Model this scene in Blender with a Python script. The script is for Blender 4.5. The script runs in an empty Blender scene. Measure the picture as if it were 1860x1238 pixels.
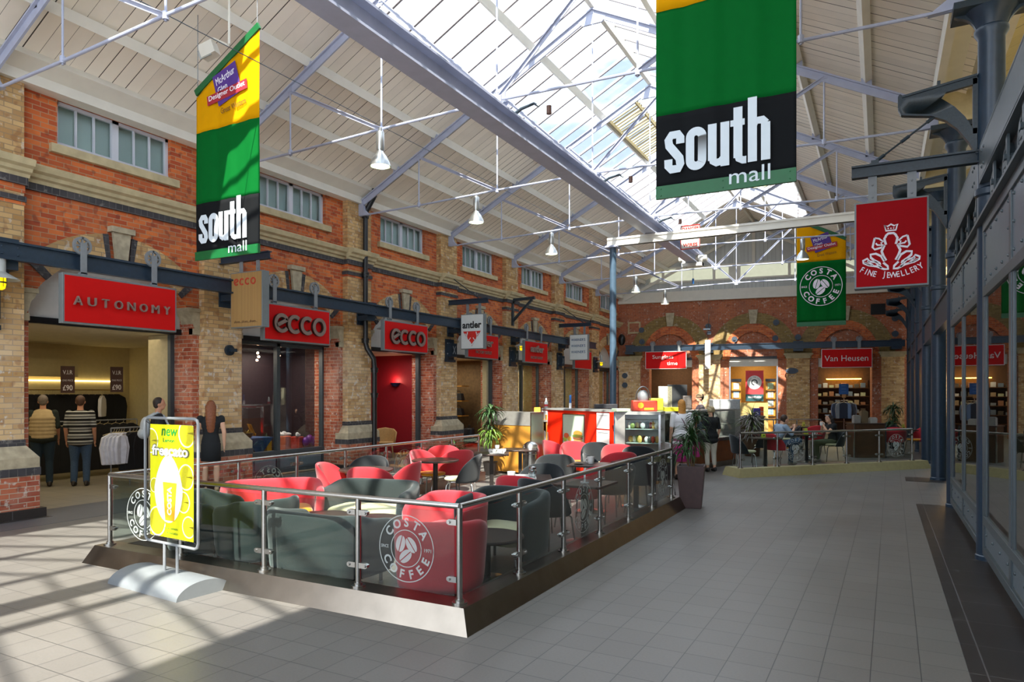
import bpy, bmesh, math, random
from mathutils import Vector, Matrix
from math import sin, cos, pi, radians, sqrt, atan2
sc = bpy.context.scene
C = sc.collection
rnd = random.Random(7)

# ---------------------------------------------------------------- camera, sky, sun, exposure
FPX = 1260.0; HX = 930.0; HY = 712.5; EYE = 1.8
HEAD = math.atan(670 / FPX)                       # the mall runs along +Y, the camera looks left of it
cam = bpy.data.cameras.new('camera'); camo = bpy.data.objects.new('camera', cam); C.objects.link(camo)
camo.location = (0, 0, EYE); camo.rotation_euler = (pi/2, 0, HEAD)
cam.sensor_width = 36; cam.lens = FPX / 1860 * 36; cam.shift_y = (HY - 619) / 1860
cam.clip_start = .05; cam.clip_end = 500
sc.camera = camo
world = bpy.data.worlds.new('world'); sc.world = world; world.use_nodes = True
wt = world.node_tree; wt.nodes.clear()
wo = wt.nodes.new('ShaderNodeOutputWorld'); wb = wt.nodes.new('ShaderNodeBackground')
wc = wt.nodes.new('ShaderNodeTexCoord'); wm = wt.nodes.new('ShaderNodeMapping'); wn = wt.nodes.new('ShaderNodeTexNoise')
wr = wt.nodes.new('ShaderNodeValToRGB')
wm.inputs['Scale'].default_value = (1, 1, 2.2); wn.inputs['Scale'].default_value = 2.3; wn.inputs['Detail'].default_value = 6
wr.color_ramp.elements[0].position = .40; wr.color_ramp.elements[0].color = (.17, .215, .30, 1)
wr.color_ramp.elements[1].position = .56; wr.color_ramp.elements[1].color = (.84, .91, 1, 1)
wt.links.new(wc.outputs['Generated'], wm.inputs[0]); wt.links.new(wm.outputs[0], wn.inputs[0])
wt.links.new(wn.outputs['Fac'], wr.inputs[0]); wt.links.new(wr.outputs[0], wb.inputs[0]); wt.links.new(wb.outputs[0], wo.inputs[0])
wb.inputs[1].default_value = 1.7
sun = bpy.data.lights.new('sun', 'SUN'); suno = bpy.data.objects.new('sun', sun); C.objects.link(suno)
sun.energy = 6.2; sun.angle = radians(.6); sun.color = (1, .93, .82)
suno.rotation_euler = Vector((-.235, .75, -1)).to_track_quat('-Z', 'Y').to_euler(); suno.location = (0, 0, 30)
sc.view_settings.view_transform = 'Standard'; sc.view_settings.look = 'None'
sc.view_settings.exposure = 1.48; sc.view_settings.gamma = 1.0; sc.view_settings.use_curve_mapping = False

sc.cycles.max_bounces = 14; sc.cycles.diffuse_bounces = 8; sc.cycles.transparent_max_bounces = 16; sc.cycles.sample_clamp_indirect = 6

def area(name, loc, sx, sy, power, col=(1, .93, .8), rot=(0, 0, 0)):
    l = bpy.data.lights.new(name, 'AREA'); l.shape = 'RECTANGLE'; l.size = sx; l.size_y = sy; l.energy = power; l.color = col
    o = bpy.data.objects.new(name, l); C.objects.link(o); o.location = loc; o.rotation_euler = rot; return o

# ---------------------------------------------------------------- measuring: a sight line met with a real plane
RX = (cos(HEAD), sin(HEAD)); FX = (-sin(HEAD), cos(HEAD))
def ray(px, py):
    u = (px - HX) / FPX
    return Vector((RX[0]*u + FX[0], RX[1]*u + FX[1], (HY - py) / FPX))
def G(px, py, z=0):
    d = ray(px, py); t = (z - EYE) / d[2]; return Vector((d[0]*t, d[1]*t, z))
def atX(px, py, x):
    d = ray(px, py); t = x / d[0]; return Vector((x, d[1]*t, EYE + d[2]*t))
def atY(px, py, y):
    d = ray(px, py); t = y / d[1]; return Vector((d[0]*t, y, EYE + d[2]*t))

# ---------------------------------------------------------------- objects
def tag(o, label=None, cat=None, group=None, kind=None):
    if label: o['label'] = label
    if cat: o['category'] = cat
    if group: o['group'] = group
    if kind: o['kind'] = kind
    return o
def thing(name, label, cat, loc=(0, 0, 0), rz=0, group=None):
    o = bpy.data.objects.new(name, None); C.objects.link(o); o.empty_display_size = .1
    o.location = loc; o.rotation_euler = (0, 0, rz)
    return tag(o, label, cat, group)
def copy_tree(o, parent=None):
    c = o.copy(); C.objects.link(c)
    if parent: c.parent = parent
    for ch in list(o.children): copy_tree(ch, c)
    return c
def place(proto, used, loc, rz=0, label=None, group=None):
    """first use moves the prototype itself, later ones copy it with its parts"""
    o = copy_tree(proto) if used else proto
    o.location = loc; o.rotation_euler = (0, 0, rz)
    if label: o['label'] = label
    if group: o['group'] = group
    return o

class MB:
    def __init__(s): s.v = []; s.f = []; s.m = []; s.cur = 0
    def add(s, vs, fs):
        n = len(s.v); s.v += [Vector(p) for p in vs]
        for f in fs: s.f.append([i + n for i in f]); s.m.append(s.cur)
        return s
    def mat(s, i): s.cur = i; return s
    def box(s, x0, x1, y0, y1, z0, z1):
        if x0 > x1: x0, x1 = x1, x0
        if y0 > y1: y0, y1 = y1, y0
        if z0 > z1: z0, z1 = z1, z0
        return s.add([(x0,y0,z0),(x1,y0,z0),(x1,y1,z0),(x0,y1,z0),(x0,y0,z1),(x1,y0,z1),(x1,y1,z1),(x0,y1,z1)],
                     [(0,3,2,1),(4,5,6,7),(0,1,5,4),(1,2,6,5),(2,3,7,6),(3,0,4,7)])
    def rbox(s, c, size, rz=0, tilt=None):
        M = Matrix.Translation(c) @ Matrix.Rotation(rz, 4, 'Z')
        if tilt: M = M @ tilt
        x, y, z = size[0]/2, size[1]/2, size[2]/2
        vs = [M @ Vector(p) for p in [(-x,-y,-z),(x,-y,-z),(x,y,-z),(-x,y,-z),(-x,-y,z),(x,-y,z),(x,y,z),(-x,y,z)]]
        return s.add(vs, [(0,3,2,1),(4,5,6,7),(0,1,5,4),(1,2,6,5),(2,3,7,6),(3,0,4,7)])
    def bar(s, p, q, w, h, up=(0, 0, 1)):
        p = Vector(p); q = Vector(q); d = (q - p).normalized(); up = Vector(up)
        a = d.cross(up)
        if a.length < 1e-4: a = d.cross(Vector((1, 0, 0)))
        a.normalize(); b = a.cross(d).normalized(); a *= w/2; b *= h/2
        vs = [p-a-b, p+a-b, p+a+b, p-a+b, q-a-b, q+a-b, q+a+b, q-a+b]
        return s.add(vs, [(3,2,1,0),(4,5,6,7),(0,1,5,4),(1,2,6,5),(2,3,7,6),(3,0,4,7)])
    def tube(s, pts, r, n=8, cap=True, closed=False):
        pts = [Vector(p) for p in pts]; N = len(pts)
        rs = r if isinstance(r, (list, tuple)) else [r]*N
        vs = []; ref = None
        for i, p in enumerate(pts):
            if closed: t = (pts[(i+1) % N] - pts[i-1])
            else: t = pts[min(i+1, N-1)] - pts[max(i-1, 0)]
            if t.length < 1e-9: t = Vector((0, 0, 1))
            t.normalize()
            if ref is None:
                ref = t.orthogonal().normalized()
            else:
                ref = (ref - t*ref.dot(t))
                ref = ref.normalized() if ref.length > 1e-6 else t.orthogonal().normalized()
            b = t.cross(ref)
            k = 1.0
            if 0 < i < N-1:
                c = (pts[i]-pts[i-1]).normalized().dot((pts[i+1]-pts[i]).normalized())
                k = 1/max(.6, sqrt(max(0, (1+c)/2)))
            for j in range(n):
                a = 2*pi*j/n; vs.append(p + (ref*cos(a) + b*sin(a))*rs[i]*k)
        fs = []
        for i in range(N if closed else N-1):
            i2 = (i+1) % N
            for j in range(n):
                fs.append((i*n+j, i*n+(j+1) % n, i2*n+(j+1) % n, i2*n+j))
        if cap and not closed: fs += [tuple(range(n))[::-1], tuple((N-1)*n+j for j in range(n))]
        return s.add(vs, fs)
    def cyl(s, p, q, r, n=16, r2=None): return s.tube([p, q], [r, r if r2 is None else r2], n)
    def lathe(s, prof, c=(0, 0, 0), n=24, M=None):
        vs = []; fs = []; c = Vector(c)
        for r, z in prof:
            for j in range(n):
                a = 2*pi*j/n; p = Vector((r*cos(a), r*sin(a), z))
                vs.append((M @ p if M else p) + c)
        for i in range(len(prof)-1):
            for j in range(n): fs.append((i*n+j, i*n+(j+1) % n, (i+1)*n+(j+1) % n, (i+1)*n+j))
        fs += [tuple(range(n))[::-1], tuple((len(prof)-1)*n+j for j in range(n))]
        return s.add(vs, fs)
    def prism(s, poly, vec):
        n = len(poly); vec = Vector(vec); a = [Vector(p) for p in poly]; b = [p + vec for p in a]
        return s.add(a + b, [tuple(range(n))[::-1], tuple(range(n, 2*n))] + [(i, (i+1) % n, n+(i+1) % n, n+i) for i in range(n)])
    def strip(s, inner, outer, vec):
        """solid between two matching open polylines, given thickness vec"""
        n = len(inner); vec = Vector(vec); A = [Vector(p) for p in inner]; B = [Vector(p) for p in outer]
        vs = A + B + [p+vec for p in A] + [p+vec for p in B]; fs = []
        for i in range(n-1):
            fs += [(i, i+1, n+i+1, n+i), (2*n+i, 3*n+i, 3*n+i+1, 2*n+i+1), (i, 2*n+i, 2*n+i+1, i+1), (n+i, n+i+1, 3*n+i+1, 3*n+i)]
        fs += [(0, n, 3*n, 2*n), (n-1, 3*n-1, 4*n-1, 2*n-1)]
        return s.add(vs, fs)
    def ell(s, c, r, n=14, M=None, m=None):
        m = m or n//2+2; vs = []; fs = []; c = Vector(c)
        for i in range(m+1):
            t = pi*i/m
            for j in range(n):
                a = 2*pi*j/n; p = Vector((r[0]*sin(t)*cos(a), r[1]*sin(t)*sin(a), -r[2]*cos(t)))
                vs.append((M @ p if M else p) + c)
        for i in range(m):
            for j in range(n): fs.append((i*n+j, i*n+(j+1) % n, (i+1)*n+(j+1) % n, (i+1)*n+j))
        return s.add(vs, fs)
    def xform(s, M):
        s.v = [M @ v for v in s.v]; return s
    def merge(s, o, M=None):
        n = len(s.v); s.v += [(M @ v if M else v.copy()) for v in o.v]
        for f, m in zip(o.f, o.m): s.f.append([i+n for i in f]); s.m.append(max(m, s.cur))
        return s
    def build(s, name, mats, parent=None, w=False, smooth=35, bevel=0, label=None):
        """w=True: vertices are world coordinates and are taken back into the parent's frame"""
        me = bpy.data.meshes.new(name); vs = s.v
        if w and parent is not None:
            Mi = (Matrix.Translation(parent.location) @ parent.rotation_euler.to_matrix().to_4x4())
            q = parent.parent
            while q is not None:
                Mi = (Matrix.Translation(q.location) @ q.rotation_euler.to_matrix().to_4x4()) @ Mi; q = q.parent
            Mi = Mi.inverted(); vs = [Mi @ v for v in vs]
        me.from_pydata([tuple(v) for v in vs], [], s.f)
        if not isinstance(mats, (list, tuple)): mats = [mats]
        for m in mats: me.materials.append(m)
        me.polygons.foreach_set('material_index', s.m)
        bm = bmesh.new(); bm.from_mesh(me); bmesh.ops.remove_doubles(bm, verts=bm.verts, dist=1e-6)
        bmesh.ops.recalc_face_normals(bm, faces=bm.faces); bm.to_mesh(me); bm.free()
        if smooth:
            me.polygons.foreach_set('use_smooth', [True]*len(me.polygons)); me.set_sharp_from_angle(angle=radians(smooth))
        me.update()
        o = bpy.data.objects.new(name, me); C.objects.link(o)
        if parent is not None: o.parent = parent
        if bevel:
            b = o.modifiers.new('bevel', 'BEVEL'); b.width = bevel; b.segments = 2; b.limit_method = 'ANGLE'
        if label: o['label'] = label
        return o
def struct(name, mb, m, parent=None, **k):
    o = mb.build(name, m, parent, w=True, **k)
    if parent is None: o['kind'] = 'structure'
    return o

# ---------------------------------------------------------------- lettering
_tc = {}
def glyphs(s, bold=0.0, res=3):
    k = (s, bold)
    if k in _tc: return _tc[k]
    cu = bpy.data.curves.new('t', 'FONT'); cu.body = s; cu.size = 1; cu.offset = bold; cu.resolution_u = res; cu.align_x = 'LEFT'
    o = bpy.data.objects.new('t', cu); C.objects.link(o)
    dg = bpy.context.evaluated_depsgraph_get(); dg.update()
    me = bpy.data.meshes.new_from_object(o.evaluated_get(dg))
    vs = [Vector(v.co) for v in me.vertices]; fs = [list(p.vertices) for p in me.polygons]
    bpy.data.objects.remove(o); bpy.data.curves.remove(cu); bpy.data.meshes.remove(me)
    if not vs: vs = [Vector((0, 0, 0))]; fs = []
    x0 = min(v.x for v in vs); x1 = max(v.x for v in vs); y0 = min(v.y for v in vs); y1 = max(v.y for v in vs)
    _tc[k] = (vs, fs, x0, x1, y0, y1); return _tc[k]
def text(mb, s, o, X, Y, width, height=None, depth=.004, bold=0.0, skew=0.0):
    """letters laid on the plane (X right, Y up) with the lower left corner of their box at o; given width, and height"""
    vs, fs, x0, x1, y0, y1 = glyphs(s, bold)
    X = Vector(X).normalized(); Y = Vector(Y).normalized(); N = X.cross(Y); o = Vector(o)
    kx = width / (x1 - x0); ky = kx if height is None else height / (y1 - y0)
    n = len(vs); P = [o + X*((v.x-x0)*kx + skew*(v.y-y0)*ky) + Y*((v.y-y0)*ky) for v in vs]
    if depth <= 0: return mb.add(P, fs)
    from collections import Counter
    ed = Counter()
    for f in fs:
        for i in range(len(f)): ed[(f[i], f[(i+1) % len(f)])] += 1
    F = [[i+n for i in f] for f in fs] + [f[::-1] for f in fs]
    for (a, b) in ed:
        if (b, a) not in ed: F.append([a, b, b+n, a+n])
    return mb.add(P + [p + N*depth for p in P], F)
def arc_text(mb, s, c, X, Y, r, a0, a1, size, depth=.003, bold=.02, inside=False, sx=1):
    """letters round a circle; angles from +X in degrees; inside=True reads left to right along the bottom"""
    X = Vector(X).normalized(); Y = Vector(Y).normalized(); c = Vector(c)
    n = len(s)
    for i, ch in enumerate(s):
        a = radians(a0 + (a1-a0)*(i/(n-1) if n > 1 else 0))
        rad = X*cos(a) + Y*sin(a)
        up = -rad if inside else rad
        rt = up.cross(X.cross(Y))
        vs, fs, x0, x1, y0, y1 = glyphs(ch, bold)
        if ch == ' ': continue
        wd = (x1-x0)*size*sx; ht = (y1-y0)*size
        text(mb, ch, c + rad*r - rt*wd/2 - up*ht/2, rt, up, wd, ht, depth, bold)
def ribbon(mb, pts, o, X, Y, wd, depth=.004, closed=False):
    """flat stroke of constant width along 2D points"""
    X = Vector(X).normalized(); Y = Vector(Y).normalized(); N = X.cross(Y); o = Vector(o); n = len(pts)
    L = []; R = []
    for i in range(n):
        a = pts[(i-1) % n] if (closed or i) else pts[0]; b = pts[(i+1) % n] if (closed or i < n-1) else pts[-1]
        d = Vector((b[0]-a[0], b[1]-a[1])); d = d.normalized() if d.length > 0 else Vector((1, 0)); p = Vector(pts[i][:2])
        q = Vector((-d.y, d.x))*wd/2
        L.append(o + X*(p.x+q.x) + Y*(p.y+q.y)); R.append(o + X*(p.x-q.x) + Y*(p.y-q.y))
    if closed: L.append(L[0].copy()); R.append(R[0].copy())
    return mb.strip(L, R, N*depth)
def disc(mb, c, X, Y, rx, ry, ang=0, depth=.003, n=24):
    X = Vector(X).normalized(); Y = Vector(Y).normalized(); ca, sa = cos(ang), sin(ang)
    pts = []
    for i in range(n):
        t = 2*pi*i/n; x = rx*cos(t); y = ry*sin(t)
        pts.append(Vector(c) + X*(x*ca - y*sa) + Y*(x*sa + y*ca))
    return mb.prism(pts, X.cross(Y)*depth)
def circ(r, n=40, a0=0, a1=360): return [(r*cos(radians(a0+(a1-a0)*i/n)), r*sin(radians(a0+(a1-a0)*i/n))) for i in range(n+1)]

# ---------------------------------------------------------------- materials
def lin(c):
    if isinstance(c, str):
        c = [int(c[i:i+2], 16)/255 for i in (0, 2, 4)]
        return tuple((x/12.92 if x <= .04045 else ((x+.055)/1.055)**2.4) for x in c)
    return tuple(c)
def new_mat(name):
    m = bpy.data.materials.new(name); m.use_nodes = True; nt = m.node_tree; b = nt.nodes['Principled BSDF']
    return m, nt, b
_mc = {}
def pm(name, col, rough=.5, metal=0, var=.08, scale=12, bump=0, spec=.5, emit=0, ecol=None, coat=0, sheen=0):
    if name in _mc: return _mc[name]
    m, nt, b = new_mat(name); c = lin(col)
    geo = nt.nodes.new('ShaderNodeNewGeometry'); no = nt.nodes.new('ShaderNodeTexNoise'); no.inputs['Scale'].default_value = scale
    no.inputs['Detail'].default_value = 4
    nt.links.new(geo.outputs['Position'], no.inputs['Vector'])
    rp = nt.nodes.new('ShaderNodeValToRGB'); rp.color_ramp.elements[0].position = .3; rp.color_ramp.elements[1].position = .7
    rp.color_ramp.elements[0].color = tuple(x*(1-var) for x in c) + (1,); rp.color_ramp.elements[1].color = tuple(min(1, x*(1+var)) for x in c) + (1,)
    nt.links.new(no.outputs['Fac'], rp.inputs[0]); nt.links.new(rp.outputs[0], b.inputs['Base Color'])
    b.inputs['Roughness'].default_value = rough; b.inputs['Metallic'].default_value = metal; b.inputs['Specular IOR Level'].default_value = spec
    if coat: b.inputs['Coat Weight'].default_value = coat
    if sheen: b.inputs['Sheen Weight'].default_value = sheen
    if bump:
        bp = nt.nodes.new('ShaderNodeBump'); bp.inputs['Strength'].default_value = bump; bp.inputs['Distance'].default_value = .01
        nt.links.new(no.outputs['Fac'], bp.inputs['Height']); nt.links.new(bp.outputs[0], b.inputs['Normal'])
    if emit:
        b.inputs['Emission Color'].default_value = (lin(ecol) if ecol else c) + (1,); b.inputs['Emission Strength'].default_value = emit
    _mc[name] = m; return m
def wallcoord(nt):
    """(along the wall, height) from world position, whichever way the wall faces"""
    g = nt.nodes.new('ShaderNodeNewGeometry'); sp = nt.nodes.new('ShaderNodeSeparateXYZ'); sn = nt.nodes.new('ShaderNodeSeparateXYZ')
    nt.links.new(g.outputs['Position'], sp.inputs[0]); nt.links.new(g.outputs['True Normal'], sn.inputs[0])
    ab = nt.nodes.new('ShaderNodeMath'); ab.operation = 'ABSOLUTE'; nt.links.new(sn.outputs['X'], ab.inputs[0])
    gt = nt.nodes.new('ShaderNodeMath'); gt.operation = 'GREATER_THAN'; gt.inputs[1].default_value = .6; nt.links.new(ab.outputs[0], gt.inputs[0])
    mx = nt.nodes.new('ShaderNodeMix'); mx.data_type = 'FLOAT'
    nt.links.new(gt.outputs[0], mx.inputs[0]); nt.links.new(sp.outputs['X'], mx.inputs[2]); nt.links.new(sp.outputs['Y'], mx.inputs[3])
    cb = nt.nodes.new('ShaderNodeCombineXYZ'); nt.links.new(mx.outputs[0], cb.inputs[0]); nt.links.new(sp.outputs['Z'], cb.inputs[1])
    return cb, g
def brick(name, c1, c2, mort, w=.225, h=.075, dirt=(.3, .28, .22), dirtamt=.35, white=.0, ms=.006, c3=None):
    m, nt, b = new_mat(name); L = nt.links.new
    cb, g = wallcoord(nt)
    bt = nt.nodes.new('ShaderNodeTexBrick'); bt.inputs['Scale'].default_value = 1; bt.inputs['Brick Width'].default_value = w
    bt.inputs['Row Height'].default_value = h; bt.inputs['Mortar Size'].default_value = ms; bt.inputs['Mortar Smooth'].default_value = .2
    bt.inputs['Bias'].default_value = 0; bt.inputs['Color1'].default_value = lin(c1) + (1,); bt.inputs['Color2'].default_value = lin(c2) + (1,)
    bt.inputs['Mortar'].default_value = lin(mort) + (1,)
    L(cb.outputs[0], bt.inputs['Vector'])
    no = nt.nodes.new('ShaderNodeTexNoise'); no.inputs['Scale'].default_value = 1.1; no.inputs['Detail'].default_value = 7; no.inputs['Roughness'].default_value = .65
    L(g.outputs['Position'], no.inputs['Vector'])
    r = nt.nodes.new('ShaderNodeValToRGB'); r.color_ramp.elements[0].position = .46; r.color_ramp.elements[1].position = .7
    r.color_ramp.elements[1].color = (dirtamt,)*3 + (1,); L(no.outputs['Fac'], r.inputs[0])
    mx = nt.nodes.new('ShaderNodeMix'); mx.data_type = 'RGBA'; L(r.outputs[0], mx.inputs[0]); L(bt.outputs['Color'], mx.inputs[6]); mx.inputs[7].default_value = tuple(dirt) + (1,)
    out = mx.outputs[2]
    # odd darker or paler bricks
    vo = nt.nodes.new('ShaderNodeTexNoise'); vo.inputs['Scale'].default_value = 6.5; vo.inputs['Detail'].default_value = 1; L(g.outputs['Position'], vo.inputs['Vector'])
    r2 = nt.nodes.new('ShaderNodeValToRGB'); r2.color_ramp.elements[0].position = .6; r2.color_ramp.elements[1].position = .68; r2.color_ramp.elements[1].color = (.5, .5, .5, 1)
    L(vo.outputs['Fac'], r2.inputs[0])
    m2 = nt.nodes.new('ShaderNodeMix'); m2.data_type = 'RGBA'; L(r2.outputs[0], m2.inputs[0]); L(out, m2.inputs[6]); m2.inputs[7].default_value = lin(c3 or c2) + (1,)
    out = m2.outputs[2]
    if white:
        vw = nt.nodes.new('ShaderNodeTexNoise'); vw.inputs['Scale'].default_value = 9; vw.inputs['Detail'].default_value = 6; L(g.outputs['Position'], vw.inputs['Vector'])
        r3 = nt.nodes.new('ShaderNodeValToRGB'); r3.color_ramp.elements[0].position = .61; r3.color_ramp.elements[1].position = .66; r3.color_ramp.elements[1].color = (white,)*3 + (1,)
        L(vw.outputs['Fac'], r3.inputs[0])
        m3 = nt.nodes.new('ShaderNodeMix'); m3.data_type = 'RGBA'; L(r3.outputs[0], m3.inputs[0]); L(out, m3.inputs[6]); m3.inputs[7].default_value = (.62, .57, .5, 1)
        out = m3.outputs[2]
    L(out, b.inputs['Base Color']); b.inputs['Roughness'].default_value = .85; b.inputs['Specular IOR Level'].default_value = .25
    bp = nt.nodes.new('ShaderNodeBump'); bp.inputs['Strength'].default_value = .5; bp.inputs['Distance'].default_value = .008; bp.invert = True
    L(bt.outputs['Fac'], bp.inputs['Height']); L(bp.outputs[0], b.inputs['Normal'])
    return m
def boards(name, col, gap, axis, pitch, var=.06, rough=.55, gcol=(.08, .07, .06), gw=.035):
    """boards with dark joints across one world axis ('X','Y','Z' or 'A' = along the wall)"""
    m, nt, b = new_mat(name); L = nt.links.new
    if axis == 'A':
        cb, g = wallcoord(nt); sp = nt.nodes.new('ShaderNodeSeparateXYZ'); L(cb.outputs[0], sp.inputs[0]); src = sp.outputs['X']
    else:
        g = nt.nodes.new('ShaderNodeNewGeometry'); sp = nt.nodes.new('ShaderNodeSeparateXYZ'); L(g.outputs['Position'], sp.inputs[0]); src = sp.outputs[axis]
    mu = nt.nodes.new('ShaderNodeMath'); mu.operation = 'MULTIPLY'; mu.inputs[1].default_value = 1/pitch; L(src, mu.inputs[0])
    fr = nt.nodes.new('ShaderNodeMath'); fr.operation = 'FRACT'; L(mu.outputs[0], fr.inputs[0])
    fl = nt.nodes.new('ShaderNodeMath'); fl.operation = 'FLOOR'; L(mu.outputs[0], fl.inputs[0])
    wn = nt.nodes.new('ShaderNodeTexWhiteNoise'); wn.noise_dimensions = '1D'; L(fl.outputs[0], wn.inputs['W'])
    lt = nt.nodes.new('ShaderNodeMath'); lt.operation = 'LESS_THAN'; L(fr.outputs[0], lt.inputs[0])
    gwd = nt.nodes.new('ShaderNodeMath'); gwd.operation = 'MULTIPLY'; L(wn.outputs['Value'], gwd.inputs[0]); gwd.inputs[1].default_value = gw*1.6; L(gwd.outputs[0], lt.inputs[1])
    no = nt.nodes.new('ShaderNodeTexNoise'); no.inputs['Scale'].default_value = 3; no.inputs['Detail'].default_value = 6; L(g.outputs['Position'], no.inputs['Vector'])
    ad = nt.nodes.new('ShaderNodeMath'); ad.operation = 'ADD'; L(no.outputs['Fac'], ad.inputs[0]); L(wn.outputs['Value'], ad.inputs[1])
    rp = nt.nodes.new('ShaderNodeValToRGB'); c = lin(col); rp.color_ramp.elements[0].position = .4; rp.color_ramp.elements[1].position = 1.0
    rp.color_ramp.elements[0].color = tuple(x*(1-var) for x in c) + (1,); rp.color_ramp.elements[1].color = tuple(min(1, x*(1+var)) for x in c) + (1,)
    L(ad.outputs[0], rp.inputs[0])
    mx = nt.nodes.new('ShaderNodeMix'); mx.data_type = 'RGBA'; L(lt.outputs[0], mx.inputs[0]); L(rp.outputs[0], mx.inputs[6]); mx.inputs[7].default_value = tuple(gcol) + (1,)
    L(mx.outputs[2], b.inputs['Base Color']); b.inputs['Roughness'].default_value = rough
    bp = nt.nodes.new('ShaderNodeBump'); bp.inputs['Strength'].default_value = .4; bp.inputs['Distance'].default_value = .01; bp.invert = True
    L(lt.outputs[0], bp.inputs['Height']); L(bp.outputs[0], b.inputs['Normal'])
    return m
def tiles(name, col, px, py, ox=0, oy=0, line=(.1, .1, .1), lw=.012, rough=.35, rot=0, var=.05, grain=.05):
    m, nt, b = new_mat(name); L = nt.links.new
    g = nt.nodes.new('ShaderNodeNewGeometry'); mp = nt.nodes.new('ShaderNodeMapping'); L(g.outputs['Position'], mp.inputs[0])
    mp.inputs['Location'].default_value = (ox, oy, 0); mp.inputs['Rotation'].default_value = (0, 0, rot)
    bt = nt.nodes.new('ShaderNodeTexBrick'); bt.offset = 0; bt.inputs['Scale'].default_value = 1; bt.inputs['Brick Width'].default_value = px; bt.inputs['Row Height'].default_value = py
    bt.inputs['Mortar Size'].default_value = lw*px; bt.inputs['Mortar Smooth'].default_value = .1; bt.inputs['Bias'].default_value = 0
    c = lin(col); bt.inputs['Color1'].default_value = tuple(x*(1-var) for x in c) + (1,); bt.inputs['Color2'].default_value = tuple(x*(1+var) for x in c) + (1,)
    bt.inputs['Mortar'].default_value = tuple(line) + (1,); L(mp.outputs[0], bt.inputs['Vector'])
    no = nt.nodes.new('ShaderNodeTexNoise'); no.inputs['Scale'].default_value = 60; no.inputs['Detail'].default_value = 3; L(g.outputs['Position'], no.inputs['Vector'])
    n2 = nt.nodes.new('ShaderNodeTexNoise'); n2.inputs['Scale'].default_value = .8; n2.inputs['Detail'].default_value = 5; L(g.outputs['Position'], n2.inputs['Vector'])
    hs = nt.nodes.new('ShaderNodeHueSaturation'); L(bt.outputs['Color'], hs.inputs['Color'])
    a = nt.nodes.new('ShaderNodeMath'); a.operation = 'ADD'; L(no.outputs['Fac'], a.inputs[0]); L(n2.outputs['Fac'], a.inputs[1])
    mr = nt.nodes.new('ShaderNodeMapRange'); mr.inputs[1].default_value = .6; mr.inputs[2].default_value = 1.4; mr.inputs[3].default_value = 1-grain*2; mr.inputs[4].default_value = 1+grain*2
    L(a.outputs[0], mr.inputs[0]); L(mr.outputs[0], hs.inputs['Value']); L(hs.outputs[0], b.inputs['Base Color'])
    b.inputs['Roughness'].default_value = rough
    r2 = nt.nodes.new('ShaderNodeMapRange'); r2.inputs[3].default_value = rough-.08; r2.inputs[4].default_value = rough+.12; L(n2.outputs['Fac'], r2.inputs[0]); L(r2.outputs[0], b.inputs['Roughness'])
    bp = nt.nodes.new('ShaderNodeBump'); bp.inputs['Strength'].default_value = .25; bp.inputs['Distance'].default_value = .004; bp.invert = True
    L(bt.outputs['Fac'], bp.inputs['Height']); L(bp.outputs[0], b.inputs['Normal'])
    return m
def glass(name, tint=(.9, .95, .93), refl=.12, rough=.02, fres=1.45):
    """clear pane: lets light straight through, mirrors more at a slant"""
    m = bpy.data.materials.new(name); m.use_nodes = True; nt = m.node_tree; nt.nodes.clear(); L = nt.links.new
    o = nt.nodes.new('ShaderNodeOutputMaterial'); t = nt.nodes.new('ShaderNodeBsdfTransparent'); g = nt.nodes.new('ShaderNodeBsdfGlossy')
    mx = nt.nodes.new('ShaderNodeMixShader'); lw = nt.nodes.new('ShaderNodeLayerWeight'); lw.inputs['Blend'].default_value = .5
    pw = nt.nodes.new('ShaderNodeMath'); pw.operation = 'POWER'; pw.inputs[1].default_value = 4.5; L(lw.outputs['Facing'], pw.inputs[0])
    no = nt.nodes.new('ShaderNodeTexNoise'); no.inputs['Scale'].default_value = 2; ge = nt.nodes.new('ShaderNodeNewGeometry'); L(ge.outputs['Position'], no.inputs['Vector'])
    rp = nt.nodes.new('ShaderNodeValToRGB'); rp.color_ramp.elements[0].color = tuple(x*.96 for x in tint) + (1,); rp.color_ramp.elements[1].color = tuple(tint) + (1,)
    L(no.outputs['Fac'], rp.inputs[0]); L(rp.outputs[0], t.inputs[0])
    g.inputs['Roughness'].default_value = rough
    ad = nt.nodes.new('ShaderNodeMath'); ad.operation = 'ADD'; ad.use_clamp = True; ad.inputs[1].default_value = refl; L(pw.outputs[0], ad.inputs[0])
    L(ad.outputs[0], mx.inputs[0]); L(t.outputs[0], mx.inputs[1]); L(g.outputs[0], mx.inputs[2]); L(mx.outputs[0], o.inputs[0]); return m
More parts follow.
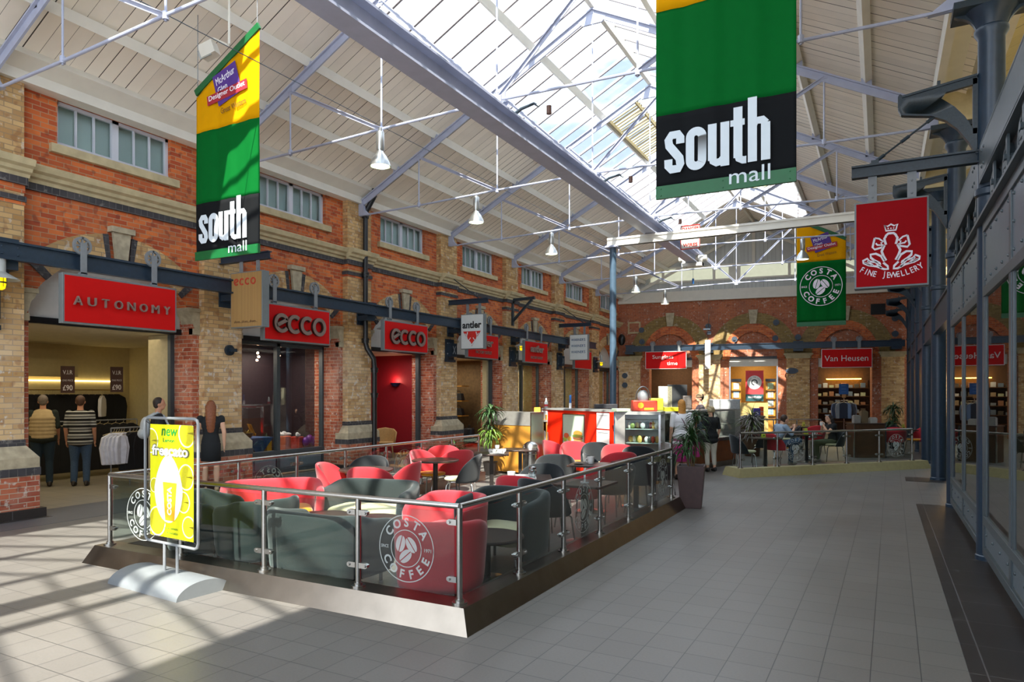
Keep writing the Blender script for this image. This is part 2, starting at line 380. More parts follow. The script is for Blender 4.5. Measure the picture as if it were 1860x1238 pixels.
def cloth(name, col, trans=.35, rough=.8, col2=None, sc_=8):
    """thin fabric that lets some light through"""
    m = bpy.data.materials.new(name); m.use_nodes = True; nt = m.node_tree; nt.nodes.clear(); L = nt.links.new; c = lin(col)
    o = nt.nodes.new('ShaderNodeOutputMaterial'); d = nt.nodes.new('ShaderNodeBsdfPrincipled'); t = nt.nodes.new('ShaderNodeBsdfTranslucent'); mx = nt.nodes.new('ShaderNodeMixShader')
    ge = nt.nodes.new('ShaderNodeNewGeometry'); no = nt.nodes.new('ShaderNodeTexNoise'); no.inputs['Scale'].default_value = sc_; L(ge.outputs['Position'], no.inputs['Vector'])
    rp = nt.nodes.new('ShaderNodeValToRGB'); rp.color_ramp.elements[0].color = tuple(x*.94 for x in c) + (1,); rp.color_ramp.elements[1].color = tuple(min(1, x*1.06) for x in c) + (1,)
    L(no.outputs['Fac'], rp.inputs[0]); L(rp.outputs[0], d.inputs['Base Color']); L(rp.outputs[0], t.inputs[0])
    d.inputs['Roughness'].default_value = rough; d.inputs['Specular IOR Level'].default_value = .1; mx.inputs[0].default_value = trans
    L(d.outputs[0], mx.inputs[1]); L(t.outputs[0], mx.inputs[2]); L(mx.outputs[0], o.inputs[0]); return m

M_red = brick('red_brick', 'a84c2e', 'd8763f', 'ad8d6e', dirt=(.2, .08, .05), dirtamt=.5, c3='6b342c')
M_redb = brick('weathered_red_brick', '97462f', 'c07050', 'b3a18c', dirt=(.5, .42, .36), dirtamt=.3, white=.6, c3='6e3a30')
M_yel = brick('yellow_stock_brick', 'a9804f', 'd6b27c', '957f64', dirt=(.36, .26, .15), dirtamt=.5, white=.5, c3='8a5e3e')
M_yelw = brick('scuffed_yellow_brick', 'b48e5c', 'dfc091', 'a59079', dirt=(.6, .53, .42), dirtamt=.35, white=.8, c3='96694a')
M_far = brick('far_wall_brick', 'a25a3e', 'b56845', 'a08872', dirt=(.22, .11, .08), dirtamt=.5, white=.45, c3='74432f')
M_blue_brick = brick('blue_black_brick', '3b3a3c', '454245', '5d5a58', w=.11, h=.12, dirt=(.1, .1, .1), white=.15)
M_stone = pm('buff_stone', 'b8aa86', .8, var=.16, scale=5, bump=.2)
M_stone2 = pm('weathered_stone', 'aa9e84', .85, var=.2, scale=9, bump=.3)
M_white = pm('white_paint', 'dcd8cc', .55, var=.04, scale=4)
M_whiteg = pm('cool_white_paint', 'c6cad3', .45, var=.04, scale=4)
M_truss = pm('lilac_grey_steel_paint', 'a4a9bd', .4, var=.06, scale=6)
M_navy = pm('navy_steel_paint', '243444', .35, var=.12, scale=14, bump=.05)
M_dkgreen = pm('blue_green_cast_iron', '25323b', .38, var=.2, scale=40, bump=.15)
M_shop = pm('grey_blue_steel_paint', '434c50', .4, var=.07, scale=8)
M_grey = pm('mid_grey_steel', '7d8184', .45, var=.06)
M_lead = pm('sign_edge_grey', '6f7677', .4, var=.05)
M_black = pm('black_paint', '17181a', .35, var=.1)
M_boards = boards('painted_roof_boards', 'ece4d6', 0, 'Y', .215, gcol=(.05, .04, .03), gw=.06)
M_gab = boards('gable_boards', 'bfc3c0', 0, 'A', .165, gcol=(.2, .2, .2), gw=.05)
M_cream = pm('cream_plaster', 'b5a67c', .8, var=.05)
M_chrome = pm('brushed_stainless_steel', 'a8a7a3', .27, metal=1, var=.06, scale=30)
M_kerb = pm('dull_stainless_kerb', '8f877c', .28, metal=1.0, var=.1, scale=5)
# ================================================================ THE HALL
RID = -5.04; BAY = 3.87; Y0 = 5.13
YC = lambda k: Y0 + BAY*k
KS = range(-2, 7)
zb = lambda x: 9.58 - .52*abs(x - RID)            # underside of the roof boards
WA = Vector((-11.0, 31.8, 0)); WB = Vector((.9, 33.3, 0)); WD = (WB-WA).normalized(); WN = Vector((WD.y, -WD.x, 0))   # far wall, normal towards the camera
far_y = lambda x: WA.y + (x - WA.x)*WD.y/WD.x

# ---- floor
M_tile = tiles('floor_tiles', '696662', .284, .284, .12, .05, line=(.045, .045, .045), lw=.011, rough=.36, rot=radians(.7))
M_apron = tiles('slate_apron_tiles', '57575a', .57, .284, .3, .1, rough=.4)
M_granite = tiles('dark_granite_border', '2c2826', .8, .6, .2, .1, line=(.09, .085, .085), lw=.006, rough=.33, grain=.16)
M_shopfl = tiles('shop_floor_tiles', '8e8676', .45, .45, rough=.35)
struct('floor', MB().box(-18, 9, -5, 42, -.3, 0), M_tile)
f = MB().box(-11.35, -10.05, -5, 31.6, 0, .004); struct('floor_apron', f, M_apron)
f = MB().box(-18, -11.35, -5, 31.6, 0, .004); struct('floor_shops', f, M_shopfl)
f = MB().box(.5, 1.02, -5, 12.95, 0, .005).box(1.02, 1.2, -5, 12.95, 0, .005); f.box(.45, 1.25, 16.2, 17.0, 0, .005)
for k in range(0, 7): f.box(-11.1, -10.6, YC(k)-.6, YC(k)+.62, .004, .008)
struct('trim_1', f, M_granite)

# ---- roof boards, curb, purlins, gutter boards
EX = -11.3; SX = 2.78
def slab(mb, xa, xb, ya, yb, t=.06, dz=0):
    n = 1
    mb.add([(xa, ya, zb(xa)+dz), (xb, ya, zb(xb)+dz), (xb, yb(xb), zb(xb)+dz), (xa, yb(xa), zb(xa)+dz),
            (xa, ya, zb(xa)+dz+t), (xb, ya, zb(xb)+dz+t), (xb, yb(xb), zb(xb)+dz+t), (xa, yb(xa), zb(xa)+dz+t)],
           [(0,3,2,1),(4,5,6,7),(0,1,5,4),(1,2,6,5),(2,3,7,6),(3,0,4,7)])
ye = lambda x: far_y(x)+.15
m = MB(); slab(m, EX, RID-SX, -4, ye); slab(m, RID+SX, 1.15, -4, ye)
ys = lambda x: 28.6
m.add([], [])
# boarded end of the skylight
slab(m, RID-SX, RID, 28.6, ye); slab(m, RID, RID+SX, 28.6, ye)
ceil = struct('ceiling', m, M_boards)
m = MB()
for sgn in (-1, 1):
    for d in (4.83, 3.77):
        x = RID + sgn*d; m.bar((x, -4, zb(x)-.07), (x, ye(x), zb(x)-.07), .11, .15, up=(-sgn*.46, 0, .89))
    x = RID + sgn*(SX+.02); m.bar((x, -4, zb(x)-.03), (x, 28.6, zb(x)-.03), .10, .22, up=(-sgn*.46, 0, .89))
    x = RID + sgn*1.27; m.bar((x, -4, zb(x)-.06), (x, 28.6, zb(x)-.06), .09, .14, up=(-sgn*.46, 0, .89))
m.bar((RID, -4, 9.5), (RID, far_y(RID), 9.5), .09, .2)
struct('purlin', m, M_white, ceil)
m = MB(); m.box(-11.12, -10.86, -4, 31.8, 6.27, 6.42)
m.prism([(-10.86, -4, 6.42), (-10.62, -4, 6.56), (-10.66, -4, 6.66), (-11.1, -4, 6.46)], (0, 35.8, 0))
struct('trim_2', m, M_white)

# ---- rooflight glazing: bars on both slopes and the panes
M_rg = glass('rooflight_glass', tint=(.93, .96, .97), refl=.02, rough=.05, fres=1.1)
sk = bpy.data.objects.new('window_rooflight', None); C.objects.link(sk); sk['kind'] = 'structure'
m = MB(); g = MB()
for sgn in (-1, 1):
    y = -4.0; i = 0
    while y < 28.6:
        m.bar((RID+sgn*.03, y, zb(RID)+.05), (RID+sgn*SX, y, zb(RID+SX)+.05), .045, .06, up=(0, 0, 1)); y += .645; i += 1
    g.add([(RID, -4, zb(RID)+.09), (RID+sgn*SX, -4, zb(RID+SX)+.09), (RID+sgn*SX, 28.6, zb(RID+SX)+.09), (RID, 28.6, zb(RID)+.09)], [(0, 1, 2, 3)])
struct('glazing_bars', m, pm('glazing_bar_paint', '8c8688', .5, var=.08), sk); struct('pane', g, M_rg, sk, smooth=0)

# ---- left wall, bay by bay
M_tymp = pm('white_tympanum', 'c9c9c4', .6, var=.03)
XW = -11.1; XB = -11.85; AR = 1.54; AZ = 2.46; HW = 1.38
wl = MB(); ring = MB(); corn = MB(); blue = MB(); tymp = MB(); imp = MB(); lint = MB()
PC = []
for k in KS:
    yc = YC(k); y1 = yc + BAY; ym = yc + BAY/2
    if k == 6: y1 = 31.8
    # jambs
    wl.mat(0)
    for a, b in ((yc, ym-HW), (ym+HW, y1)):
        wl.mat(1).box(XB, XW, a, b, 0, AZ+.68)
    n = 20; th0 = math.asin(HW/AR)
    arc = [(ym + AR*sin(-th0 + 2*th0*i/n), AZ + AR*cos(-th0 + 2*th0*i/n)) for i in range(n+1)]
    wl.mat(0)
    low = [(XW, yy, zz) for yy, zz in arc]; hi = [(XW, ym-HW + 2*HW*i/n, 4.8) for i in range(n+1)]
    wl.strip(low, hi, (XB-XW, 0, 0))
    wl.box(XB, XW, yc, ym-HW, AZ+.68, 4.8).box(XB, XW, ym+HW, y1, AZ+.68, 4.8)
    # upper panel with the clerestory window hole
    wa, wb_ = yc+.96, yc+2.88
    wl.box(XB, XW, yc, y1, 4.8, 5.58).box(XB, XW, yc, wa, 5.58, 6.32).box(XB, XW, wb_, y1, 5.58, 6.32).box(XB, XW, wa, wb_, 6.29, 6.32)
    # arch ring with blue-brick stops
    for a0, a1, mi in ((-48, -44, 1), (-44, -9, 0), (-9, -6, 1), (6, 9, 1), (9, 44, 0), (44, 48, 1)):
        q = 10; A = [radians(a0 + (a1-a0)*i/q) for i in range(q+1)]
        ring.mat(mi).strip([(XW+.035, ym+AR*sin(t), AZ+AR*cos(t)) for t in A], [(XW+.035, ym+1.92*sin(t), AZ+1.92*cos(t)) for t in A], (-.06, 0, 0))
    # tympanum, lintel
    q = 16; tz = 2.96
    t1 = math.acos((tz-AZ)/AR); pts = [(-11.45, ym+AR*sin(-t1+2*t1*i/q), AZ+AR*cos(-t1+2*t1*i/q)) for i in range(q+1)]
    tymp.prism(pts, (-.05, 0, 0)); lint.box(-11.52, -11.4, ym-HW, ym+HW, 2.86, 2.96)
    imp.box(XW-.3, XW+.05, ym-HW-.3, ym-HW+.12, 3.27, 3.34).box(XW-.3, XW+.05, ym+HW-.12, ym+HW+.3, 3.27, 3.34)
    for s_ in (-1, 1):
        base = ym + s_*HW
        prof = [(-.28, 3.27), (.10, 3.27), (.07, 3.2), (.02, 3.15), (.0, 3.05), (-.04, 2.97), (-.28, 2.97)]
        imp.prism([(XW+.03, base - s_*p, z) for p, z in prof], (-.35, 0, 0))
        imp.box(XW-.1, XW+.035, min(base, base+s_*.26), max(base, base+s_*.26), 2.86, 2.97)
    def moulding(mb, xo, ya, yb):
        pr = [(0, 4.9), (.05, 4.9), (.07, 4.95), (.12, 4.97), (.14, 5.02), (.2, 5.05), (.23, 5.12), (.2, 5.15), (0, 5.17)]
        mb.prism([(xo+p, ya, z) for p, z in pr], (0, yb-ya, 0))
    moulding(corn, XW, yc+.42, y1-.42 if k < 6 else y1)
    moulding(corn, XW+.15, yc-.47, yc+.47)
    blue.box(XW-.05, XW+.04, yc+.42, y1-.42, 4.79, 4.9); blue.box(XW, XW+.2, yc-.45, yc+.45, 4.79, 4.9)
    blue.box(XW, XW+.18, yc-.44, yc+.44, 4.55, 4.63)
wall_left = struct('wall_left', wl, [M_red, M_redb])
struct('arch_ring', ring, [M_yel, M_blue_brick], wall_left); struct('cornice', corn, M_stone, wall_left)
struct('blue_brick_band', blue, M_blue_brick, wall_left); struct('impost', imp, M_stone2, wall_left)
for k in KS:
    yc = YC(k); ym = yc+BAY/2
    p = MB(); p.mat(0).box(XW-.1, XW+.15, yc-.42, yc+.42, 3.0, 4.55).box(XW-.1, XW+.15, yc-.42, yc+.42, 4.63, 6.27)
    p.mat(1).box(XW-.1, XW+.15, yc-.42, yc+.42, 1.12, 3.0)
    p.mat(2).box(XW-.1, XW+.16, yc-.43, yc+.43, 4.68, 4.79); p.box(XW-.1, XW+.16, yc-.43, yc+.43, 4.5, 4.55)
    p.mat(3).box(XW-.1, XW+.165, yc-.435, yc+.435, 1.03, 1.12)
    struct('pier', p, [M_yel, M_yelw, M_red, M_blue_brick], wall_left)
    p = MB(); o_ = .12
    x0, x1, ya, yb = XW-.1, XW+.17, yc-.44, yc+.44
    p.mat(0).add([(x0, ya-o_, .72), (x1+o_, ya-o_, .72), (x1+o_, yb+o_, .72), (x0, yb+o_, .72), (x0, ya-o_, .86), (x1+o_, ya-o_, .86), (x1+o_, yb+o_, .86), (x0, yb+o_, .86),
           (x0, ya, 1.03), (x1, ya, 1.03), (x1, yb, 1.03), (x0, yb, 1.03)],
          [(0,3,2,1),(0,1,5,4),(1,2,6,5),(2,3,7,6),(4,5,9,8),(5,6,10,9),(6,7,11,10),(8,9,10,11),(0,4,8,11,7,3)])
    p.mat(1).box(x0, x1+o_+.01, ya-o_-.01, yb+o_+.01, .61, .72); p.mat(2).box(x0, x1+o_, ya-o_, yb+o_, .13, .61)
    p.mat(3).box(x0, x1+o_+.06, ya-o_-.06, yb+o_+.06, 0, .13)
    struct('plinth', p, [M_stone2, M_blue_brick, M_redb, M_granite], wall_left)
    ks = MB(); X_ = XW+.03
    ks.prism([(X_, ym-.1, 3.98), (X_, ym+.1, 3.98), (X_, ym+.15, 4.42), (X_, ym-.15, 4.42)], (.06, 0, 0)).box(X_-.05, X_+.1, ym-.2, ym+.2, 4.41, 4.5)
    struct('keystone', ks, M_stone2, wall_left)
struct('tympanum', tymp, M_tymp, wall_left); struct('lintel', lint, M_black, wall_left)

# clerestory windows
M_frost = glass('clerestory_glass', tint=(.8, .86, .84), refl=.06, rough=.25)
M_behind = pm('clerestory_blind', 'c3d0cc', .7, var=.1, scale=2)
for k in range(-1, 7):
    yc = YC(k); a, b = yc+.96, yc+2.88; z0, z1 = 5.58, 6.28; X_ = XW-.12
    w = bpy.data.objects.new('window_%d' % (k+2), None); C.objects.link(w); w.location = (X_, (a+b)/2, z0); w['kind'] = 'structure'
    fr = MB(); t = .055
    for y in (a, (a+b)/2-t, (a+b)/2, b-t): fr.box(X_-.04, X_+.04, y, y+t, z0, z1)
    fr.box(X_-.04, X_+.05, a, b, z0, z0+.07).box(X_-.04, X_+.04, a, b, z1-.05, z1)
    for h in range(2):
        s0 = a+t if h == 0 else (a+b)/2+t; s1 = (a+b)/2-t if h == 0 else b-t
        for q in (1, 2): yy = s0+(s1-s0)*q/3; fr.box(X_-.02, X_+.025, yy-.012, yy+.012, z0, z1)
    struct('window_frame', fr, M_whiteg, w)
    struct('pane', MB().box(X_-.015, X_-.01, a, b, z0, z1), M_frost, w); struct('blind', MB().box(X_-.1, X_-.08, a, b, z0, z1-.0), M_behind, w)
    struct('window_sill', MB().box(XW-.2, XW+.08, a-.12, b+.12, 5.44, 5.57), M_stone, w)

# ---- roof trusses
def zr(x): return 9.38 - .52*abs(x-RID)
tr = thing('roof_truss', 'lilac grey steel roof truss', 'roof truss', (RID, 0, 6))
m = MB(); Lc = lambda x, z: (x-RID, 0, z-6)
for s_ in (-1, 1):
    xf = RID + s_*5.98
    m2 = MB(); m2.bar(Lc(RID, zr(RID)), Lc(xf, zr(xf)), .11, .025); m2.bar(Lc(RID, zr(RID)+.07-.13), Lc(xf, zr(xf)+.07-.13), .03, .15)
    for d in (4.83, 3.77, 2.8): m2.rbox(Lc(RID+s_*d, zr(RID+d)+.06), (.16, .03, .14))
    m2.build('rafter', M_truss, tr)
tie = [(-5.9, 6.0), (-4.19, 6.03), (-2.16, 6.1), (0, 6.14), (2.16, 6.1), (4.19, 6.03), (5.9, 6.0)]
MB().tube([Lc(RID+d, z) for d, z in tie], .022, 8).build('tie_rod', M_truss, tr)
for d in (-4.19, -2.16, 0, 2.16, 4.19):
    zt = zr(RID+d); z0 = 6.0 + .14*(1-abs(d)/5.9)
    h = MB().cyl((d, 0, z0-6-.06), (d, 0, zt-6), .015, 8); h.cyl((d, 0, z0-6-.04), (d, 0, z0-6+.05), .036, 10); h.rbox((d, 0, zt-6-.04), (.09, .05, .1))
    h.build('hanger_rod', M_truss, tr)
for s_ in (-1, 1):
    for d0, d1 in ((4.19, 2.16), (2.16, 0)):
        z0 = zr(RID+d0)-.05; z1 = 6.0+.14*(1-d1/5.9)+.03
        p = Vector((s_*d0, 0, z0-6)); q = Vector((s_*d1, 0, z1-6)); h = MB(); h.bar(p, q, .07, .012); h.bar(p-Vector((0, 0, .03)), q-Vector((0, 0, .03)), .012, .06); h.build('strut', M_truss, tr)
MB().prism([(-.3, -.02, zr(RID)-6-.2), (0, -.02, zr(RID)-6-.08+.05), (.3, -.02, zr(RID)-6-.2), (.2, -.02, zr(RID)-6-.3), (-.2, -.02, zr(RID)-6-.3)], (0, .04, 0)).build('apex_plate', M_truss, tr)
MB().rbox((0, 0, .17), (.28, .02, .13)).rbox((0, 0, .08), (.12, .08, .07)).build('gusset_plate', M_truss, tr)
m = MB()
m.prism([(-5.95, -.04, .0), (-5.6, -.04, -.02), (-5.75, -.04, .12), (-5.8, -.04, .35), (-5.98, -.04, .35)], (0, .08, 0)); m.build('wall_shoe', M_truss, tr); m = MB()
m.prism([(5.95, -.04, .0), (5.5, -.04, -.02), (5.7, -.04, .12), (5.8, -.04, .35), (5.98, -.04, .35)], (0, .08, 0)); m.build('column_shoe', M_truss, tr)
ordn = ['second', 'third', 'fourth', 'fifth', 'sixth', 'seventh']
tl = ['lilac grey steel roof truss out of frame above the camera', 'nearest lilac grey roof truss, its rafter at the photo\'s upper left corner', 'lilac grey roof truss just behind the large south banners',
      'lilac grey roof truss meeting the wall at the black drainpipe', 'lilac grey roof truss directly above the white crossbeam', 'lilac grey roof truss just behind the danger wires sign',
      'lilac grey roof truss second from the boarded gable', 'farthest lilac grey roof truss, just in front of the boarded gable']
for i, k in enumerate(range(-1, 7)):
    place(tr, i > 0, (RID, YC(k), 6), 0, tl[i], 'roof trusses')

# ---- crane girder under the ridge, with trolley at its end
gd = thing('crane_girder', 'long grey steel crane girder hung under the middle of the roof', 'girder', (RID, -4, 5.73))
m = MB().box(RID-.15, RID+.15, -4, 21.4, 5.73, 5.76).box(RID-.15, RID+.15, -4, 21.4, 6.01, 6.04).box(RID-.02, RID+.02, -4, 21.4, 5.75, 6.02)
m.build('girder', M_truss, gd, w=True)
m = MB()
for k in range(-1, 5):
    for dy in (-.12, .12): m.box(RID-.14, RID+.14, YC(k)+dy-.01, YC(k)+dy+.01, 6.03, 6.15)
    m.box(RID-.06, RID+.06, YC(k)-.14, YC(k)+.14, 6.03, 6.07)
m.build('hanger_plate', M_truss, gd, w=True)
hc = thing('crane_trolley', 'white trolley wheels clamped to the far end of the crane girder', 'trolley', (RID, 21.2, 5.6))
MB().box(RID-.3, RID+.3, 21.05, 21.4, 5.62, 5.72).cyl((RID-.42, 21.2, 5.86), (RID-.17, 21.2, 5.86), .09).cyl((RID+.17, 21.2, 5.86), (RID+.42, 21.2, 5.86), .09).box(RID-.3, RID-.2, 21.1, 21.3, 5.6, 5.9).box(RID+.2, RID+.3, 21.1, 21.3, 5.6, 5.9).build('carriage', M_white, hc, w=True)
MB().cyl((RID, 21.2, 5.62), (RID, 21.2, 5.25), .006, 6).build('cable', M_grey, hc, w=True)
MB().cyl((RID, 21.2, 5.1), (RID, 21.2, 5.26), .03, 10).build('plug', pm('blue_plastic', '2060a0', .4), hc, w=True)

# ---- white goal-post beam on a blue column
cb = thing('crossbeam_column', 'slim blue round steel column holding up the left end of the white crossbeam', 'column', (-6.0, 16.74, 0))
MB().cyl((-6, 16.74, .0), (-6, 16.74, 5.46), .085, 20).build('shaft', pm('pale_blue_steel', '44596b', .35, var=.1), cb, w=True)
MB().box(-6.16, -5.84, 16.58, 16.9, 5.46, 5.5).build('cap_plate', M_truss, cb, w=True)
xb = MB().box(-6.14, .86, 16.68, 16.80, 5.66, 5.71).box(-6.14, .86, 16.7, 16.78, 5.5, 5.7).box(-6.14, .86, 16.66, 16.82, 5.5, 5.53).build('crossbeam', M_white)
tag(xb, 'white painted crossbeam spanning the mall below the crane girder', 'beam')
ds = thing('warning_sign', 'white warning sign with red lettering hung behind the white crossbeam', 'sign', (-4.07, 17.3, 5.35))
MB().box(-4.42, -3.94, 17.29, 17.31, 5.36, 5.96).build('panel', pm('white_sign', 'b9b5ae', .6), ds, w=True)
m = MB(); M_redtx = pm('red_sign_paint', '9c1a10', .5)
text(m, 'DANGER', (-4.38, 17.288, 5.82), (1, 0, 0), (0, 0, 1), .42, .09, bold=.03); text(m, 'WIRES', (-4.36, 17.288, 5.42), (1, 0, 0), (0, 0, 1), .36, .09, bold=.03)
for a in ((-4.42, -3.94, 5.36, 5.385), (-4.42, -3.94, 5.935, 5.96)): m.box(a[0], a[1], 17.283, 17.29, a[2], a[3])
for a in ((-4.42, -4.405), (-3.955, -3.94)): m.box(a[0], a[1], 17.283, 17.29, 5.36, 5.96)
m.build('lettering', M_redtx, ds, w=True)
MB().cyl((-4.3, 17.3, 5.9), (-4.3, 17.3, zb(-4.3)), .004, 4).cyl((-4.06, 17.3, 5.9), (-4.06, 17.3, zb(-4.06)), .004, 4).build('wire', M_grey, ds, w=True)

# ---- iron columns on the right, with bracket arms
col_lab = ['iron column with bracket arm beside the nearest shopfront, behind the jewellery sign', 'dark blue iron column in the gap of the grey shopfront', 'stout dark blue iron column standing clear on the tiled floor',
           'fourth dark iron column from the camera, past the stout free-standing one', 'fifth dark iron column from the camera', 'sixth dark iron column from the camera', 'farthest dark iron column by the far wall']
def column(label):
    t = thing('iron_column', label, 'column')
    r = .14
    prof = [(r+.012, 0), (r+.012, .05), (r, .06), (r-.01, 3.9), (r+.015, 3.92), (r+.015, 3.98), (r-.01, 4.0), (r-.015, 5.6), (r+.02, 5.66), (r+.02, 5.7), (r, 5.72), (r+.04, 5.82), (r+.1, 5.9), (.02, 5.9)]
    MB().lathe(prof, n=28).build('shaft', M_navy, t)
    MB().box(-.36, .34, -.22, .22, 5.9, 5.97).build('capital', M_dkgreen, t)
    b = MB()
    # curved brackets under the capital, both ways
    for s_ in (-1, 1):
        q = 10; ins = []; out = []
        for i in range(q+1):
            a = pi/2*i/q; ins.append((s_*(r-.03+.0), -.03, 5.9-.3*(1-i/q))); out.append((s_*(.36-.22*cos(a)+.0) if 0 else s_*(.36 - .22*sin(pi/2-a)), -.03, 5.9-.26*(1-sin(a))))
        b.prism([(s_*.1, -.03, 5.9), (s_*.34, -.03, 5.9)] + [(s_*(.13+.21*(1-sin(a*pi/20))), -.03, 5.88-.24*(1-cos(a*pi/20))) for a in range(1, 11)] + [(s_*.1, -.03, 5.62)], (0, .06, 0))
    b.build('capital_bracket', M_dkgreen, t)
    # cantilever arm towards the mall: web with a hole, flanges
    arm = MB(); T = .05
    A = [(-.13, 5.22), (-.8, 5.12), (-.86, 5.17), (-.88, 5.14), (-.88, 5.02), (-.84, 4.93), (-.7, 4.9)]
    cur = [(-.7+.0, 4.9), (-.55, 4.87), (-.42, 4.8), (-.3, 4.68), (-.2, 4.52), (-.13, 4.38)]
    hole = [(-.17, 5.14), (-.17, 4.66), (-.24, 4.8), (-.34, 4.93), (-.44, 5.0), (-.46, 5.06), (-.42, 5.1)]
    # build as three solid pieces round the hole
    arm.prism([(x, -T/2, z) for x, z in [(-.13, 5.22), (-.8, 5.12), (-.86, 5.17), (-.88, 5.14), (-.88, 5.02), (-.84, 4.93), (-.7, 4.9), (-.46, 5.04), (-.42, 5.1), (-.13, 5.14)]], (0, T, 0))
    arm.prism([(x, -T/2, z) for x, z in [(-.7, 4.9), (-.55, 4.87), (-.42, 4.8), (-.3, 4.68), (-.2, 4.52), (-.13, 4.38), (-.13, 4.66), (-.17, 4.66), (-.24, 4.8), (-.34, 4.93), (-.46, 5.04)]], (0, T, 0))
    arm.box(-.17, -.12, -T/2, T/2, 4.6, 5.2)
    arm.bar((-.13, 0, 5.23), (-.84, 0, 5.13), .08, .025)
    for (x0, z0), (x1, z1) in zip([(-.87, 5.0), (-.84, 4.93)] + cur[:-1], [(-.84, 4.93)] + cur): arm.bar((x0, 0, z0), (x1, 0, z1), .075, .02)
    arm.box(-.5, -.47, -.03, .03, 5.17, 5.24)
    arm.build('bracket_arm', M_dkgreen, t)
    return t
c0 = column(col_lab[0])
for i in range(7):
    o = place(c0, i > 0, (1.05, YC(1)+BAY*i, 0), 0, col_lab[i], 'iron columns')
# valley gutter on the columns, side aisle roof, back wall of the aisle
m = MB().box(.72, 1.42, -4, 32.8, 6.42, 6.5).box(.70, .8, -4, 32.8, 6.2, 6.5).box(1.34, 1.44, -4, 32.8, 6.2, 6.5); struct('trim_3', m, M_white)
m = MB()
for k in range(0, 8): m.box(.8, 1.34, YC(k)-.25, YC(k)+.25, 5.97, 6.42)
struct('trim_4', m, pm('cream_box', 'bcae86', .7))
m = MB().prism([(1.3, -4, 6.45), (3.5, -4, 7.36), (3.5, -4, 7.46), (1.3, -4, 6.55)], (0, 37, 0)); struct('ceiling_aisle', m, boards('aisle_roof_boards', 'bfb183', 0, 'Y', .3))
m = MB().box(6.3, 6.5, -4, 33, 0, 8.7); struct('wall_right', m, M_cream); struct('wall_aisle_end', MB().box(.95, 6.5, 33.35, 33.6, 0, 8.7), M_yel)
m = MB()
for k in range(0, 7): m.bar((1.3, YC(k), 6.3), (6.3, YC(k), 8.4), .08, .14)
m.box(6.1, 6.3, -4, 33, 5.9, 6.0)
struct('window_added_rooflight', MB().add([(3.5, -4, 7.4), (6.4, -4, 8.6), (6.4, 33, 8.6), (3.5, 33, 7.4)], [(0, 1, 2, 3)]), M_rg, smooth=0)  # glazed strip added to let more daylight across to the left wall
struct('trim_5', m, M_whiteg)

# ---- far wall: three arched openings between yellow pilasters, boarded gable above
def fw(s, z, off=0): p = WA + WD*s + WN*off; return Vector((p.x, p.y, z))
def fbox(mb, s0, s1, z0, z1, o0, o1):
    P = [fw(s0, z0, o0), fw(s1, z0, o0), fw(s1, z0, o1), fw(s0, z0, o1), fw(s0, z1, o0), fw(s1, z1, o0), fw(s1, z1, o1), fw(s0, z1, o1)]
    return mb.add(P, [(0,3,2,1),(4,5,6,7),(0,1,5,4),(1,2,6,5),(2,3,7,6),(3,0,4,7)])
LWALL = (WB-WA).length
opn = [(2.33, .99), (5.99, 1.04), (9.71, 1.05)]
m = MB(); arcs = MB(); arc2 = MB(); fill = MB(); key = MB()
xs = [-.3] + [v for c, h in opn for v in (c-h, c+h)] + [LWALL+.6]
for i in range(0, 8, 2): fbox(m.mat(0), xs[i], xs[i+1], 0, 3.45, -.7, 0)
fbox(m, -.3, LWALL+.6, 3.45, 6.2, -.7, 0)
wall_far = struct('wall_far', m, [M_far])
for (c, h) in opn:
    q = 24; zc = 3.3; r1, r2, r3 = 1.0, 1.32, 2.0
    fbox(fill, c-h, c+h, 3.42, 3.62, -.3, .02)
    A = [pi*i/q for i in range(q+1)]
    arcs.strip([fw(c-r1*cos(t), zc+r1*1.22*sin(t), .02) for t in A], [fw(c-r2*cos(t), zc+(1.6*sin(t)), .02) for t in A], WN*.07)
    arc2.strip([fw(c-r2*cos(t), zc+(1.6*sin(t)), .01) for t in A], [fw(c-1.93*cos(t), zc+(2.08*sin(t)), .01) for t in A], WN*.04)
    key.prism([fw(c-.13, 4.88, .02), fw(c+.13, 4.88, .02), fw(c+.2, 5.5, .02), fw(c-.2, 5.5, .02)], WN*.12)
struct('arch_ring', arcs, M_red, wall_far); struct('outer_arch_ring', arc2, brick('dull_tan_brick', '806a40', '96804e', '6e5c40', dirt=(.2, .15, .09), white=.3), wall_far); struct('keystone', key, M_stone2, wall_far)
struct('lintel_course', fill, M_redb, wall_far)
for s0, s1 in ((-.07, .95), (3.64, 4.58), (7.38, 8.32), (11.1, 11.95)):
    p = MB(); fbox(p.mat(0), s0, s1, 0, 3.3, 0, .12); struct('pilaster', p, [M_yelw if s0 < 5 else M_yel], wall_far)
    p = MB()
    for (z0, z1, o) in ((3.3, 3.38, .15), (3.38, 3.44, .19), (3.44, 3.52, .24)): fbox(p, s0-(o-.12), s1+(o-.12), z0, z1, 0, o)
    struct('pilaster_cap', p, M_stone, wall_far)
# gable
m = MB(); P = []
gx = [0, 2.0, 7.5, LWALL]
def gz(s): return zb(WA.x + WD.x*s)+.02
pk = (RID-WA.x)/WD.x
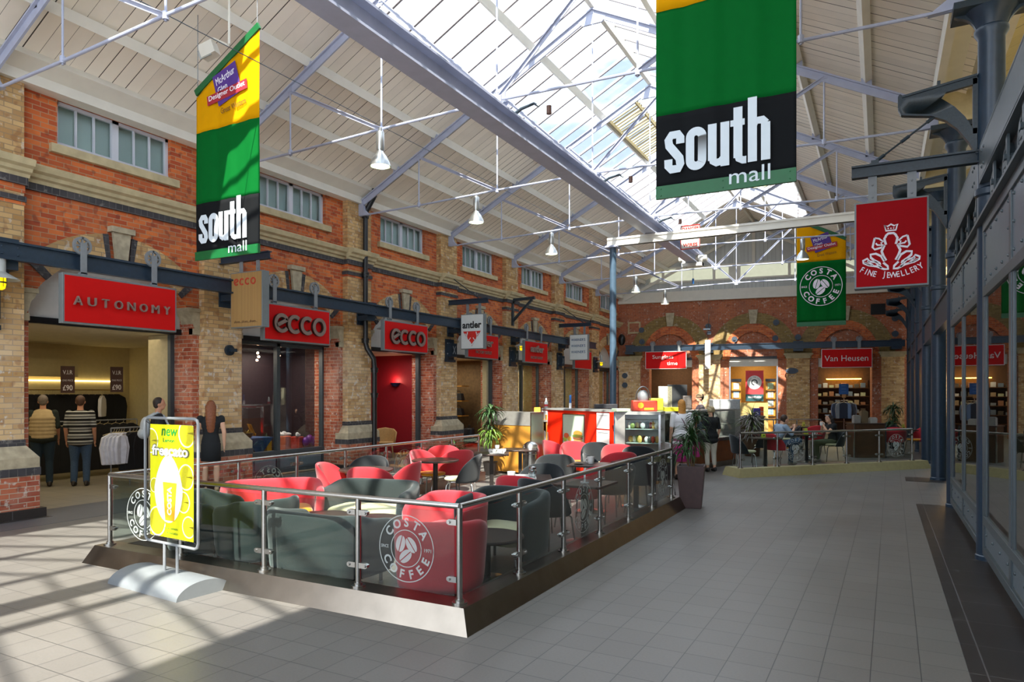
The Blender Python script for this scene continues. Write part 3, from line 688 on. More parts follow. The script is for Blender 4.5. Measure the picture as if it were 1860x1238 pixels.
# boarding as panels around the clerestory strip (s 2.0-10.2, z 6.97-7.57)
m.prism([fw(-.2, 6.1), fw(LWALL+.3, 6.1), fw(LWALL+.3, 6.97), fw(-.2, 6.97)], WN*-.05)
cl = (1.4, 10.4)
m.prism([fw(-.2, 6.97), fw(cl[0], 6.97), fw(cl[0], 7.57), fw(-.2, 7.57)], WN*-.05)
m.prism([fw(cl[1], 6.97), fw(LWALL+.3, 6.97), fw(LWALL+.3, 7.57), fw(cl[1], 7.57)], WN*-.05)
m.prism([fw(.9, 7.57), fw(LWALL-.8, 7.57), fw(LWALL-.8, 7.3), fw(LWALL-.8, 7.57), fw(pk, 9.75)], WN*-.05)
wall_gable = struct('wall_gable', m, M_gab)
m = MB(); fbox(m, -.2, LWALL+.3, 6.02, 6.14, -.02, .14); fbox(m, -.2, LWALL+.3, 6.14, 6.5, -.02, .06); struct('trim_6', m, M_white)
m = MB()
for a in (2.0, 4.3, 5.0, 7.5, 8.2): fbox(m, a-.06, a+.06, 6.97, 7.57, -.03, .04)
fbox(m, 5.0, 5.45, 6.97, 7.57, -.03, .02); fbox(m, cl[0]-.06, cl[1]+.06, 6.9, 6.98, -.03, .05); fbox(m, cl[0]-.06, cl[1]+.06, 7.56, 7.64, -.03, .05)
fbox(m, pk-.07, pk+.07, 7.6, 9.5, .0, .05)
wg = bpy.data.objects.new('window_gable', None); C.objects.link(wg); wg['kind'] = 'structure'
struct('window_frame', m, M_white, wg)
mt = cloth('obscured_gable_glass', 'd8d6c4', trans=.75, rough=.5)
m = MB(); m.prism([fw(cl[0], 6.97, -.03), fw(cl[1], 6.97, -.03), fw(cl[1], 7.57, -.03), fw(cl[0], 7.57, -.03)], WN*-.01); struct('pane', m, mt, wg)
# sloping braces in front of the gable
m = MB()
for s_ in (-1, 1):
    for d in (4.83, 3.77, 2.78): pass
    m.bar(fw(pk, 9.2, .12), fw(pk+s_*5.9, 9.2-.52*5.85, .12), .1, .12)
struct('gable_rafter', m, M_white, wall_gable)
# tall tie plates, bosses

# slatted walkway bearer under the glazing
wk = thing('roof_walkway', 'short cream slatted walkway lying under the rooflight glazing left of the large banner', 'walkway', (-6.0, 17, 8.6))
m = MB(); xa, xb_ = -6.2, -5.5
for x in (xa, xb_): m.bar((x, 16.9, zb(x)-.16), (x, 20.4, zb(x)-.16), .04, .09)
m.build('bearer', M_cream, wk, w=True); m = MB()
for i in range(22): y = 16.95+.16*i; m.bar((xa-.04, y, zb(xa)-.1), (xb_+.04, y, zb(xb_)-.1), .05, .03)
m.build('slats', M_cream, wk, w=True)
# ================================================================ RIGHT: grey steel shopfront between the columns
SXX = .95
M_sglass = glass('shopfront_glass', tint=(.55, .6, .58), refl=.16, rough=.01, fres=1.6)
sf = bpy.data.objects.new('wall_shopfront', None); C.objects.link(sf); sf['kind'] = 'structure'; sf.location = (SXX, 9, 0)
fr = MB(); pan = MB(); riv = MB(); gl = MB(); chn = MB(); fas = MB()
M_panel = pm('grey_riveted_panel', '59646b', .38, var=.05)
bays = [(1.5, 4.95), (5.35, 8.78), (9.22, 12.62)]
for a, b in bays:
    mid = (a+b)/2
    for y in (a, mid, b): fr.box(SXX, SXX+.035, y-.055, y+.055, .12, 3.6)
    for z, h in ((.12, .08), (.44, .09), (2.82, .1), (3.5, .1)): fr.box(SXX-.005, SXX+.035, a, b, z-.02, z+h-.02)
    for y0, y1 in ((a+.06, mid-.06), (mid+.06, b-.06)):
        pan.box(SXX+.015, SXX+.03, y0, y1, .2, .44); pan.box(SXX+.015, SXX+.03, y0, y1, 2.9, 3.5)
        n = 4
        for i in range(n): riv.ell((SXX+.012, y0+.12+(y1-y0-.24)*i/(n-1), .33), (.015, .015, .015), 8)
        n = 5
        for i in range(n):
            for z in (2.97, 3.43): riv.ell((SXX+.012, y0+.08+(y1-y0-.16)*i/(n-1), z), (.015, .015, .015), 8)
        for y in (y0+.08, y1-.08): riv.ell((SXX+.012, y, 3.2), (.015, .015, .015), 8)
        gl.box(SXX+.02, SXX+.026, y0, y1, .5, 2.85)
        fr.box(SXX+.008, SXX+.03, y0, y0+.05, .5, 2.84).box(SXX+.008, SXX+.03, y1-.05, y1, .5, 2.84)
    fas.box(SXX+.08, SXX+.12, a-.1, b+.1, 3.58, 4.1)
    chn.box(SXX-.02, SXX, a-.15, b+.15, 4.05, 4.42).box(SXX-.02, SXX+.16, a-.15, b+.15, 4.03, 4.06).box(SXX-.02, SXX+.16, a-.15, b+.15, 4.41, 4.44)
    for y in (a+.1, a+.25, b-.1, b-.25):
        for z in (4.15, 4.32): riv.ell((SXX-.02, y, z), (.015, .018, .018), 8)
struct('frame', fr, M_shop, sf, bevel=.004); struct('panel', pan, M_panel, sf); struct('rivet', riv, M_shop, sf); struct('pane', gl, M_sglass, sf, smooth=0)
struct('fascia', fas, M_shop, sf); struct('channel_beam', chn, M_shop, sf)
struct('stall_plinth', MB().box(1.0, 1.14, 1.4, 12.7, .005, .12), M_granite, sf)
struct('ledge', MB().box(SXX-.06, SXX+.14, 1.4, 12.7, 3.58, 3.61), M_shop, sf)
# spoked wheels along the fascia
def wheel(mb, c, ax, r, w=.04, spokes=6, rim=.045, n=28):
    """spoked wheel about unit axis ax"""
    ax = Vector(ax); u = ax.orthogonal().normalized() if abs(ax.z) > .9 else Vector((0, 0, 1)); v = ax.cross(u); c = Vector(c)
    P = lambda rr, a: c + u*rr*cos(a) + v*rr*sin(a) - ax*w/2
    A = [2*pi*i/n for i in range(n+1)]
    mb.strip([P(r-rim, a) for a in A], [P(r, a) for a in A], ax*w)
    mb.cyl(c-ax*w*.7, c+ax*w*.7, r*.26, 14)
    for i in range(spokes):
        a = 2*pi*i/spokes; p = c+(u*cos(a)+v*sin(a))*r*.2; q = c+(u*cos(a)+v*sin(a))*(r-rim*.6); mb.bar(p, q, w*.6, r*.17, up=ax)
wlab = 'spoked grey iron fascia wheel'
wh = thing('fascia_wheel', wlab, 'wheel', (SXX+.06, 0, 3.82))
m = MB(); wheel(m, (0, 0, 0), (1, 0, 0), .2, .05, 6); m.build('wheel', M_shop, wh)
MB().box(-.05, -.03, -.27, -.19, -.22, .26).cyl((-.07, -.23, .02), (.02, -.23, .02), .03, 8).box(-.04, .0, -.25, .02, -.02, .04).build('strap', M_shop, wh)
wy = [2.2, 3.1, 4.1, 5.9, 6.75, 7.55, 8.35, 9.75, 10.6, 11.4, 12.15]
wl_ = ['first', 'second', 'third', 'fourth', 'fifth', 'sixth', 'seventh', 'eighth', 'ninth', 'tenth', 'eleventh']
for i, y in enumerate(wy):
    place(wh, i > 0, (SXX+.06, y, 3.82), 0, wlab + ', ' + wl_[len(wy)-1-i] + ' from the far end', 'wheels along the shopfront fascia')
# room behind the right shopfront
M_shopin = pm('warm_shop_wall', '8c7a55', .8, var=.1)
m = MB().box(4.6, 4.7, -4, 13.0, 0, 3.6).box(1.15, 4.7, 12.75, 12.85, 0, 3.6).box(1.05, 4.7, -4, 13, 3.62, 3.7).box(1.05, 4.7, -4, -3.9, 0, 3.6); struct('wall_shop_right', m, M_shopin)
M_bulb = pm('warm_lamp', 'ffd9a0', .5, emit=14, ecol='ffcf8a')
for i, (y, z) in enumerate(((7.9, 2.35), (9.9, 2.6), (11.2, 2.2), (6.4, 2.4))):
    t = thing('shop_spotlight', 'small warm %s spotlight behind the right shopfront glass' % ['high near', 'farthest high', 'low far', 'nearest'][i], 'spotlight', (3.2, y, z), 0, 'spotlights in the right shop')
    MB().ell((0, 0, 0), (.035, .035, .045), 10).build('bulb', M_bulb, t); MB().cyl((0, 0, .04), (0, 0, 3.62-z), .01, 6).build('rod', M_black, t)
area('right_shop_light', (2.9, 7, 3.5), 1.5, 7, 60)
# beams linking the far columns on the right (dark blue fascia boxes), wall of dark panels behind
m = MB()
for i in range(2, 7):
    y = YC(1)+BAY*i
    m.box(.98, 1.02, y-3.6, y-.15, 3.02, 3.5).box(.95, 1.08, y-3.7, y-.1, 2.99, 3.03).box(.95, 1.08, y-3.7, y-.1, 3.49, 3.53)
struct('trim_7', m, M_navy)
# side aisle shop screens beyond the shopfront
m = MB()
for i in range(3, 6):
    y = YC(1)+BAY*i
    m.box(1.02, 1.06, y+.2, y+3.7, 0, 3.0); m.box(1.0, 1.08, y+1.8, y+1.95, 0, 3.0)
m.box(1.02, 1.06, 20.8, 33, 3.5, 6.2)
struct('wall_panels', m, M_navy)
m = MB().box(2.6, 2.64, 12.9, 20.7, .0, 3.6); struct('window_aisle', m, M_sglass)

# ================================================================ LEFT SHOPS
M_jamb = pm('cream_jamb', 'b3a682', .6); M_shopwall = pm('cream_shop_wall', 'c6b98c', .75, var=.04); M_shopdark = pm('dark_plum_shop', '2c1d24', .6, var=.2)
M_redwall = pm('deep_red_wall', '8c1220', .6, var=.06); M_ceilsh = pm('shop_ceiling', 'c9bf9f', .8)
def room(k, depth, mat, zc=2.9, cm=None, y0=None, y1=None, xr=None):
    yc = YC(k); ym = yc+BAY/2; a = y0 if y0 is not None else ym-1.85; b = y1 if y1 is not None else ym+1.85; xb = XB-depth
    m = MB(); m.mat(0).box(xb-.06, xb, a, b, 0, zc).box(xb, XB, a-.06, a, 0, zc).box(xb, XB if xr is None else xr, b, b+.06, 0, zc); m.mat(1).box(xb-.06, XW-.35 if xr is None else xr, a-.06, b+.06, zc, zc+.06)
    if xr is not None: m.box(xr, XW-.35, a-.06, 9.4, zc, zc+.06)
    o = struct('wall_shop', m, [mat, cm or M_ceilsh]); return a, b, xb, ym
# bay -2,-1: out of frame, closed by added plain panels that keep daylight out
for k in (-2, -1): struct('door_light_block', MB().box(-11.6, -11.55, YC(k)+.4, YC(k)+3.5, 0, 2.9), M_shop)
# bay 0, outfitter: open front
a, b, xb, ym = room(0, 4.4, M_shopwall, zc=2.88, y0=4.0, y1=10.6, xr=-13.36)
area('outfitter_light', (-13.2, 7.2, 2.8), 2.5, 4.5, 22, (1, .86, .6))
m = MB().box(xb, xb+.05, 4.2, 10.4, 2.05, 2.08); cv = struct('trim_8', m, pm('cove_light', 'ffe9b0', .5, emit=1.6, ecol='ffe3a0'))
m = MB()
for y0_, y1_ in ((4.6, 6.7), (7.3, 9.3)): m.box(xb, xb+.12, y0_, y1_, 2.15, 2.55)
m.box(xb+.0, xb+.08, 6.88, 7.02, 0, 2.3); struct('trim_9', m, M_shopwall)
struct('door_frame', MB().box(-11.68, -11.6, 8.36, 8.44, 0, 2.87), [M_shop]); struct('door_lining', MB().box(-12.3, -11.69, 8.4, 8.46, 0, 2.87), M_jamb)
# bay 1, shoe shop window
a, b, xb, ym = room(1, 1.4, M_shopdark, cm=M_black, y0=9.5)
def shopwindow(k, n, riser=.5, num=1, fmat=M_shop):
    yc = YC(k); ym = yc+BAY/2; y0 = ym-HW; y1 = ym+HW; x = -11.62
    w = bpy.data.objects.new('window_shop_%d' % num, None); C.objects.link(w); w['kind'] = 'structure'; w.location = (x, ym, 0)
    f = MB()
    for i in range(n+1): y = y0+(y1-y0)*i/n; f.box(x-.05, x+.06, y-.045, y+.045, 0, 2.87)
    f.box(x-.05, x+.06, y0, y1, 2.8, 2.87)
    if riser: f.box(x-.06, x+.08, y0, y1, riser-.06, riser+.02).box(x-.05, x+.07, y0, y1, .05, .13)
    struct('frame', f, fmat, w)
    if riser:
        p = MB().box(x-.04, x+.02, y0, y1, .1, riser)
        for i in range(2*n): yy = y0+(y1-y0)*(i+.5)/(2*n); q = (y1-y0)/(2*n)/2-.06; p.box(x+.02, x+.035, yy-q, yy+q, .16, riser-.1)
        struct('stall_riser', p, pm('grey_stall_riser', '66727a', .45), w)
    struct('pane', MB().box(x, x+.006, y0, y1, max(riser, .05), 2.8), glass('shop_pane_%d' % num, tint=(.85, .88, .88), refl=.08, fres=1.5), w, smooth=0)
    return x
shopwindow(1, 2, .52, 1)
area('shoe_window_light', (-12.5, 11.1, 2.75), 1.0, 2.2, 30, (1, .85, .7))
# bay 2, shoe shop entrance: deep red wall
a, b, xb, ym = room(2, 2.2, M_redwall, cm=M_ceilsh)
area('shoe_entrance_light', (-12.2, 14.9, 2.8), .6, 2.2, 12, (1, .85, .75))
struct('door_frame', MB().box(-11.66, -11.55, ym+HW-.1, ym+HW, 0, 2.87).box(-11.66, -11.55, ym-HW, ym-HW+.06, 0, 2.87), M_shop)
# bay 3, luggage shop
a, b, xb, ym = room(3, 3.0, pm('dim_wood_shop', '6b5334', .7, var=.2))
area('luggage_light', (-13, 18.7, 2.8), 1.5, 2.4, 20, (1, .88, .65))
struct('door_frame', MB().box(-11.66, -11.5, ym+HW-.22, ym+HW-.02, 0, 2.87), M_jamb); struct('door_frame', MB().box(-11.5, -11.4, ym+HW-.1, ym+HW+.0, 0, 2.87), M_shop)
# bays 4-6
for k, n, num in ((4, 2, 2), (5, 2, 3), (6, 2, 4)):
    a, b, xb, ym = room(k, 2.4, pm('display_wall_%d' % num, ['a5925c', 'a79f78', '9a8450'][num-2], .7, var=.15), y1=(31.6 if k == 6 else None))
    shopwindow(k, n, .35, num); area('display_light_%d' % num, (-12.8, ym, 2.8), 1.2, 2.4, 14, (1, .88, .62))

# ================================================================ LEFT: long blue beam on brackets with the hanging sign boxes
BX = -10.58
bm_ = thing('sign_rail_beam', 'long dark blue steel beam running along the left brick wall', 'beam', (BX, 5, 3.6))
MB().box(BX-.06, BX+.06, -4, 27.4, 3.62, 3.65).box(BX-.06, BX+.06, -4, 27.4, 3.85, 3.88).box(BX-.012, BX+.012, -4, 27.4, 3.64, 3.86).build('beam', M_navy, bm_, w=True)
for k in range(-1, 6):
    y = YC(k)+.05
    b = MB().box(-10.96, BX-.06, y-.14, y+.14, 3.5, 3.62); b.box(-10.96, -10.92, y-.16, y+.16, 3.4, 3.95).box(-10.96, BX, y-.12, y+.12, 3.88, 3.92); b.build('bracket', M_navy, bm_, w=True)
b = MB()
for k in range(-1, 6):
    y = YC(k)+.05
    for dy in (-.1, .1):
        for z in (3.7, 3.8): b.ell((BX+.014, y+dy, z), (.012, .016, .016), 8)
b.build('bolts', M_navy, bm_, w=True)
M_red = pm('red_sign_face', 'c2100f', .6, var=.02, spec=.15); M_bronze = pm('bronze_letters', '85736a', .35, metal=.15, var=.1); M_bronze2 = pm('dark_bronze_edge', '3b2f2a', .4, metal=.5)
FX0 = BX+.2
def hung_sign(yc, w, lab, letters, x=FX0, z0=2.80, z1=3.53, face=None, rails=True, xb=.1):
    t = thing('hanging_sign', lab, 'sign', (x-.08, yc, z0), 0, 'red sign boxes on the long beam')
    MB().box(x-xb, x, yc-w/2, yc+w/2, z0, z1).build('box', M_lead, t, w=True, bevel=.006)
    MB().box(x, x+.006, yc-w/2+.03, yc+w/2-.03, z0+.03, z1-.03).build('face', face or M_red, t, w=True)
    letters(t, x+.006, yc, w, z0, z1)
    for dy in (-w*.31, w*.31):
        xw = BX+.085
        s = MB(); wheel(s, (xw, yc+dy, 3.98), (1, 0, 0), .135, .04, 8, .035); s.build('hanger_wheel', M_grey, t, w=True)
        s = MB().box(xw+.03, xw+.045, yc+dy-.045, yc+dy+.045, 3.56, 4.02).box(xw-.02, xw+.045, yc+dy-.05, yc+dy+.05, z1-.01, 3.58); s.build('hanger_strap', M_grey, t, w=True)
    return t
def letters_plain(s, wfrac, zc, h, depth=.03, bold=.0, gap=None, mat=None):
    def f(t, x, yc, w, z0, z1):
        W_ = w*wfrac; zz = z0+(z1-z0)*zc
        m = MB()
        if gap:
            n = len(s)
            for i, ch in enumerate(s):
                cw = h*(.95 if ch in 'MOANU' else .8)
                cy = yc-W_/2 + W_*(i/(n-1)) - cw/2
                m = MB(); text(m, ch, (x+.012, cy, zz-h/2), (0, 1, 0), (0, 0, 1), cw, h, depth, bold); m.build('letter', mat or M_bronze, t, w=True)
        else:
            text(m, s, (x+.012, yc-W_/2, zz-h/2), (0, 1, 0), (0, 0, 1), W_, h, depth, bold); m.build('lettering', mat or M_bronze, t, w=True)
    return f
def ecco_letters(mb, x, yc, zc, W_, h, wd, depth):
    """four lowercase round letters drawn as thick strokes"""
    r = h/2; step = (W_-2*r)/3
    def stroke(pts, cy): ribbon(mb, pts, (x, cy, zc), (0, 1, 0), (0, 0, 1), wd, depth)
    rr = r-wd/2
    for i, ch in enumerate('ecco'):
        cy = yc-W_/2+r+step*i
        if ch == 'e': stroke([(-rr*.85, -rr*.35), (rr*.9, rr*.5)] + [(rr*cos(radians(a)), rr*sin(radians(a))) for a in range(35, 325, 12)], cy)
        if ch == 'c': stroke([(rr*cos(radians(a)), rr*sin(radians(a))) for a in range(48, 318, 12)], cy)
        if ch == 'o': stroke([(rr*cos(radians(a)), rr*sin(radians(a))) for a in range(60, 425, 12)], cy)
def ecco_f(t, x, yc, w, z0, z1):
    m = MB(); ecco_letters(m, x+.01, yc, (z0+z1)/2-.01, w*.78, .38, .085, .05); m.build('lettering_back', M_bronze2, t, w=True)
    m = MB(); ecco_letters(m, x+.06, yc, (z0+z1)/2-.01, w*.78, .38, .07, .012); m.build('lettering', M_bronze, t, w=True)
def antler_f(small):
    def f(t, x, yc, w, z0, z1):
        m = MB(); text(m, 'antler', (x+.02, yc-w*.3, z0+.36), (0, 1, 0), (0, 0, 1), w*.56, .24, .04, .03); m.build('lettering', M_bronze, t, w=True)
        m = MB(); text(m, small, (x+.01, yc-w*.27, z0+.14), (0, 1, 0), (0, 0, 1), w*.52, .09, .01, .0); m.build('small_lettering', M_bronze, t, w=True)
    return f
off = .975
hung_sign(YC(0)+1.55, 1.83, 'nearest red sign box with spaced capital letters, above the open outfitter shop', letters_plain('AUTONOMY', .78, .47, .13, gap=True, depth=.035))
hung_sign(YC(1)+1.35, 1.8, 'red shoe shop sign box with bronze lettering, the wider one above the shoe window', ecco_f)
hung_sign(YC(2)+1.1, 1.8, 'red shoe shop sign box with bronze lettering above the deep red entrance', ecco_f)
hung_sign(YC(3)+1.0, 1.8, 'red luggage shop sign box half hidden behind the white projecting sign', antler_f('FACTORY OUTLET'))
hung_sign(YC(4)+.7, 1.78, 'red luggage shop sign box hung right of the one behind the white sign', antler_f('FACTORY OUTLET'))
hung_sign(YC(5)+1.05, 1.75, 'red sign box mostly covered by the blue and white lettered sign', lambda *a: None, z0=2.72, z1=3.45)

# ---- projecting signs: blue arm, two straps, flat box
def proj_sign(name, lab, xa, xb_, y, z0, z1, arm_x0, face_fn, facecol, depth=.16, armz=4.2, wall=-10.95, strut=True, arm_to=None):
    t = thing(name, lab, 'sign', ((xa+xb_)/2, y, z0))
    MB().box(xa, xb_, y-depth/2, y+depth/2, z0, z1).build('box', M_lead, t, w=True, bevel=.005)
    MB().box(xa+.02, xb_-.02, y-depth/2-.006, y-depth/2, z0+.02, z1-.02).build('face', facecol, t, w=True)
    face_fn(t, y-depth/2-.006)
    for f in (.25, .78):
        x = xa+(xb_-xa)*f; s = MB().box(x-.045, x+.045, y-.02, y-.01, z1-.02, armz+.02)
        for z in (z1+.06, z1+.2): s.ell((x, y-.022, z), (.012, .008, .012), 8)
        s.build('strap', M_grey, t, w=True)
    w1 = arm_to if arm_to is not None else xb_+.1
    a = MB().box(arm_x0, w1, y-.05, y+.05, armz, armz+.02).box(arm_x0, w1, y-.05, y+.05, armz+.12, armz+.14).box(arm_x0, w1, y-.01, y+.01, armz, armz+.14)
    a.build('arm', M_navy if y > 10 or xa < -5 else M_dkgreen, t, w=True)
    return t
# wooden slatted sign on the second pier
M_slat = boards('oak_slats', 'a8834e', 0, 'X', .028, gcol=(.18, .1, .04), gw=.16); M_orange = pm('orange_red_letters', 'b8402a', .5)
def f_ecco(t, y):
    m = MB(); r = .05
    for i, ch in enumerate('ecco'):
        cx = -10.5+.145*i; rr = .052
        pts = {'e': [(-rr*.8, -rr*.3), (rr*.9, rr*.4)]+[(rr*cos(radians(a)), rr*sin(radians(a))) for a in range(35, 325, 20)], 'c': [(rr*cos(radians(a)), rr*sin(radians(a))) for a in range(50, 320, 20)], 'o': [(rr*cos(radians(a)), rr*sin(radians(a))) for a in range(0, 361, 20)]}[ch]
        ribbon(m, pts, (cx+.06, y, 3.82), (1, 0, 0), (0, 0, 1), .028, .006)
    m.build('lettering', M_orange, t, w=True)
    m = MB(); text(m, 'shoes...shoes...shoes...', (-10.5, y, 3.07), (1, 0, 0), (0, 0, 1), .6, .05, .003); m.build('small_lettering', pm('brown_ink', '4a2c18', .6), t, w=True)
proj_sign('projecting_sign', 'tall slatted oak sign box projecting from the second brick pier', -10.6, -9.78, 8.95, 2.98, 4.0, -10.95, f_ecco, M_slat)
M_wsign = pm('white_sign_face', 'cfd4d2', .4, var=.02)
def f_antler(t, y):
    m = MB(); text(m, 'antler', (-10.44, y, 3.6), (1, 0, 0), (0, 0, 1), .62, .2, .004, .03); m.build('lettering', M_black, t, w=True)
    m = MB(); m.prism([(-10.42, y, 3.52), (-9.84, y, 3.52), (-10.13, y, 3.1)], (0, -.004, 0)); m.build('triangle', pm('red_print', 'c8281e', .5), t, w=True)
    m = MB()
    for s_ in (-1, 1):
        ribbon(m, [(0, 3.13), (s_*.05, 3.2), (s_*.15, 3.3), (s_*.17, 3.38), (s_*.14, 3.5)], (-10.13, y-.004, 0), (1, 0, 0), (0, 0, 1), .03, .004)
        ribbon(m, [(s_*.16, 3.37), (s_*.22, 3.46)], (-10.13, y-.004, 0), (1, 0, 0), (0, 0, 1), .022, .004); ribbon(m, [(s_*.1, 3.26), (s_*.04, 3.34)], (-10.13, y-.004, 0), (1, 0, 0), (0, 0, 1), .022, .004)
    m.build('antlers', M_wsign, t, w=True)
proj_sign('projecting_sign', 'square white sign with black lettering and a red triangle of horns', -10.5, -9.75, 16.74, 3.02, 4.0, -10.95, f_antler, M_wsign, armz=4.3)
def f_warn(t, y):
    m = MB()
    for z in (3.75, 3.52, 3.29): text(m, "WARNER'S", (-10.42, y, z), (1, 0, 0), (0, 0, 1), .58, .1, .004, .01)
    m.build('lettering', pm('blue_print', '3b5c80', .5), t, w=True)
proj_sign('projecting_sign', 'square white sign with three rows of blue lettering', -10.49, -9.74, 24.48, 3.03, 4.0, -10.95, f_warn, M_wsign, armz=4.3)
# stays and wall plates of the two farther arms
for y, nm in ((16.74, 'near'), (24.48, 'far')):
    t = thing('tie_stay', 'thin dark stay rod from the wall down to the %s white sign\'s arm' % nm, 'rod', (-10.95, y, 5.1))
    MB().cyl((-10.9, y, 5.12), (-9.95, y, 4.44), .014, 8).build('rod', M_dkgreen, t, w=True)
    MB().box(-10.96, -10.84, y-.06, y+.06, 5.05, 5.18).build('wall_plate', M_dkgreen, t, w=True)
t = thing('wall_bracket', 'empty triangular dark blue bracket on the fifth brick pier', 'bracket', (-10.95, 20.6, 4.2))
MB().box(-10.96, -10.9, 20.54, 20.66, 4.05, 4.95).bar((-10.93, 20.6, 4.9), (-10.1, 20.6, 4.93), .1, .09).bar((-10.92, 20.6, 4.2), (-10.2, 20.6, 4.88), .08, .07).build('bracket', M_dkgreen, t, w=True)

# ---- black drainpipe on the third pier
t = thing('drainpipe', 'black cast iron drainpipe running down the third brick pier', 'pipe', (-10.86, 12.95, 0))
px = -10.84
MB().tube([(px+.25, 12.98, 6.62), (px+.22, 12.98, 6.42), (px+.02, 12.96, 6.12), (px, 12.95, 5.95), (px, 12.95, 3.0), (px+.03, 12.97, 2.85), (px+.14, 13.08, 2.6), (px+.15, 13.1, 2.4), (px+.15, 13.1, .02)], .06, 14).build('pipe', M_black, t, w=True)
for x_, y_, z_ in ((px, 12.95, 6.02), (px, 12.95, 4.62), (px, 12.95, 3.05), (px+.15, 13.1, 2.35), (px+.15, 13.1, 1.75), (px+.22, 12.98, 6.5)):
    MB().cyl((x_, y_, z_-.07), (x_, y_, z_+.04), .082, 16).cyl((x_, y_, z_+.0), (x_, y_, z_+.03), .095, 16).build('collar', M_black, t, w=True)

# ---- bulkhead lamps under the beam, bosses and boxes on the piers
M_yl = pm('yellow_lamp_glass', 'e0c010', .3, emit=.5, ecol='ffd500'); M_shade = pm('grey_enamel_shade', 'a6a9a6', .4)
lampn = ['yellow well-glass lamp with grey shade at the left edge of the photo', 'grey-shaded well-glass lamp beside the black drainpipe', 'yellow-glass wall lamp left of the second luggage shop sign', 'yellow-glass wall lamp at the far end of the left wall']
for i, (y, z) in enumerate(((5.08, 3.4), (13.42, 3.4), (20.6, 3.4), (28.1, 3.15))):
    t = thing('well_glass_lamp', lampn[i], 'lamp', (-10.6, y, z), 0, 'well-glass lamps under the beam')
    MB().cyl((0, 0, 0), (0, 0, .25), .06, 14).build('neck', M_shade, t)
    MB().lathe([(.05, .05), (.1, .02), (.22, -.05), (.225, -.06), (.2, -.055), (.07, 0)], n=24).build('shade', M_shade, t)
    MB().lathe([(.06, -.02), (.062, -.12), (.05, -.18), (.02, -.2)], n=16).build('glass', M_yl if i != 1 else M_shade, t)
    c = MB()
    for q in range(6): a = 2*pi*q/6; c.cyl((.066*cos(a), .066*sin(a), -.02), (.066*cos(a), .066*sin(a), -.16), .004, 4)
    c.lathe([(.066, -.09), (.071, -.09), (.071, -.11), (.066, -.11)], n=16); c.build('guard', M_dkgreen, t)
    MB().cyl((0, 0, .15), (-.38, 0, .2), .015, 8).build('arm', M_shade, t)
M_dark = pm('dark_blue_fitting', '1f2c38', .4, var=.15)
for i, y in enumerate((4.98, 16.7, 20.55, 24.4, 28.2)):
    t = thing('wall_socket_box', ['dark blue iron box on the pier under the lamp at the left edge', 'dark blue riveted iron box on the pier below the white triangle sign', 'dark blue iron box below the second luggage sign', 'dark blue iron box left of the blue lettered sign', 'small dark iron box on the farthest left pier'][i], 'fitting', (-10.93, y, 2.7), 0, 'iron boxes on the piers')
    MB().box(0, .05, -.2, .2, 0, .62).box(.05, .16, -.1, .18, .12, .5).box(0, .09, -.22, .22, -.03, .04).build('box', M_dark, t)
    r = MB()
    for yy in (-.15, -.07): 
        for zz in (.2, .5): r.ell((.055, yy, zz), (.015, .02, .02), 8)
    for q in (-1, 1): r.bar((.165, .04-.07*q, .2), (.165, .04+.07*q, .42), .01, .02)
    r.build('bolts', M_grey, t)
t = thing('wall_boss', 'round dark iron boss on the second brick pier', 'boss', (-10.93, 9.1, 2.6))
MB().cyl((0, 0, 0), (.05, 0, 0), .1, 20).cyl((.05, 0, 0), (.12, 0, 0), .045, 12).rbox((.12, .02, 0), (.05, .12, .06)).build('boss', M_dark, t)

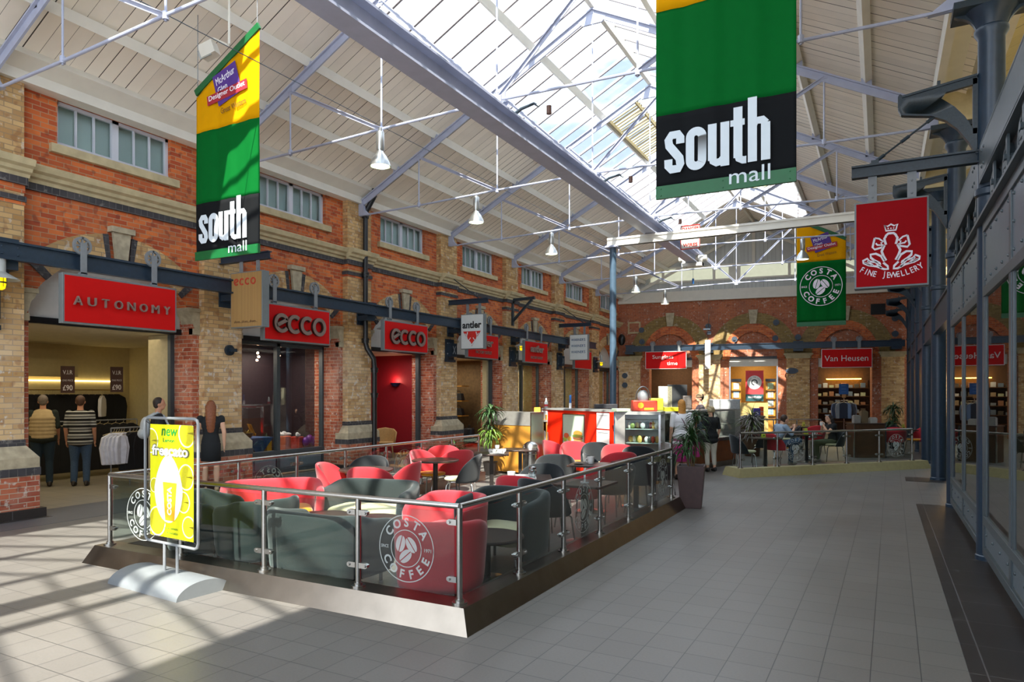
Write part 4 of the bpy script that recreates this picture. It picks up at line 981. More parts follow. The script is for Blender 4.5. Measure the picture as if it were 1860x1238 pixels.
# ================================================================ BANNERS
M_yb = cloth('yellow_banner_cloth', 'e8b005', .4); M_gb = cloth('green_banner_cloth', '06702c', .4); M_kb = cloth('black_banner_cloth', '141618', .03)
M_wprint = pm('banner_white_print', 'ccd6dc', .7, var=.02); M_purple = pm('banner_purple', '4b2a7c', .7); M_crim = pm('banner_crimson', '9c1f2c', .7); M_brownp = pm('banner_brown_print', '6c4a10', .7); M_wtx = pm('banner_text', 'e6e2e8', .7)
BW = 1.34
def wave(x, z, ztop): return .008*sin(x*14+1) + .003*sin(x*31) + .004*sin(z*2.3+x*3)
def banner(name, lab, xl, y, slant, kind, bot=3.78, seed=0):
    """slant: +1 rises to the right, -1 rises to the left; cloth rippled along its width"""
    t = thing(name, lab, 'banner', (xl+BW/2, y, bot))
    zt = lambda x: (7.06 + (.52*(x-xl-BW) if slant > 0 else -.52*(x-xl)))
    zy = 5.70; zk = 4.63
    n = 40
    def band(z0f, z1f, nm, mat, thick=.004, rows=12):
        vs = []; fs = []
        for r in range(rows+1):
            for i in range(n+1):
                x = xl+BW*i/n; z = z0f(x)+(z1f(x)-z0f(x))*r/rows
                vs.append((x, y+wave(x-xl+seed, z, 0)*min(1, (7.2-z)*.6+.2), z))
        for r in range(rows):
            for i in range(n): a = r*(n+1)+i; fs.append((a, a+1, a+n+2, a+n+1))
        o = MB().add(vs, fs).build(nm, mat, t, w=True, smooth=180)
        so = o.modifiers.new('thickness', 'SOLIDIFY'); so.thickness = thick; so.offset = 1
        return o
    band(lambda x: zy, lambda x: zt(x)-.12, 'yellow_field', M_yb)
    band(lambda x: bot+.12 if kind == 'costa' else zk, lambda x: zy, 'green_field', M_gb, rows=20)
    if kind == 'south': band(lambda x: bot+.12, lambda x: zk, 'black_field', M_kb)
    tr_ = MB(); tr_.bar((xl, y, zt(xl)-.06), (xl+BW, y, zt(xl+BW)-.06), .035, .1, up=(0, 0, 1)); tr_.build('top_rail', M_gb if 0 else pm('green_rail', '0a5a2c', .45), t, w=True)
    br = MB().box(xl, xl+BW, y-.018, y+.018, bot, bot+.13)
    for q in (.04, .5, .96):
        for z in (bot+.03, bot+.1): br.ell((xl+BW*q, y-.018, z), (.008, .006, .008), 6)
    br.build('bottom_rail', pm('green_rail', '0a5a2c', .45), t, w=True)
    return t, xl
yo = .021
def logo(t, x0, y, zc, sc=1.0):
    """tilted purple square, crimson bar, lettering"""
    X = Vector((1, 0, 0)); Z = Vector((0, 0, 1)); c = Vector((x0, y, zc)); a = radians(17); u = X*cos(a)+Z*sin(a); v = -X*sin(a)+Z*cos(a); s = .25*sc
    q = MB().prism([c-u*s-v*s*.95, c+u*s-v*s*.95, c+u*s+v*s*.95, c-u*s+v*s*.95], (0, -.003, 0)); q.xform(Matrix.Identity(4)); q.build('purple_square', M_purple, t, w=True)
    b = MB(); a2 = radians(7); u2 = X*cos(a2)+Z*sin(a2); v2 = -X*sin(a2)+Z*cos(a2); cb_ = c-Z*.13*sc
    b.prism([cb_-u2*.42*sc-v2*.07*sc, cb_+u2*.42*sc-v2*.07*sc, cb_+u2*.42*sc+v2*.07*sc, cb_-u2*.42*sc+v2*.07*sc], (0, -.006, 0)); b.build('crimson_bar', M_crim, t, w=True)
    m = MB(); text(m, 'McArthur', c-u*.2*sc+v*.07*sc+Vector((0, -.004, 0)), u, v, .4*sc, .11*sc, .002); text(m, 'Glen', c-u*.2*sc-v*.06*sc+Vector((0, -.004, 0)), u, v, .2*sc, .09*sc, .002)
    text(m, 'Designer Outlet', cb_-u2*.38*sc-v2*.04*sc+Vector((0, -.007, 0)), u2, v2, .76*sc, .1*sc, .002, .005); m.build('lettering', M_wtx, t, w=True)
    m = MB(); text(m, 'Great Western', c+Vector((-.12*sc, -.002, -.42*sc)), u2, v2, .52*sc, .085*sc, .002); m.build('brown_lettering', M_brownp, t, w=True)
def south(t, xl, y):
    m = MB(); X = (1, 0, 0); Z = (0, 0, 1); W_ = 1.1; x = xl+.09; z = 4.02
    # condensed heavy lettering drawn as solid strokes
    H = .43; w = .205; g_ = .014; st = .084
    def O(x, zz, h, hole=True):
        pts = [(x+w/2+(w/2-st/2)*cos(radians(a)), zz+h/2 + (h/2-w/2)*(1 if a <= 180 else -1) + (w/2-st/2)*sin(radians(a))) for a in list(range(0, 181, 15))+list(range(181, 361, 15))]
        ribbon(m, pts, (0, y, 0), X, Z, st, .003, closed=True)
    cnt = [0]
    def V(x, z0, z1, wd=st): cnt[0] += 1; m.box(x, x+wd, y-.0034-.0002*cnt[0], y, z0, z1)
    # s
    s_pts = [(x+w-st/2, z+H*.68), (x+w-st/2, z+H*.82), (x+w*.7, z+H-st*.5), (x+w*.35, z+H-st*.5), (x+st/2, z+H*.8), (x+st*.6, z+H*.66), (x+w*.5, z+H*.5), (x+w-st*.6, z+H*.34), (x+w-st/2, z+H*.2), (x+w*.7, z+st*.5), (x+w*.35, z+st*.5), (x+st/2, z+H*.18), (x+st/2, z+H*.34)]
    ribbon(m, s_pts, (0, y, 0), X, Z, st, .003)
    x += w+g_; O(x, z, H)
    x += w+g_; V(x, z+.07, z+H); V(x+w-st, z, z+H); ribbon(m, [(x+st/2, z+.12), (x+st/2+.01, z+.06), (x+w*.4, z+st/2), (x+w*.6, z+st*.6), (x+w-st*.5, z+.09)], (0, y, 0), X, Z, st*.9, .003)
    x += w+g_*.7; V(x+.03, z+.06, z+H+.12); m.box(x, x+.135, y-.0027, y, z+H-.06, z+H); ribbon(m, [(x+.03+st/2, z+.1), (x+.03+st/2+.01, z+.05), (x+.12, z+.03), (x+.15, z+.03)], (0, y, 0), X, Z, st*.85, .003)
    x += .15+g_; V(x, z, z+H+.19); V(x+w-st, z, z+H-.07); ribbon(m, [(x+st/2, z+H-.1), (x+w*.35, z+H-st/2), (x+w*.65, z+H-st/2), (x+w-st*.5, z+H-.08)], (0, y, 0), X, Z, st*.9, .003)
    x += w
    m.build('lettering', M_wprint, t, w=True)
    m = MB(); text(m, 'mall', (x-.38, y, 3.99-.2+.04), X, Z, .38, .15, .003); m.build('small_lettering', M_wprint, t, w=True)
t, xl = banner('hanging_banner', 'left hanging banner, yellow and green above black, lettered south mall', -9.12, 7.0, 1, 'south'); logo(t, -8.42, 7-yo, 6.3); south(t, xl, 7-yo)
t, xl = banner('hanging_banner', 'large near hanging banner cut by the top of the photo, lettered south mall', -2.04, 7.0, -1, 'south', seed=2); logo(t, -1.4, 7-yo, 6.3); south(t, xl, 7-yo)
t, xl = banner('hanging_banner', 'far yellow and green banner with a round white coffee emblem', -2.24, 22.5, -1, 'costa', seed=4); logo(t, -1.55, 22.5-yo, 6.25)
def costa(mb, c, X, Y, R, depth=.003, bold=.035):
    X = Vector(X).normalized(); Y = Vector(Y).normalized(); c = Vector(c); N = X.cross(Y)
    for r, w in ((R, R*.03), (R*.56, R*.025)):
        A = [2*pi*i/48 for i in range(49)]; mb.strip([c+(X*cos(a)+Y*sin(a))*(r-w) for a in A], [c+(X*cos(a)+Y*sin(a))*r for a in A], N*depth)
    arc_text(mb, 'COSTA', c, X, Y, R*.78, 142, 36, R*.36, depth, bold)
    arc_text(mb, 'COFFEE', c, X, Y, R*.77, 208, 336, R*.36, depth, bold, inside=True)
    text(mb, 'SINCE', c-X*R*.93-Y*R*.04, X, Y, R*.28, R*.1, depth, .01); text(mb, '1971', c+X*R*.66-Y*R*.04, X, Y, R*.24, R*.1, depth, .01)
    def bean(o, ang, rx, ry):
        u = X*cos(ang)+Y*sin(ang); v = -X*sin(ang)+Y*cos(ang); o = c+X*o[0]+Y*o[1]
        for s_ in (-1, 1):
            P = [o+u*(s_*(.09*rx+ (rx*.91)*cos(t)))+v*ry*sin(t) for t in [(-pi/2+pi*i/14) for i in range(15)]]
            P = [p + u*(.12*rx*sin(3*((p-o).dot(v))/ry)) if abs((p-o).dot(u)) < .1*rx else p for p in P]
            mb.prism(P, N*depth)
    bean((-R*.2, R*.13), radians(-15), R*.165, R*.25); bean((R*.19, R*.12), radians(38), R*.165, R*.25); bean((-R*.02, -R*.23), radians(-50), R*.165, R*.25)
m = MB(); costa(m, (-1.57, 22.5-.05, 4.95), (1, 0, 0), (0, 0, 1), .58); m.build('emblem', M_wtx, t, w=True)
for i, (x, y) in enumerate(((-8.6, 7.), (-1.2, 7.), (-1.4, 22.5))): pass

# ================================================================ JEWELLERY SIGN on the right
def f_jew(t, y):
    m = MB(); X = (1, 0, 0); Z = (0, 0, 1); o = (.1, y, 3.0); k = .74/137.0      # drawing units: px of the sign face, 137 wide
    def S(pts, wd=3.6, closed=False, mir=True):
        wd *= 1.25
        for s_ in ((1, -1) if mir else (1,)):
            ribbon(m, [(s_*(p[0])*k, (154-p[1])*k) for p in pts], o, X, Z, wd*k, .004, closed)
    # frog outline: half figure mirrored (x from the centre line)
    S([(0, 44), (5, 44), (9, 48), (10, 51), (12, 54), (11, 60), (9, 67)], 3.6)
    S([(15, 62), (22, 50), (31, 49), (34, 67), (28, 73), (16, 71), (13, 66), (14, 78), (19, 92), (8, 101)][0:0] or [(30, 51), (22, 53), (14, 60), (18, 62), (17, 67), (25, 66), (28, 62)], 2.6)
    S([(30, 51), (34, 70), (30, 75), (17, 72), (14, 66)], 3.2)
    S([(12, 68), (17, 80), (14, 90), (9, 100)], 3.8)
    S([(12, 101), (18, 90), (28, 84), (38, 85), (37, 92), (29, 99), (21, 104), (20, 108)], 3.6)
    S([(17, 115), (28, 102), (40, 99), (44, 93), (52, 97), (51, 102), (42, 107), (26, 111), (12, 118), (5, 118), (6, 112), (14, 104)], 3.4)
    S([(33, 108), (44, 98)], 2.4); S([(38, 107), (49, 101)], 2.2)
    # crown
    S([(-12, 26), (-6, 29), (0, 25), (6, 29), (12, 26), (9, 38), (-9, 38)], 2.6, True, False)
    for q in (-5, 0, 5): disc(m, Vector(o)+Vector((q*k, 0, (154-33.5)*k)), X, Z, 1.4*k, 1.4*k, 0, .004, 10)
    m.build('frog_emblem', M_wtx, t, w=True)
    m = MB(); arc_text(m, 'FINE JEWELLERY', Vector((.1, y, 3.125+.56)), X, Z, .56, 270-31, 270+31, .092, .004, .012, inside=True, sx=.78); m.build('lettering', M_wtx, t, w=True)
M_darkred = pm('crimson_sign_face', '9a0c14', .7, var=.03, spec=.1)
proj_sign('jewellery_sign', 'square crimson jewellery sign with a white crowned frog', -.27, .47, 9.0, 2.99, 3.98, -.3, f_jew, M_darkred, armz=4.28, arm_to=.95)
t = thing('tie_stay', 'dark jointed stay rod above the crimson jewellery sign', 'rod', (.15, 9, 4.4))
MB().tube([(-.07, 9, 4.44), (.54, 9, 4.87)], .011, 8).build('rod', M_dkgreen, t, w=True)
d = Vector((.61, 0, .43)).normalized(); p0 = Vector((-.07, 9, 4.44))
for s_ in (.03, .33, .64): MB().cyl(p0+d*s_, p0+d*(s_+.1), .02, 8).build('coupling', M_dkgreen, t, w=True)
MB().box(-.1, -.02, 8.96, 9.04, 4.41, 4.46).build('foot', M_dkgreen, t, w=True)

# ================================================================ far wall rail and signs
fb = thing('sign_rail_beam', 'dark blue steel beam across the far brick wall', 'beam', tuple(fw(6, 3.7, .55)))
m = MB()
for z0, z1, w_ in ((3.70, 3.73, .05), (3.94, 3.97, .05), (3.72, 3.96, .012)): fbox(m, .35, 11.9, z0, z1, .55-w_, .55+w_)
m.build('beam', M_navy, fb, w=True)
for s_ in (.5, 4.1, 7.85, 11.6):
    m = MB(); fbox(m, s_-.2, s_+.2, 3.6, 3.7, 0, .55); fbox(m, s_-.2, s_+.2, 3.97, 4.03, 0, .5); m.build('bracket', M_navy, fb, w=True)
def far_sign(s0, s1, z0, z1, lab, rows, strap=(.25, .75)):
    o = .72; t = thing('hanging_sign', lab, 'sign', tuple(fw((s0+s1)/2, z0, o)))
    m = MB(); fbox(m, s0, s1, z0, z1, o-.14, o); m.build('box', M_wsign, t, w=True); m = MB(); fbox(m, s0+.02, s1-.02, z0+.02, z1-.02, o, o+.006); m.build('face', M_red, t, w=True)
    m = MB()
    for s, a, w_, z, h in rows: text(m, s, fw(s0+a, z0+z, o+.006), WD, (0, 0, 1), w_, h, .008, .0)
    m.build('lettering', pm('silver_letters', 'd8d4cc', .5), t, w=True)
    for f in strap:
        s = s0+(s1-s0)*f; m = MB(); wheel(m, fw(s, 4.05, .62), WN, .12, .04, 8, .03); m.build('hanger_wheel', M_grey, t, w=True)
        m = MB(); fbox(m, s-.06, s+.06, z1, 4.1, .66, .68); m.build('hanger_strap', M_grey, t, w=True)
far_sign(1.3, 3.15, 2.88, 3.68, 'red sign with two rows of silver letters left on the far wall', [('Sunglass', .32, .95, .42, .22), ('time', .98, .48, .17, .16)], (.17, .82))
far_sign(8.75, 10.68, 2.85, 3.64, 'red sign with one row of silver letters right on the far wall', [('Van Heusen', .12, 1.66, .27, .24)])
# ================================================================ CAFE BARRIERS
M_bglass = glass('barrier_glass', tint=(.86, .91, .90), refl=.03, rough=.01, fres=1.4)
M_etch = glass('etched_white_glass', tint=(.72, .74, .72), refl=.0, rough=.3); 
def etch():
    m = bpy.data.materials.new('etched_print'); m.use_nodes = True; nt = m.node_tree; nt.nodes.clear(); L = nt.links.new
    o = nt.nodes.new('ShaderNodeOutputMaterial'); d = nt.nodes.new('ShaderNodeBsdfDiffuse'); t = nt.nodes.new('ShaderNodeBsdfTransparent'); mx = nt.nodes.new('ShaderNodeMixShader'); no = nt.nodes.new('ShaderNodeTexNoise')
    rp = nt.nodes.new('ShaderNodeValToRGB'); rp.color_ramp.elements[0].color = (.5, .56, .54, 1); rp.color_ramp.elements[1].color = (.66, .7, .68, 1); L(no.outputs['Fac'], rp.inputs[0]); L(rp.outputs[0], d.inputs[0])
    mx.inputs[0].default_value = .42; L(t.outputs[0], mx.inputs[1]); L(d.outputs[0], mx.inputs[2]); L(mx.outputs[0], o.inputs[0]); return m
M_etch = etch()
RAILZ = .945; KH = .18
def fence(lab, posts, logos=(), ends=(True, True), out=None):
    """posts: list of (x, y); out: outward unit normal"""
    P = [Vector((x, y, 0)) for x, y in posts]; t = thing('glass_balustrade', lab, 'balustrade', tuple(P[0] + Vector((0, 0, KH))))
    d = (P[-1]-P[0]).normalized(); N = Vector(out)
    a = P[0].copy(); b = P[-1].copy()
    MB().tube([a+Vector((0, 0, RAILZ-.02)), b+Vector((0, 0, RAILZ-.02))], .024, 16).build('handrail', M_chrome, t, w=True)
    for i, p in enumerate(P):
        if (i == 0 and not ends[0]) or (i == len(P)-1 and not ends[1]): continue
        m = MB().cyl(p+Vector((0, 0, KH)), p+Vector((0, 0, RAILZ-.03)), .024, 16); m.cyl(p+Vector((0, 0, KH)), p+Vector((0, 0, KH+.014)), .06, 20); m.cyl(p+Vector((0, 0, KH+.01)), p+Vector((0, 0, KH+.035)), .036, 16)
        m.build('post', M_chrome, t, w=True)
        for z in (.36, .80):
            m = MB()
            for s_ in (-1, 1):
                if (i == 0 and s_ < 0) or (i == len(P)-1 and s_ > 0): continue
                q = p + d*s_*.02; m.prism([q+N*.02+Vector((0, 0, z-.022)), q+N*.02+Vector((0, 0, z+.022)), q+d*s_*.07+N*.02+Vector((0, 0, z+.022)), q+d*s_*.088+N*.02+Vector((0, 0, z+.01)), q+d*s_*.088+N*.02+Vector((0, 0, z-.01)), q+d*s_*.07+N*.02+Vector((0, 0, z-.022))], -N*.03)
                c = q+d*s_*.065+Vector((0, 0, z)); m.cyl(c+N*.018, c+N*.032, .012, 10); m.cyl(c-N*.012, c-N*.03, .012, 10)
            if m.v: m.build('clamp', M_chrome, t, w=True)
    for i in range(len(P)-1):
        p = P[i]+d*.045; q = P[i+1]-d*.045
        g = MB().prism([p+Vector((0, 0, KH+.05)), q+Vector((0, 0, KH+.05)), q+Vector((0, 0, RAILZ-.07)), p+Vector((0, 0, RAILZ-.07))], N*.008).build('glass_panel', M_bglass, t, w=True, smooth=0)
        if i in logos:
            c = (p+q)/2 + Vector((0, 0, .55)) + N*.0095; X = -d if d.cross(Vector((0, 0, 1))).dot(N) < 0 else d
            X = Vector((0, 0, 1)).cross(N); m = MB(); costa(m, c, X, (0, 0, 1), .27, .001, .03); m.build('emblem', M_etch, g, w=True)
    return t
fx = [-7.26, -6.11, -4.96, -3.86, -2.86]
fence('glass and steel balustrade along the front of the cafe, nearest the camera', [(x, 4.52) for x in fx], logos=(0, 3), out=(0, -1, 0))
ry = [4.52, 5.52, 6.5, 7.53, 8.56, 9.6, 10.62]
fence('glass and steel balustrade along the cafe\'s right side facing the clear walkway', [(-2.86, y) for y in ry], logos=(2, 5), ends=(False, True), out=(1, 0, 0))
ly = [4.52, 5.45, 6.2, 7.2, 8.2, 9.2, 10.2, 11.2, 12.2]
fence('glass and steel balustrade along the cafe\'s left side facing the shops', [(-7.26, y) for y in ly], logos=(2, 5), ends=(False, True), out=(-1, 0, 0))
F2A = Vector((-2.66, 15.42, 0)); F2D = (Vector((.75, 19.2, 0))-F2A).normalized()
fence('far angled glass balustrade round the second seating area by the blue columns', [tuple((F2A+F2D*s)[:2]) for s in (0, .98, 1.96, 2.94, 3.92, 4.95)], logos=(1, 4), out=(F2D.y, -F2D.x, 0))
tf = thing('glass_balustrade', 'low balustrade behind the seated man, in front of the far yellow pilaster', 'balustrade', (-3.3, 22.3, 0))
MB().tube([(-3.5, 22.0, .98), (-1.6, 22.9, .98)], .022, 10).build('handrail', M_chrome, tf, w=True)
for s in (0, .33, .66, 1): MB().cyl((-3.5+1.9*s, 22.0+.9*s, 0), (-3.5+1.9*s, 22.0+.9*s, .97), .02, 10).build('post', M_chrome, tf, w=True)
# kerbs
def kerb(lab, path, out_side=1, col=None, closed=False):
    """bevelled steel kerb: outer foot on path, top inset .1, inner face .3 in"""
    m = MB(); P = [Vector((x, y, 0)) for x, y in path]; n = len(P)
    def off(i, dist):
        dn = []
        for a, b in (((i-1), i), (i, i+1)):
            if 0 <= a < n and b < n: d = (P[b]-P[a]).normalized(); dn.append(Vector((-d.y, d.x, 0))*out_side)
        if len(dn) == 1: return P[i]+dn[0]*dist
        bs = (dn[0]+dn[1]).normalized(); return P[i]+bs*dist/max(.3, bs.dot(dn[0]))
    prof = [(0, 0), (.085, KH), (.30, KH), (.30, 0)]
    vs = []; fs = []
    for i in range(n):
        for o, z in prof: p = off(i, o); vs.append((p.x, p.y, z))
    for i in range(n-1):
        for j in range(4): fs.append((i*4+j, i*4+(j+1) % 4, (i+1)*4+(j+1) % 4, (i+1)*4+j))
    fs += [(0, 1, 2, 3), tuple((n-1)*4+j for j in (3, 2, 1, 0))]
    m.add(vs, fs); o = m.build('steel_kerb', M_kerb); tag(o, lab, 'kerb'); return o
kerb('bevelled stainless steel kerb round the near cafe seating area', [(-7.46, 12.3), (-7.46, 4.34), (-2.68, 4.34), (-2.68, 10.86)], 1)
n2 = Vector((F2D.y, -F2D.x, 0)); q0 = F2A + n2*.22 - F2D*.2; q1 = F2A + n2*.22 + F2D*5.3
ko = kerb('bevelled stainless steel kerb under the far angled balustrade', [(q0.x-.45, q0.y+.5), (q0.x, q0.y), (q1.x, q1.y)], 1); ko.data.materials[0] = pm('kerb_warm_reflection', '9a9168', .5, metal=.2)  # warm light reflected in the steel is put into this kerb's colour

# ================================================================ CAFE FURNITURE
def fabric(name, col, var=.1, sc_=160):
    return pm(name, col, .95, var=var, scale=sc_, bump=.12, spec=.1, sheen=.3)
F_red = fabric('red_felt', 'b8323a'); F_blk = fabric('charcoal_felt', '202427', var=.25); F_yel = fabric('mustard_seat', 'd98f14'); F_crm = fabric('cream_seat', 'b9b38c'); F_dk = fabric('dark_green_grey_felt', '262e2e', var=.15)
M_leg = pm('satin_chrome_leg', 'b5b5b3', .25, metal=1, var=.04); M_tabtop = pm('dark_walnut_laminate', '3a2a24', .3, var=.2, scale=20); M_tableg = pm('dark_bronze_leg', '2a2624', .4, metal=.3)
def shell(pts, zb_, zt, th, lean=0.0, base=None):
    """upholstered wall following a plan path; zb_/zt give its foot and top along the path; leans outwards by lean"""
    n = len(pts); m = MB(); vs = []; fs = []
    for i in range(n):
        a = Vector(pts[max(i-1, 0)]); b = Vector(pts[min(i+1, n-1)]); d = (b-a).normalized(); nn = Vector((d.y, -d.x)); p = Vector(pts[i])
        z0 = zb_(i/(n-1)); z1 = zt(i/(n-1)); ring = []
        h = z1-z0; q = 5
        for k in range(q+1): z = z0+h*k/q*.93; ring.append((p + nn*(th/2+lean*(k/q)), z))
        ring += [(p+nn*(th*.32+lean), z1-.004), (p+nn*lean, z1), (p+nn*(-th*.32+lean), z1-.004)]
        for k in range(q, -1, -1): z = z0+h*k/q*.93; ring.append((p + nn*(-th/2+lean*(k/q)), z))
        vs += [(v.x, v.y, z) for v, z in ring]; R_ = len(ring)
    for i in range(n-1):
        for j in range(R_): fs.append((i*R_+j, i*R_+(j+1) % R_, (i+1)*R_+(j+1) % R_, (i+1)*R_+j))
    fs += [tuple(range(R_))[::-1], tuple((n-1)*R_+j for j in range(R_))]
    return m.add(vs, fs)
def cushion(w, d, z, h, rx=.5, cx=0, cy=0, n=32, pw=3.0):
    """rounded slab"""
    m = MB(); vs = []; fs = []; lay = [(0, .88), (.25, .98), (.6, 1.0), (.88, .96), (1, .85)]
    for t, s in lay:
        for j in range(n):
            a = 2*pi*j/n; c_, s_ = cos(a), sin(a); x = abs(c_)**(2/pw)*(1 if c_ >= 0 else -1)*w/2*s; y = abs(s_)**(2/pw)*(1 if s_ >= 0 else -1)*d/2*s
            vs.append((cx+x, cy+y, z+h*t))
    for i in range(len(lay)-1):
        for j in range(n): fs.append((i*n+j, i*n+(j+1) % n, (i+1)*n+(j+1) % n, (i+1)*n+j))
    fs += [tuple(range(n))[::-1], tuple((len(lay)-1)*n+j for j in range(n))]
    return m.add(vs, fs)
def sub(o, lv=1): s = o.modifiers.new('subdivision', 'SUBSURF'); s.levels = lv; s.render_levels = lv; return o
# local frame: the sitter faces +X
def dining_chair(shellm, seatm):
    t = thing('dining_chair', '', 'chair')
    R_ = .265; n = 17; A0 = 100
    pts = [(R_*cos(radians(180-A0+2*A0*i/(n-1)))*1.0 - .0, R_*1.02*sin(radians(180-A0+2*A0*i/(n-1)))) for i in range(n)]
    zt = lambda u: .40 + .42*max(0, 1-abs(2*u-1)**2.6)**.75 + .02
    sub(shell(pts, lambda u: .40-.0*u, zt, .045, lean=.055).build('backrest', shellm, t, smooth=180))
    sub(cushion(.46, .46, .42, .055, pw=2.3, cx=.03).build('seat', seatm, t, smooth=60))
    for sx, sy in ((1, 1), (1, -1), (-1, 1), (-1, -1)):
        MB().tube([(sx*.12, sy*.12, .415), (sx*.17+.0, sy*.17, .40), (sx*.2, sy*.2, .36), (sx*.245, sy*.235, .0)], .0105, 8).build('leg', M_leg, t)
    MB().tube([(-.14, .14, .405), (.15, .14, .405)], .009, 6).tube([(-.14, -.14, .405), (.15, -.14, .405)], .009, 6).tube([(0, .14, .405), (0, -.14, .405)], .009, 6).build('seat_frame', M_leg, t)
    return t
def tub(w, d, shellm, seatm, h=.72, name='armchair', cat='armchair'):
    """tub chair or sofa with a continuous flat-topped back and arms"""
    t = thing(name, '', cat); hw = w/2-.06; r = .22
    P = []
    P += [(d/2-.03, hw), (d/4, hw), (0, hw)]
    for i in range(7): a = radians(90+90*i/6); P.append((-d/2+.06+r+r*cos(a), hw-r+r*sin(a)))
    k = max(1, int((2*hw-2*r)/.2)); 
    for i in range(1, k): P.append((-d/2+.06, (hw-r)-(2*hw-2*r)*i/k))
    for i in range(7): a = radians(180+90*i/6); P.append((-d/2+.06+r+r*cos(a), -hw+r+r*sin(a)))
    P += [(0, -hw), (d/4, -hw), (d/2-.03, -hw)]
    zt = lambda u: h - (.10*(abs(2*u-1)-.55)/.45 if abs(2*u-1) > .55 else 0)
    sub(shell(P, lambda u: .1, zt, .105, lean=.035).build('shell', shellm, t, smooth=180))
    sub(cushion(d-.14, w-.2, .22, .2, pw=6, cx=.03).build('seat', seatm, t, smooth=180))
    for sx in (-1, 1):
        for sy in (-1, 1): MB().cyl((sx*(d/2-.12), sy*(w/2-.14), .0), (sx*(d/2-.12), sy*(w/2-.14), .13), .018, 10).build('leg', M_leg, t)
    return t
def round_table(r=.38, z=.72, low=False):
    t = thing('round_table', '', 'table')
    MB().lathe([(.01, z-.03), (r-.01, z-.03), (r, z-.02), (r, z-.006), (r-.006, z), (.01, z)], n=40).build('table_top', M_tabtop, t)
    MB().cyl((0, 0, .02), (0, 0, z-.03), .04, 18).build('pedestal', M_tableg, t); MB().lathe([(.22, 0), (.22, .012), (.05, .03), (.04, .04)], n=32).build('base', M_tableg if not low else M_leg, t)
    return t
def square_table(w=.62, z=.72, d=None):
    d = d or w; t = thing('square_table', '', 'table'); MB().box(-d/2, d/2, -w/2, w/2, z-.028, z).build('table_top', M_tabtop, t, bevel=.004)
    MB().box(-.035, .035, -.035, .035, .02, z-.028).build('pedestal', M_tableg, t); MB().lathe([(.24, 0), (.24, .012), (.06, .03), (.04, .04)], n=32).build('base', M_leg, t); return t
protos = {}
CAMD = lambda p: math.degrees(atan2(-p.y, -p.x))
def put(kind, mk, p, phi, lab, group=None):
    used = kind in protos
    if not used: protos[kind] = mk()
    o = place(protos[kind], used, (p.x, p.y, 0), radians(phi), lab, group); 
    if not used: o['label'] = lab
    return o
RC = lambda: dining_chair(F_red, F_yel); BC = lambda: dining_chair(F_blk, F_crm); RK = lambda: dining_chair(F_red, F_blk)
def chair_at(kind, px, py, phi, lab, z=.80, back=.27):
    """the photo's point is the top of the back; the seat centre lies in front of it"""
    q = G(px, py, z); f = Vector((cos(radians(phi)), sin(radians(phi)), 0)); p = q + f*back
    mk = {'red': RC, 'black': BC}[kind]
    return put(kind, mk, p, phi, lab, 'red dining chairs with mustard seats' if kind == 'red' else 'charcoal dining chairs with cream seats')
TOC = -63; AWAY = 117; LFT = 208; RGT = 28
chair_at('red', 585, 844, 20, 'red dining chair left of the left round table, turned sideways')
chair_at('black', 678, 831, -75, 'charcoal dining chair behind the left round table, back to the shops')
chair_at('red', 664, 852, 110, 'red dining chair seen from behind in front of the left round table')
chair_at('red', 755, 842, 195, 'red dining chair between the two round tables, facing left')
chair_at('red', 757, 820, 0, 'red dining chair left of the right round table, mustard seat showing')
chair_at('red', 806, 812, -55, 'red dining chair farthest back by the left balustrade')
chair_at('red', 838, 820, 150, 'red dining chair right of the right round table, back half shaded')
chair_at('black', 868, 828, 205, 'charcoal dining chair facing left beside the right round table')
chair_at('red', 995, 802, 60, 'red dining chair by the chrome bin, leftmost before the red counter panel')
chair_at('red', 1041, 804, -50, 'red dining chair below the burger poster on the red counter panel')
chair_at('black', 1083, 806, -60, 'charcoal dining chair in front of the red counter panel\'s right end')
chair_at('red', 1122, 809, 105, 'brightest red dining chair, in front of the glass food cabinet')
chair_at('black', 1159, 813, 100, 'charcoal dining chair against the food cabinet, only its top lit')
chair_at('black', 1010, 828, 118, 'charcoal dining chair with its broad back in the middle of the cafe')
chair_at('black', 1066, 826, 30, 'charcoal dining chair behind the white mug')
chair_at('black', 990, 846, -80, 'charcoal dining chair behind the glass sugar pot, mostly hidden')
chair_at('red', 935, 868, 95, 'red dining chair with its back to the camera at the tray table')
chair_at('red', 1131, 824, 130, 'dark red dining chair behind the second right-side barrier post')
chair_at('red', 1083, 851, 165, 'red dining chair seen through the right barrier glass')
chair_at('black', 1128, 846, 140, 'charcoal dining chair seen through the barrier next to the red one')
chair_at('black', 1162, 834, 120, 'charcoal dining chair seen through the fourth right-side glass pane')
put('black', BC, Vector((-3.4, 7.25, 0)), 75, 'charcoal dining chair just behind the etched emblem on the right side', 'charcoal dining chairs with cream seats')
chair_at('black', 1212, 827, 150, 'charcoal dining chair at the barrier end beside the planter')
